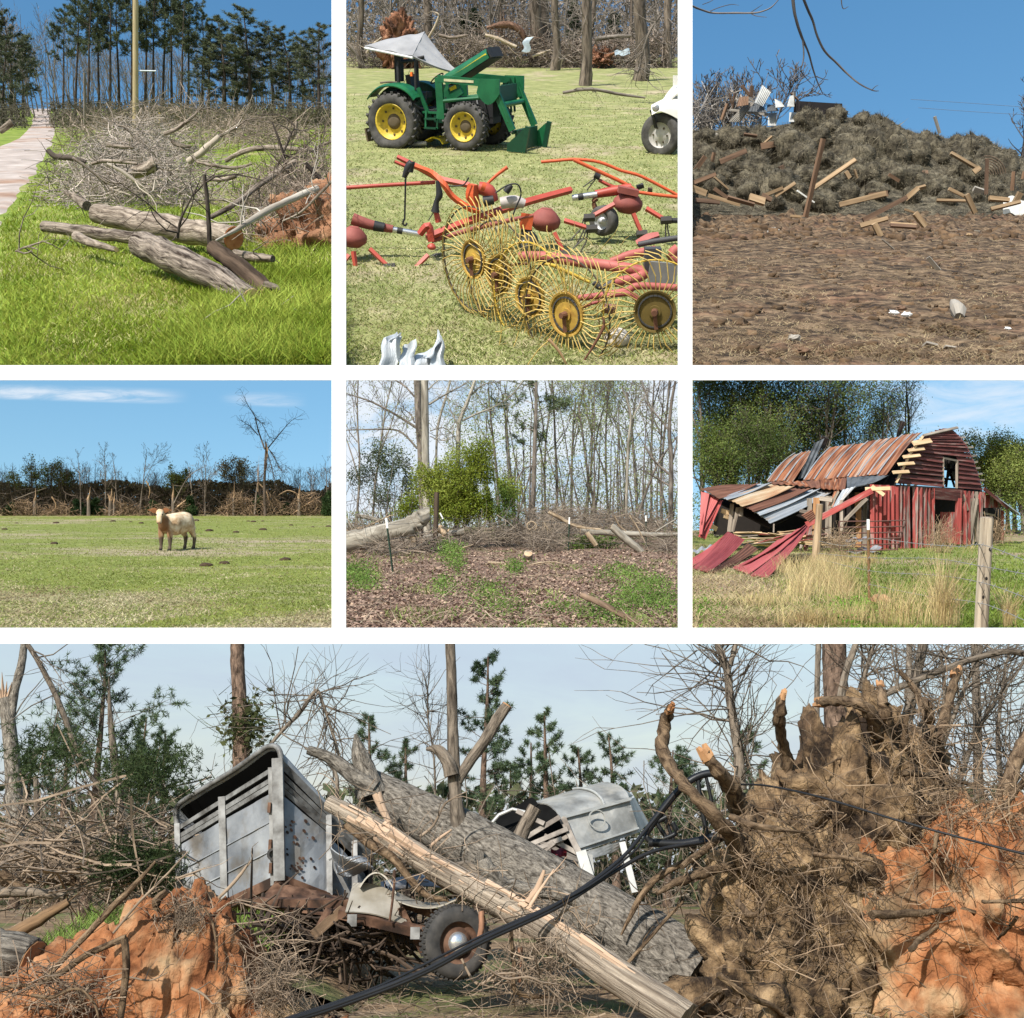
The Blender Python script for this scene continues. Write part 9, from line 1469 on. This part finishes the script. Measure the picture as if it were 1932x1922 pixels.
  c=[D(x,y,42.5+.25*i)for i,(x,y)in enumerate(pl)];k=MB();k.sheet(lambda u,v:quadpt(c,u,v)+Vector((0,.02*math.sin(u*37),0)),36,3,.02);mk('tin_sheet',k,m,o=c[0],label=lb,cat='tin sheet')
 a,b,c_,d_=D(550,610,43),D(792,615,43.5),D(792,545,43.5),D(553,530,43);t=thing('dark_box','black rectangular wagon box on top of the hay','box',a);bm=plain('box_black',(.022,.017,.018),.7);k=MB();k.sheet(lambda u,v:quadpt([a,b,c_,d_],u,v),4,3,.05);mk('side_panel',k,bm,t);e=Vector((.3,1.6,0));k=MB();k.sheet(lambda u,v:quadpt([b,b+e,c_+e,c_],u,v),2,2,.05);mk('end_panel',k,bm,t);k=MB();k.sheet(lambda u,v:quadpt([d_,c_,c_+e,d_+e],u,v),3,2,.05);mk('lid',k,bm,t);k=MB();k.sheet(lambda u,v:quadpt([a+e,b+e,c_+e,d_+e],u,v),2,2,.05);mk('side_panel',k,bm,t)
 for u in(.05,.27,.95):k=MB();k.beam(a.lerp(b,u)+Vector((0,-.04,0)),d_.lerp(c_,u)+Vector((0,-.04,0)),.08,.04,(0,-1,0));mk('upright',k,bm,t)
 # wire panel: concentric arcs
 t=thing('wire_coil','rusty coiled wire panel standing in the right hay','wire panel',D(1590,940,37));wm=plain('wire_rust',(.13,.09,.06),.8)
 for i in range(7):k=MB();r=18+i*13;k.tube([D(1552+r*math.cos(a),920-r*1.05*math.sin(a),36.6)for a in np.linspace(.1,1.75,12)],.018,5);mk('wire',k,wm,t)
 # white bucket and scraps
 def scrap(x,y,s,m,lb,name='scrap',seed=1):c=Gd(x,y);k=blob(seed,(c.x,c.y,.05),(s,s*.7,s*.5),12,8,.5,2.5);mk(name,k,m,o=c,label=lb,cat='scrap')
 c=Gd(1715,1140);k=MB();k.sheet(lambda u,v:(c.x-.45+.8*u,c.y+.1*v,.05+.5*v*(1-(u-.5)**2)+.08*math.sin(u*7)),10,6,.03);mk('white_scrap',k,wht,o=c,label='curved white metal scrap at the right edge',cat='scrap')
 for x,y,s,m,lb in((1635,1120,.12,tn,'white crumpled can near the right beam'),(1060,1665,.05,wht,'white scrap left of its pair in the front dirt'),(1125,1675,.05,wht,'white scrap right of its pair in the front dirt'),(1100,1640,.06,dkw,'dark lump above the white scraps'),(430,1225,.13,tn,'flat silver scrap on the left dirt'),(700,1075,.3,gry,'pale stone in the mud ball'),(570,1105,.16,tan,'pale wood chip at the foot of the upright beam'),(1000,965,.14,tn,'tiny white scrap at the hay foot'),(1455,1245,.07,tan,'tiny pale chip on the right dirt'),(540,1800,.06,gry,'pale root lump in the front dirt'),(590,1870,.06,brn,'brown lump at the very front'),(1655,1750,.03,wht,'tiny white chip at the front right')):scrap(x,y,s,m,lb,'debris_scrap',int(x)%17)
 c=Gd(1412,1670);k=MB();k.tube([c+Vector((-.02,0,.02)),c+Vector((.0,.12,.09)),c+Vector((.03,.3,.12))],[.055,.07,.05],8,jit=.1,rng=rng);mk('wood_chunk',k,gry,o=c,label='grey wood chunk standing in the front right dirt',cat='wood')
 # clods and straw on the dirt
 k=MB();G=ground_pts(rng,P,2600,P.yg(700),34,2.0);f=np.array([fbm(x*.8,y*.5,3.,3)for x,y in G[:,:2]]);G=G[f>-.05][:1400];clod=[blob(40+i,(0,0,0),(1,.8,.7),7,4,.9,3.5)for i in range(4)]
 for i,g in enumerate(G):s=(rng.uniform(.008,.025)if i%7 else rng.uniform(.025,.06))*(1+g[1]*.03);k.merge(clod[i%4],TRS(Vector(g)+Vector((0,0,.0)),rng.uniform(0,6),s))
 G=ground_pts(rng,P,400,24,36,1.01);
 for i,g in enumerate(G):k.merge(clod[i%4],TRS(Vector(g),rng.uniform(0,6),rng.uniform(.04,.16)))
 mk('dirt_clods',trim(k),surf('clod_soil',[(.3,(.035,.022,.013)),(.7,(.15,.095,.055))],6,5,1,.8,isl=.35),kind='stuff',label='dark clods scattered over the bare dirt',cat='clods',smooth=True)
 G=ground_pts(rng,P,30000,P.yg(700),34,2.0);f=np.array([fbm(x*.5,y*.35,8.,3)for x,y in G[:,:2]]);G=G[f+rng.normal(0,.12,len(G))>.02];mk('dry_grass',blades(rng,G+np.array([0,0,.01]),rng.uniform(.012,.045,len(G)),.004+G[:,1]*.0003,2.2),leafm('dirt_straw',(.15,.105,.06),(.32,.24,.15),.45,.15),kind='stuff',label='flattened straw over the bare dirt',cat='straw')
 # --- bare growth on the skyline
 bk=bark('dark_branch',(.05,.045,.045),(.16,.145,.14),1,8)
 for i,(x,yb,yt,lb)in enumerate(((380,560,300,'bare bush rising behind the white tin panel'),(70,620,420,'bare bush at the left edge of the hay'),(160,620,470,'second bare bush from the left of the hay'),(20,650,450,'bare bush cut by the left edge'),(250,600,390,'thin bare bush left of the wreckage'))):
  Y=46.;b=D(x,yb,Y);b2=Vector((b.x,Y,0));H=D(x,yt+40,Y).z;lev=gen_tree(800+i,H*.92,.07,(9,6,4),(38,42,42),(.4,.5,.5),.45,rmin=.016,fork=2);t=thing('bare_bush',lb,'bush',b2);mk('trunk',trim(tree_wood(lev),o=b2),bk,t,local=True)
 Y=60.;b=Vector((D(1735,800,Y).x,Y,0));H=D(1735,480,Y).z;lev=gen_tree(820,H,.12,(12,6,4),(45,42,42),(.4,.5,.5),.3,rmin=.02,fork=1);t=thing('bare_tree','bare tree at the right edge beyond the hay','tree',b);mk('trunk',tree_wood(lev),bk,t,local=True)
 k=MB();n=12000;C=np.stack([D(1730,0,62).x+np.clip(rng.normal(0,1.3,n),-1.8,9),62+rng.normal(0,1,n),np.minimum(np.abs(rng.normal(0,.8,n)),1.7)],1);leaves_at(rng,C,.07,k);mk('far_bushes',trim(k),leafm('far_green',(.035,.05,.03),(.085,.105,.06),.4),kind='stuff',label='dark green bushes at the right edge beyond the hay',cat='bushes')
 k=MB();C=np.array([tuple(D(rng.uniform(-10,330),rng.normal(590,45),45+rng.normal(0,.5)))for _ in range(300)]);brush(rng,C,1.6,.02,5,.2,3,1.5,k);mk('twig_tangle',trim(k),surf('twig_grey',[(.3,(.11,.095,.085)),(.7,(.3,.27,.24))],3,3,.9,isl=.4),kind='stuff',label='grey twigs tangled in the left wreckage',cat='twigs')
 # overhanging branches
 t=thing('overhanging_branch','bare branches hanging down from above into the blue sky','branch',D(560,-60,12));k=0
 for pts,w in(([(530,-40),(540,60),(560,140),(585,210),(615,280),(640,370),(665,440),(692,497)],(20,19,17,15,12,10,8,4)),([(583,205),(590,280),(585,330),(575,370),(610,420),(650,460)],(10,9,8,7,5,3)),([(575,-40),(610,50),(637,110),(660,190),(700,270),(760,330),(820,390),(880,440),(950,475),(982,478)],(18,17,16,15,14,13,12,10,8,4)),([(580,345),(545,370),(515,385)],(6,5,3)),([(650,400),(690,415),(718,420)],(6,5,3)),([(945,475),(965,455),(980,448)],(5,4,2)),([(-40,20),(0,32),(60,55),(120,70),(220,70),(310,70),(360,65),(420,40),(465,-10)],(12,12,12,11,11,11,9,7,5)),([(310,70),(340,85),(395,92)],(6,5,3)),([(100,60),(150,40),(210,25),(250,30)],(6,5,4,2)),([(310,68),(345,45),(375,25)],(5,4,2)),([(60,25),(100,10),(130,-10)],(5,4,3)),([(785,-20),(790,30),(800,48),(825,35)],(7,6,5,2)),([(695,490),(705,500)],(3,2)),([(600,395),(630,410)],(4,2))):
  m=MB();Q,R=resample([D(x,y,12+.2*math.sin(x*.01))for x,y in pts],np.array(w)*q*12*.4,4);m.tube(Q,R,6,jit=.05,rng=rng);mk('twig',trim(m),bk,t,smooth=True)
 wm=plain('power_wire',(.12,.16,.22),.6)
 for pts,lb in(([(1150,522),(1400,538),(1800,566)],'upper faint power line in the sky'),([(1190,566),(1450,585),(1800,606)],'lower faint power line in the sky')):k=MB();Q,R=resample([D(x,y,70)for x,y in pts],.012,6);k.tube(Q,R,4);mk('power_line',k,wm,o=Vector(Q[0]),label=lb,cat='wire')
panel3()
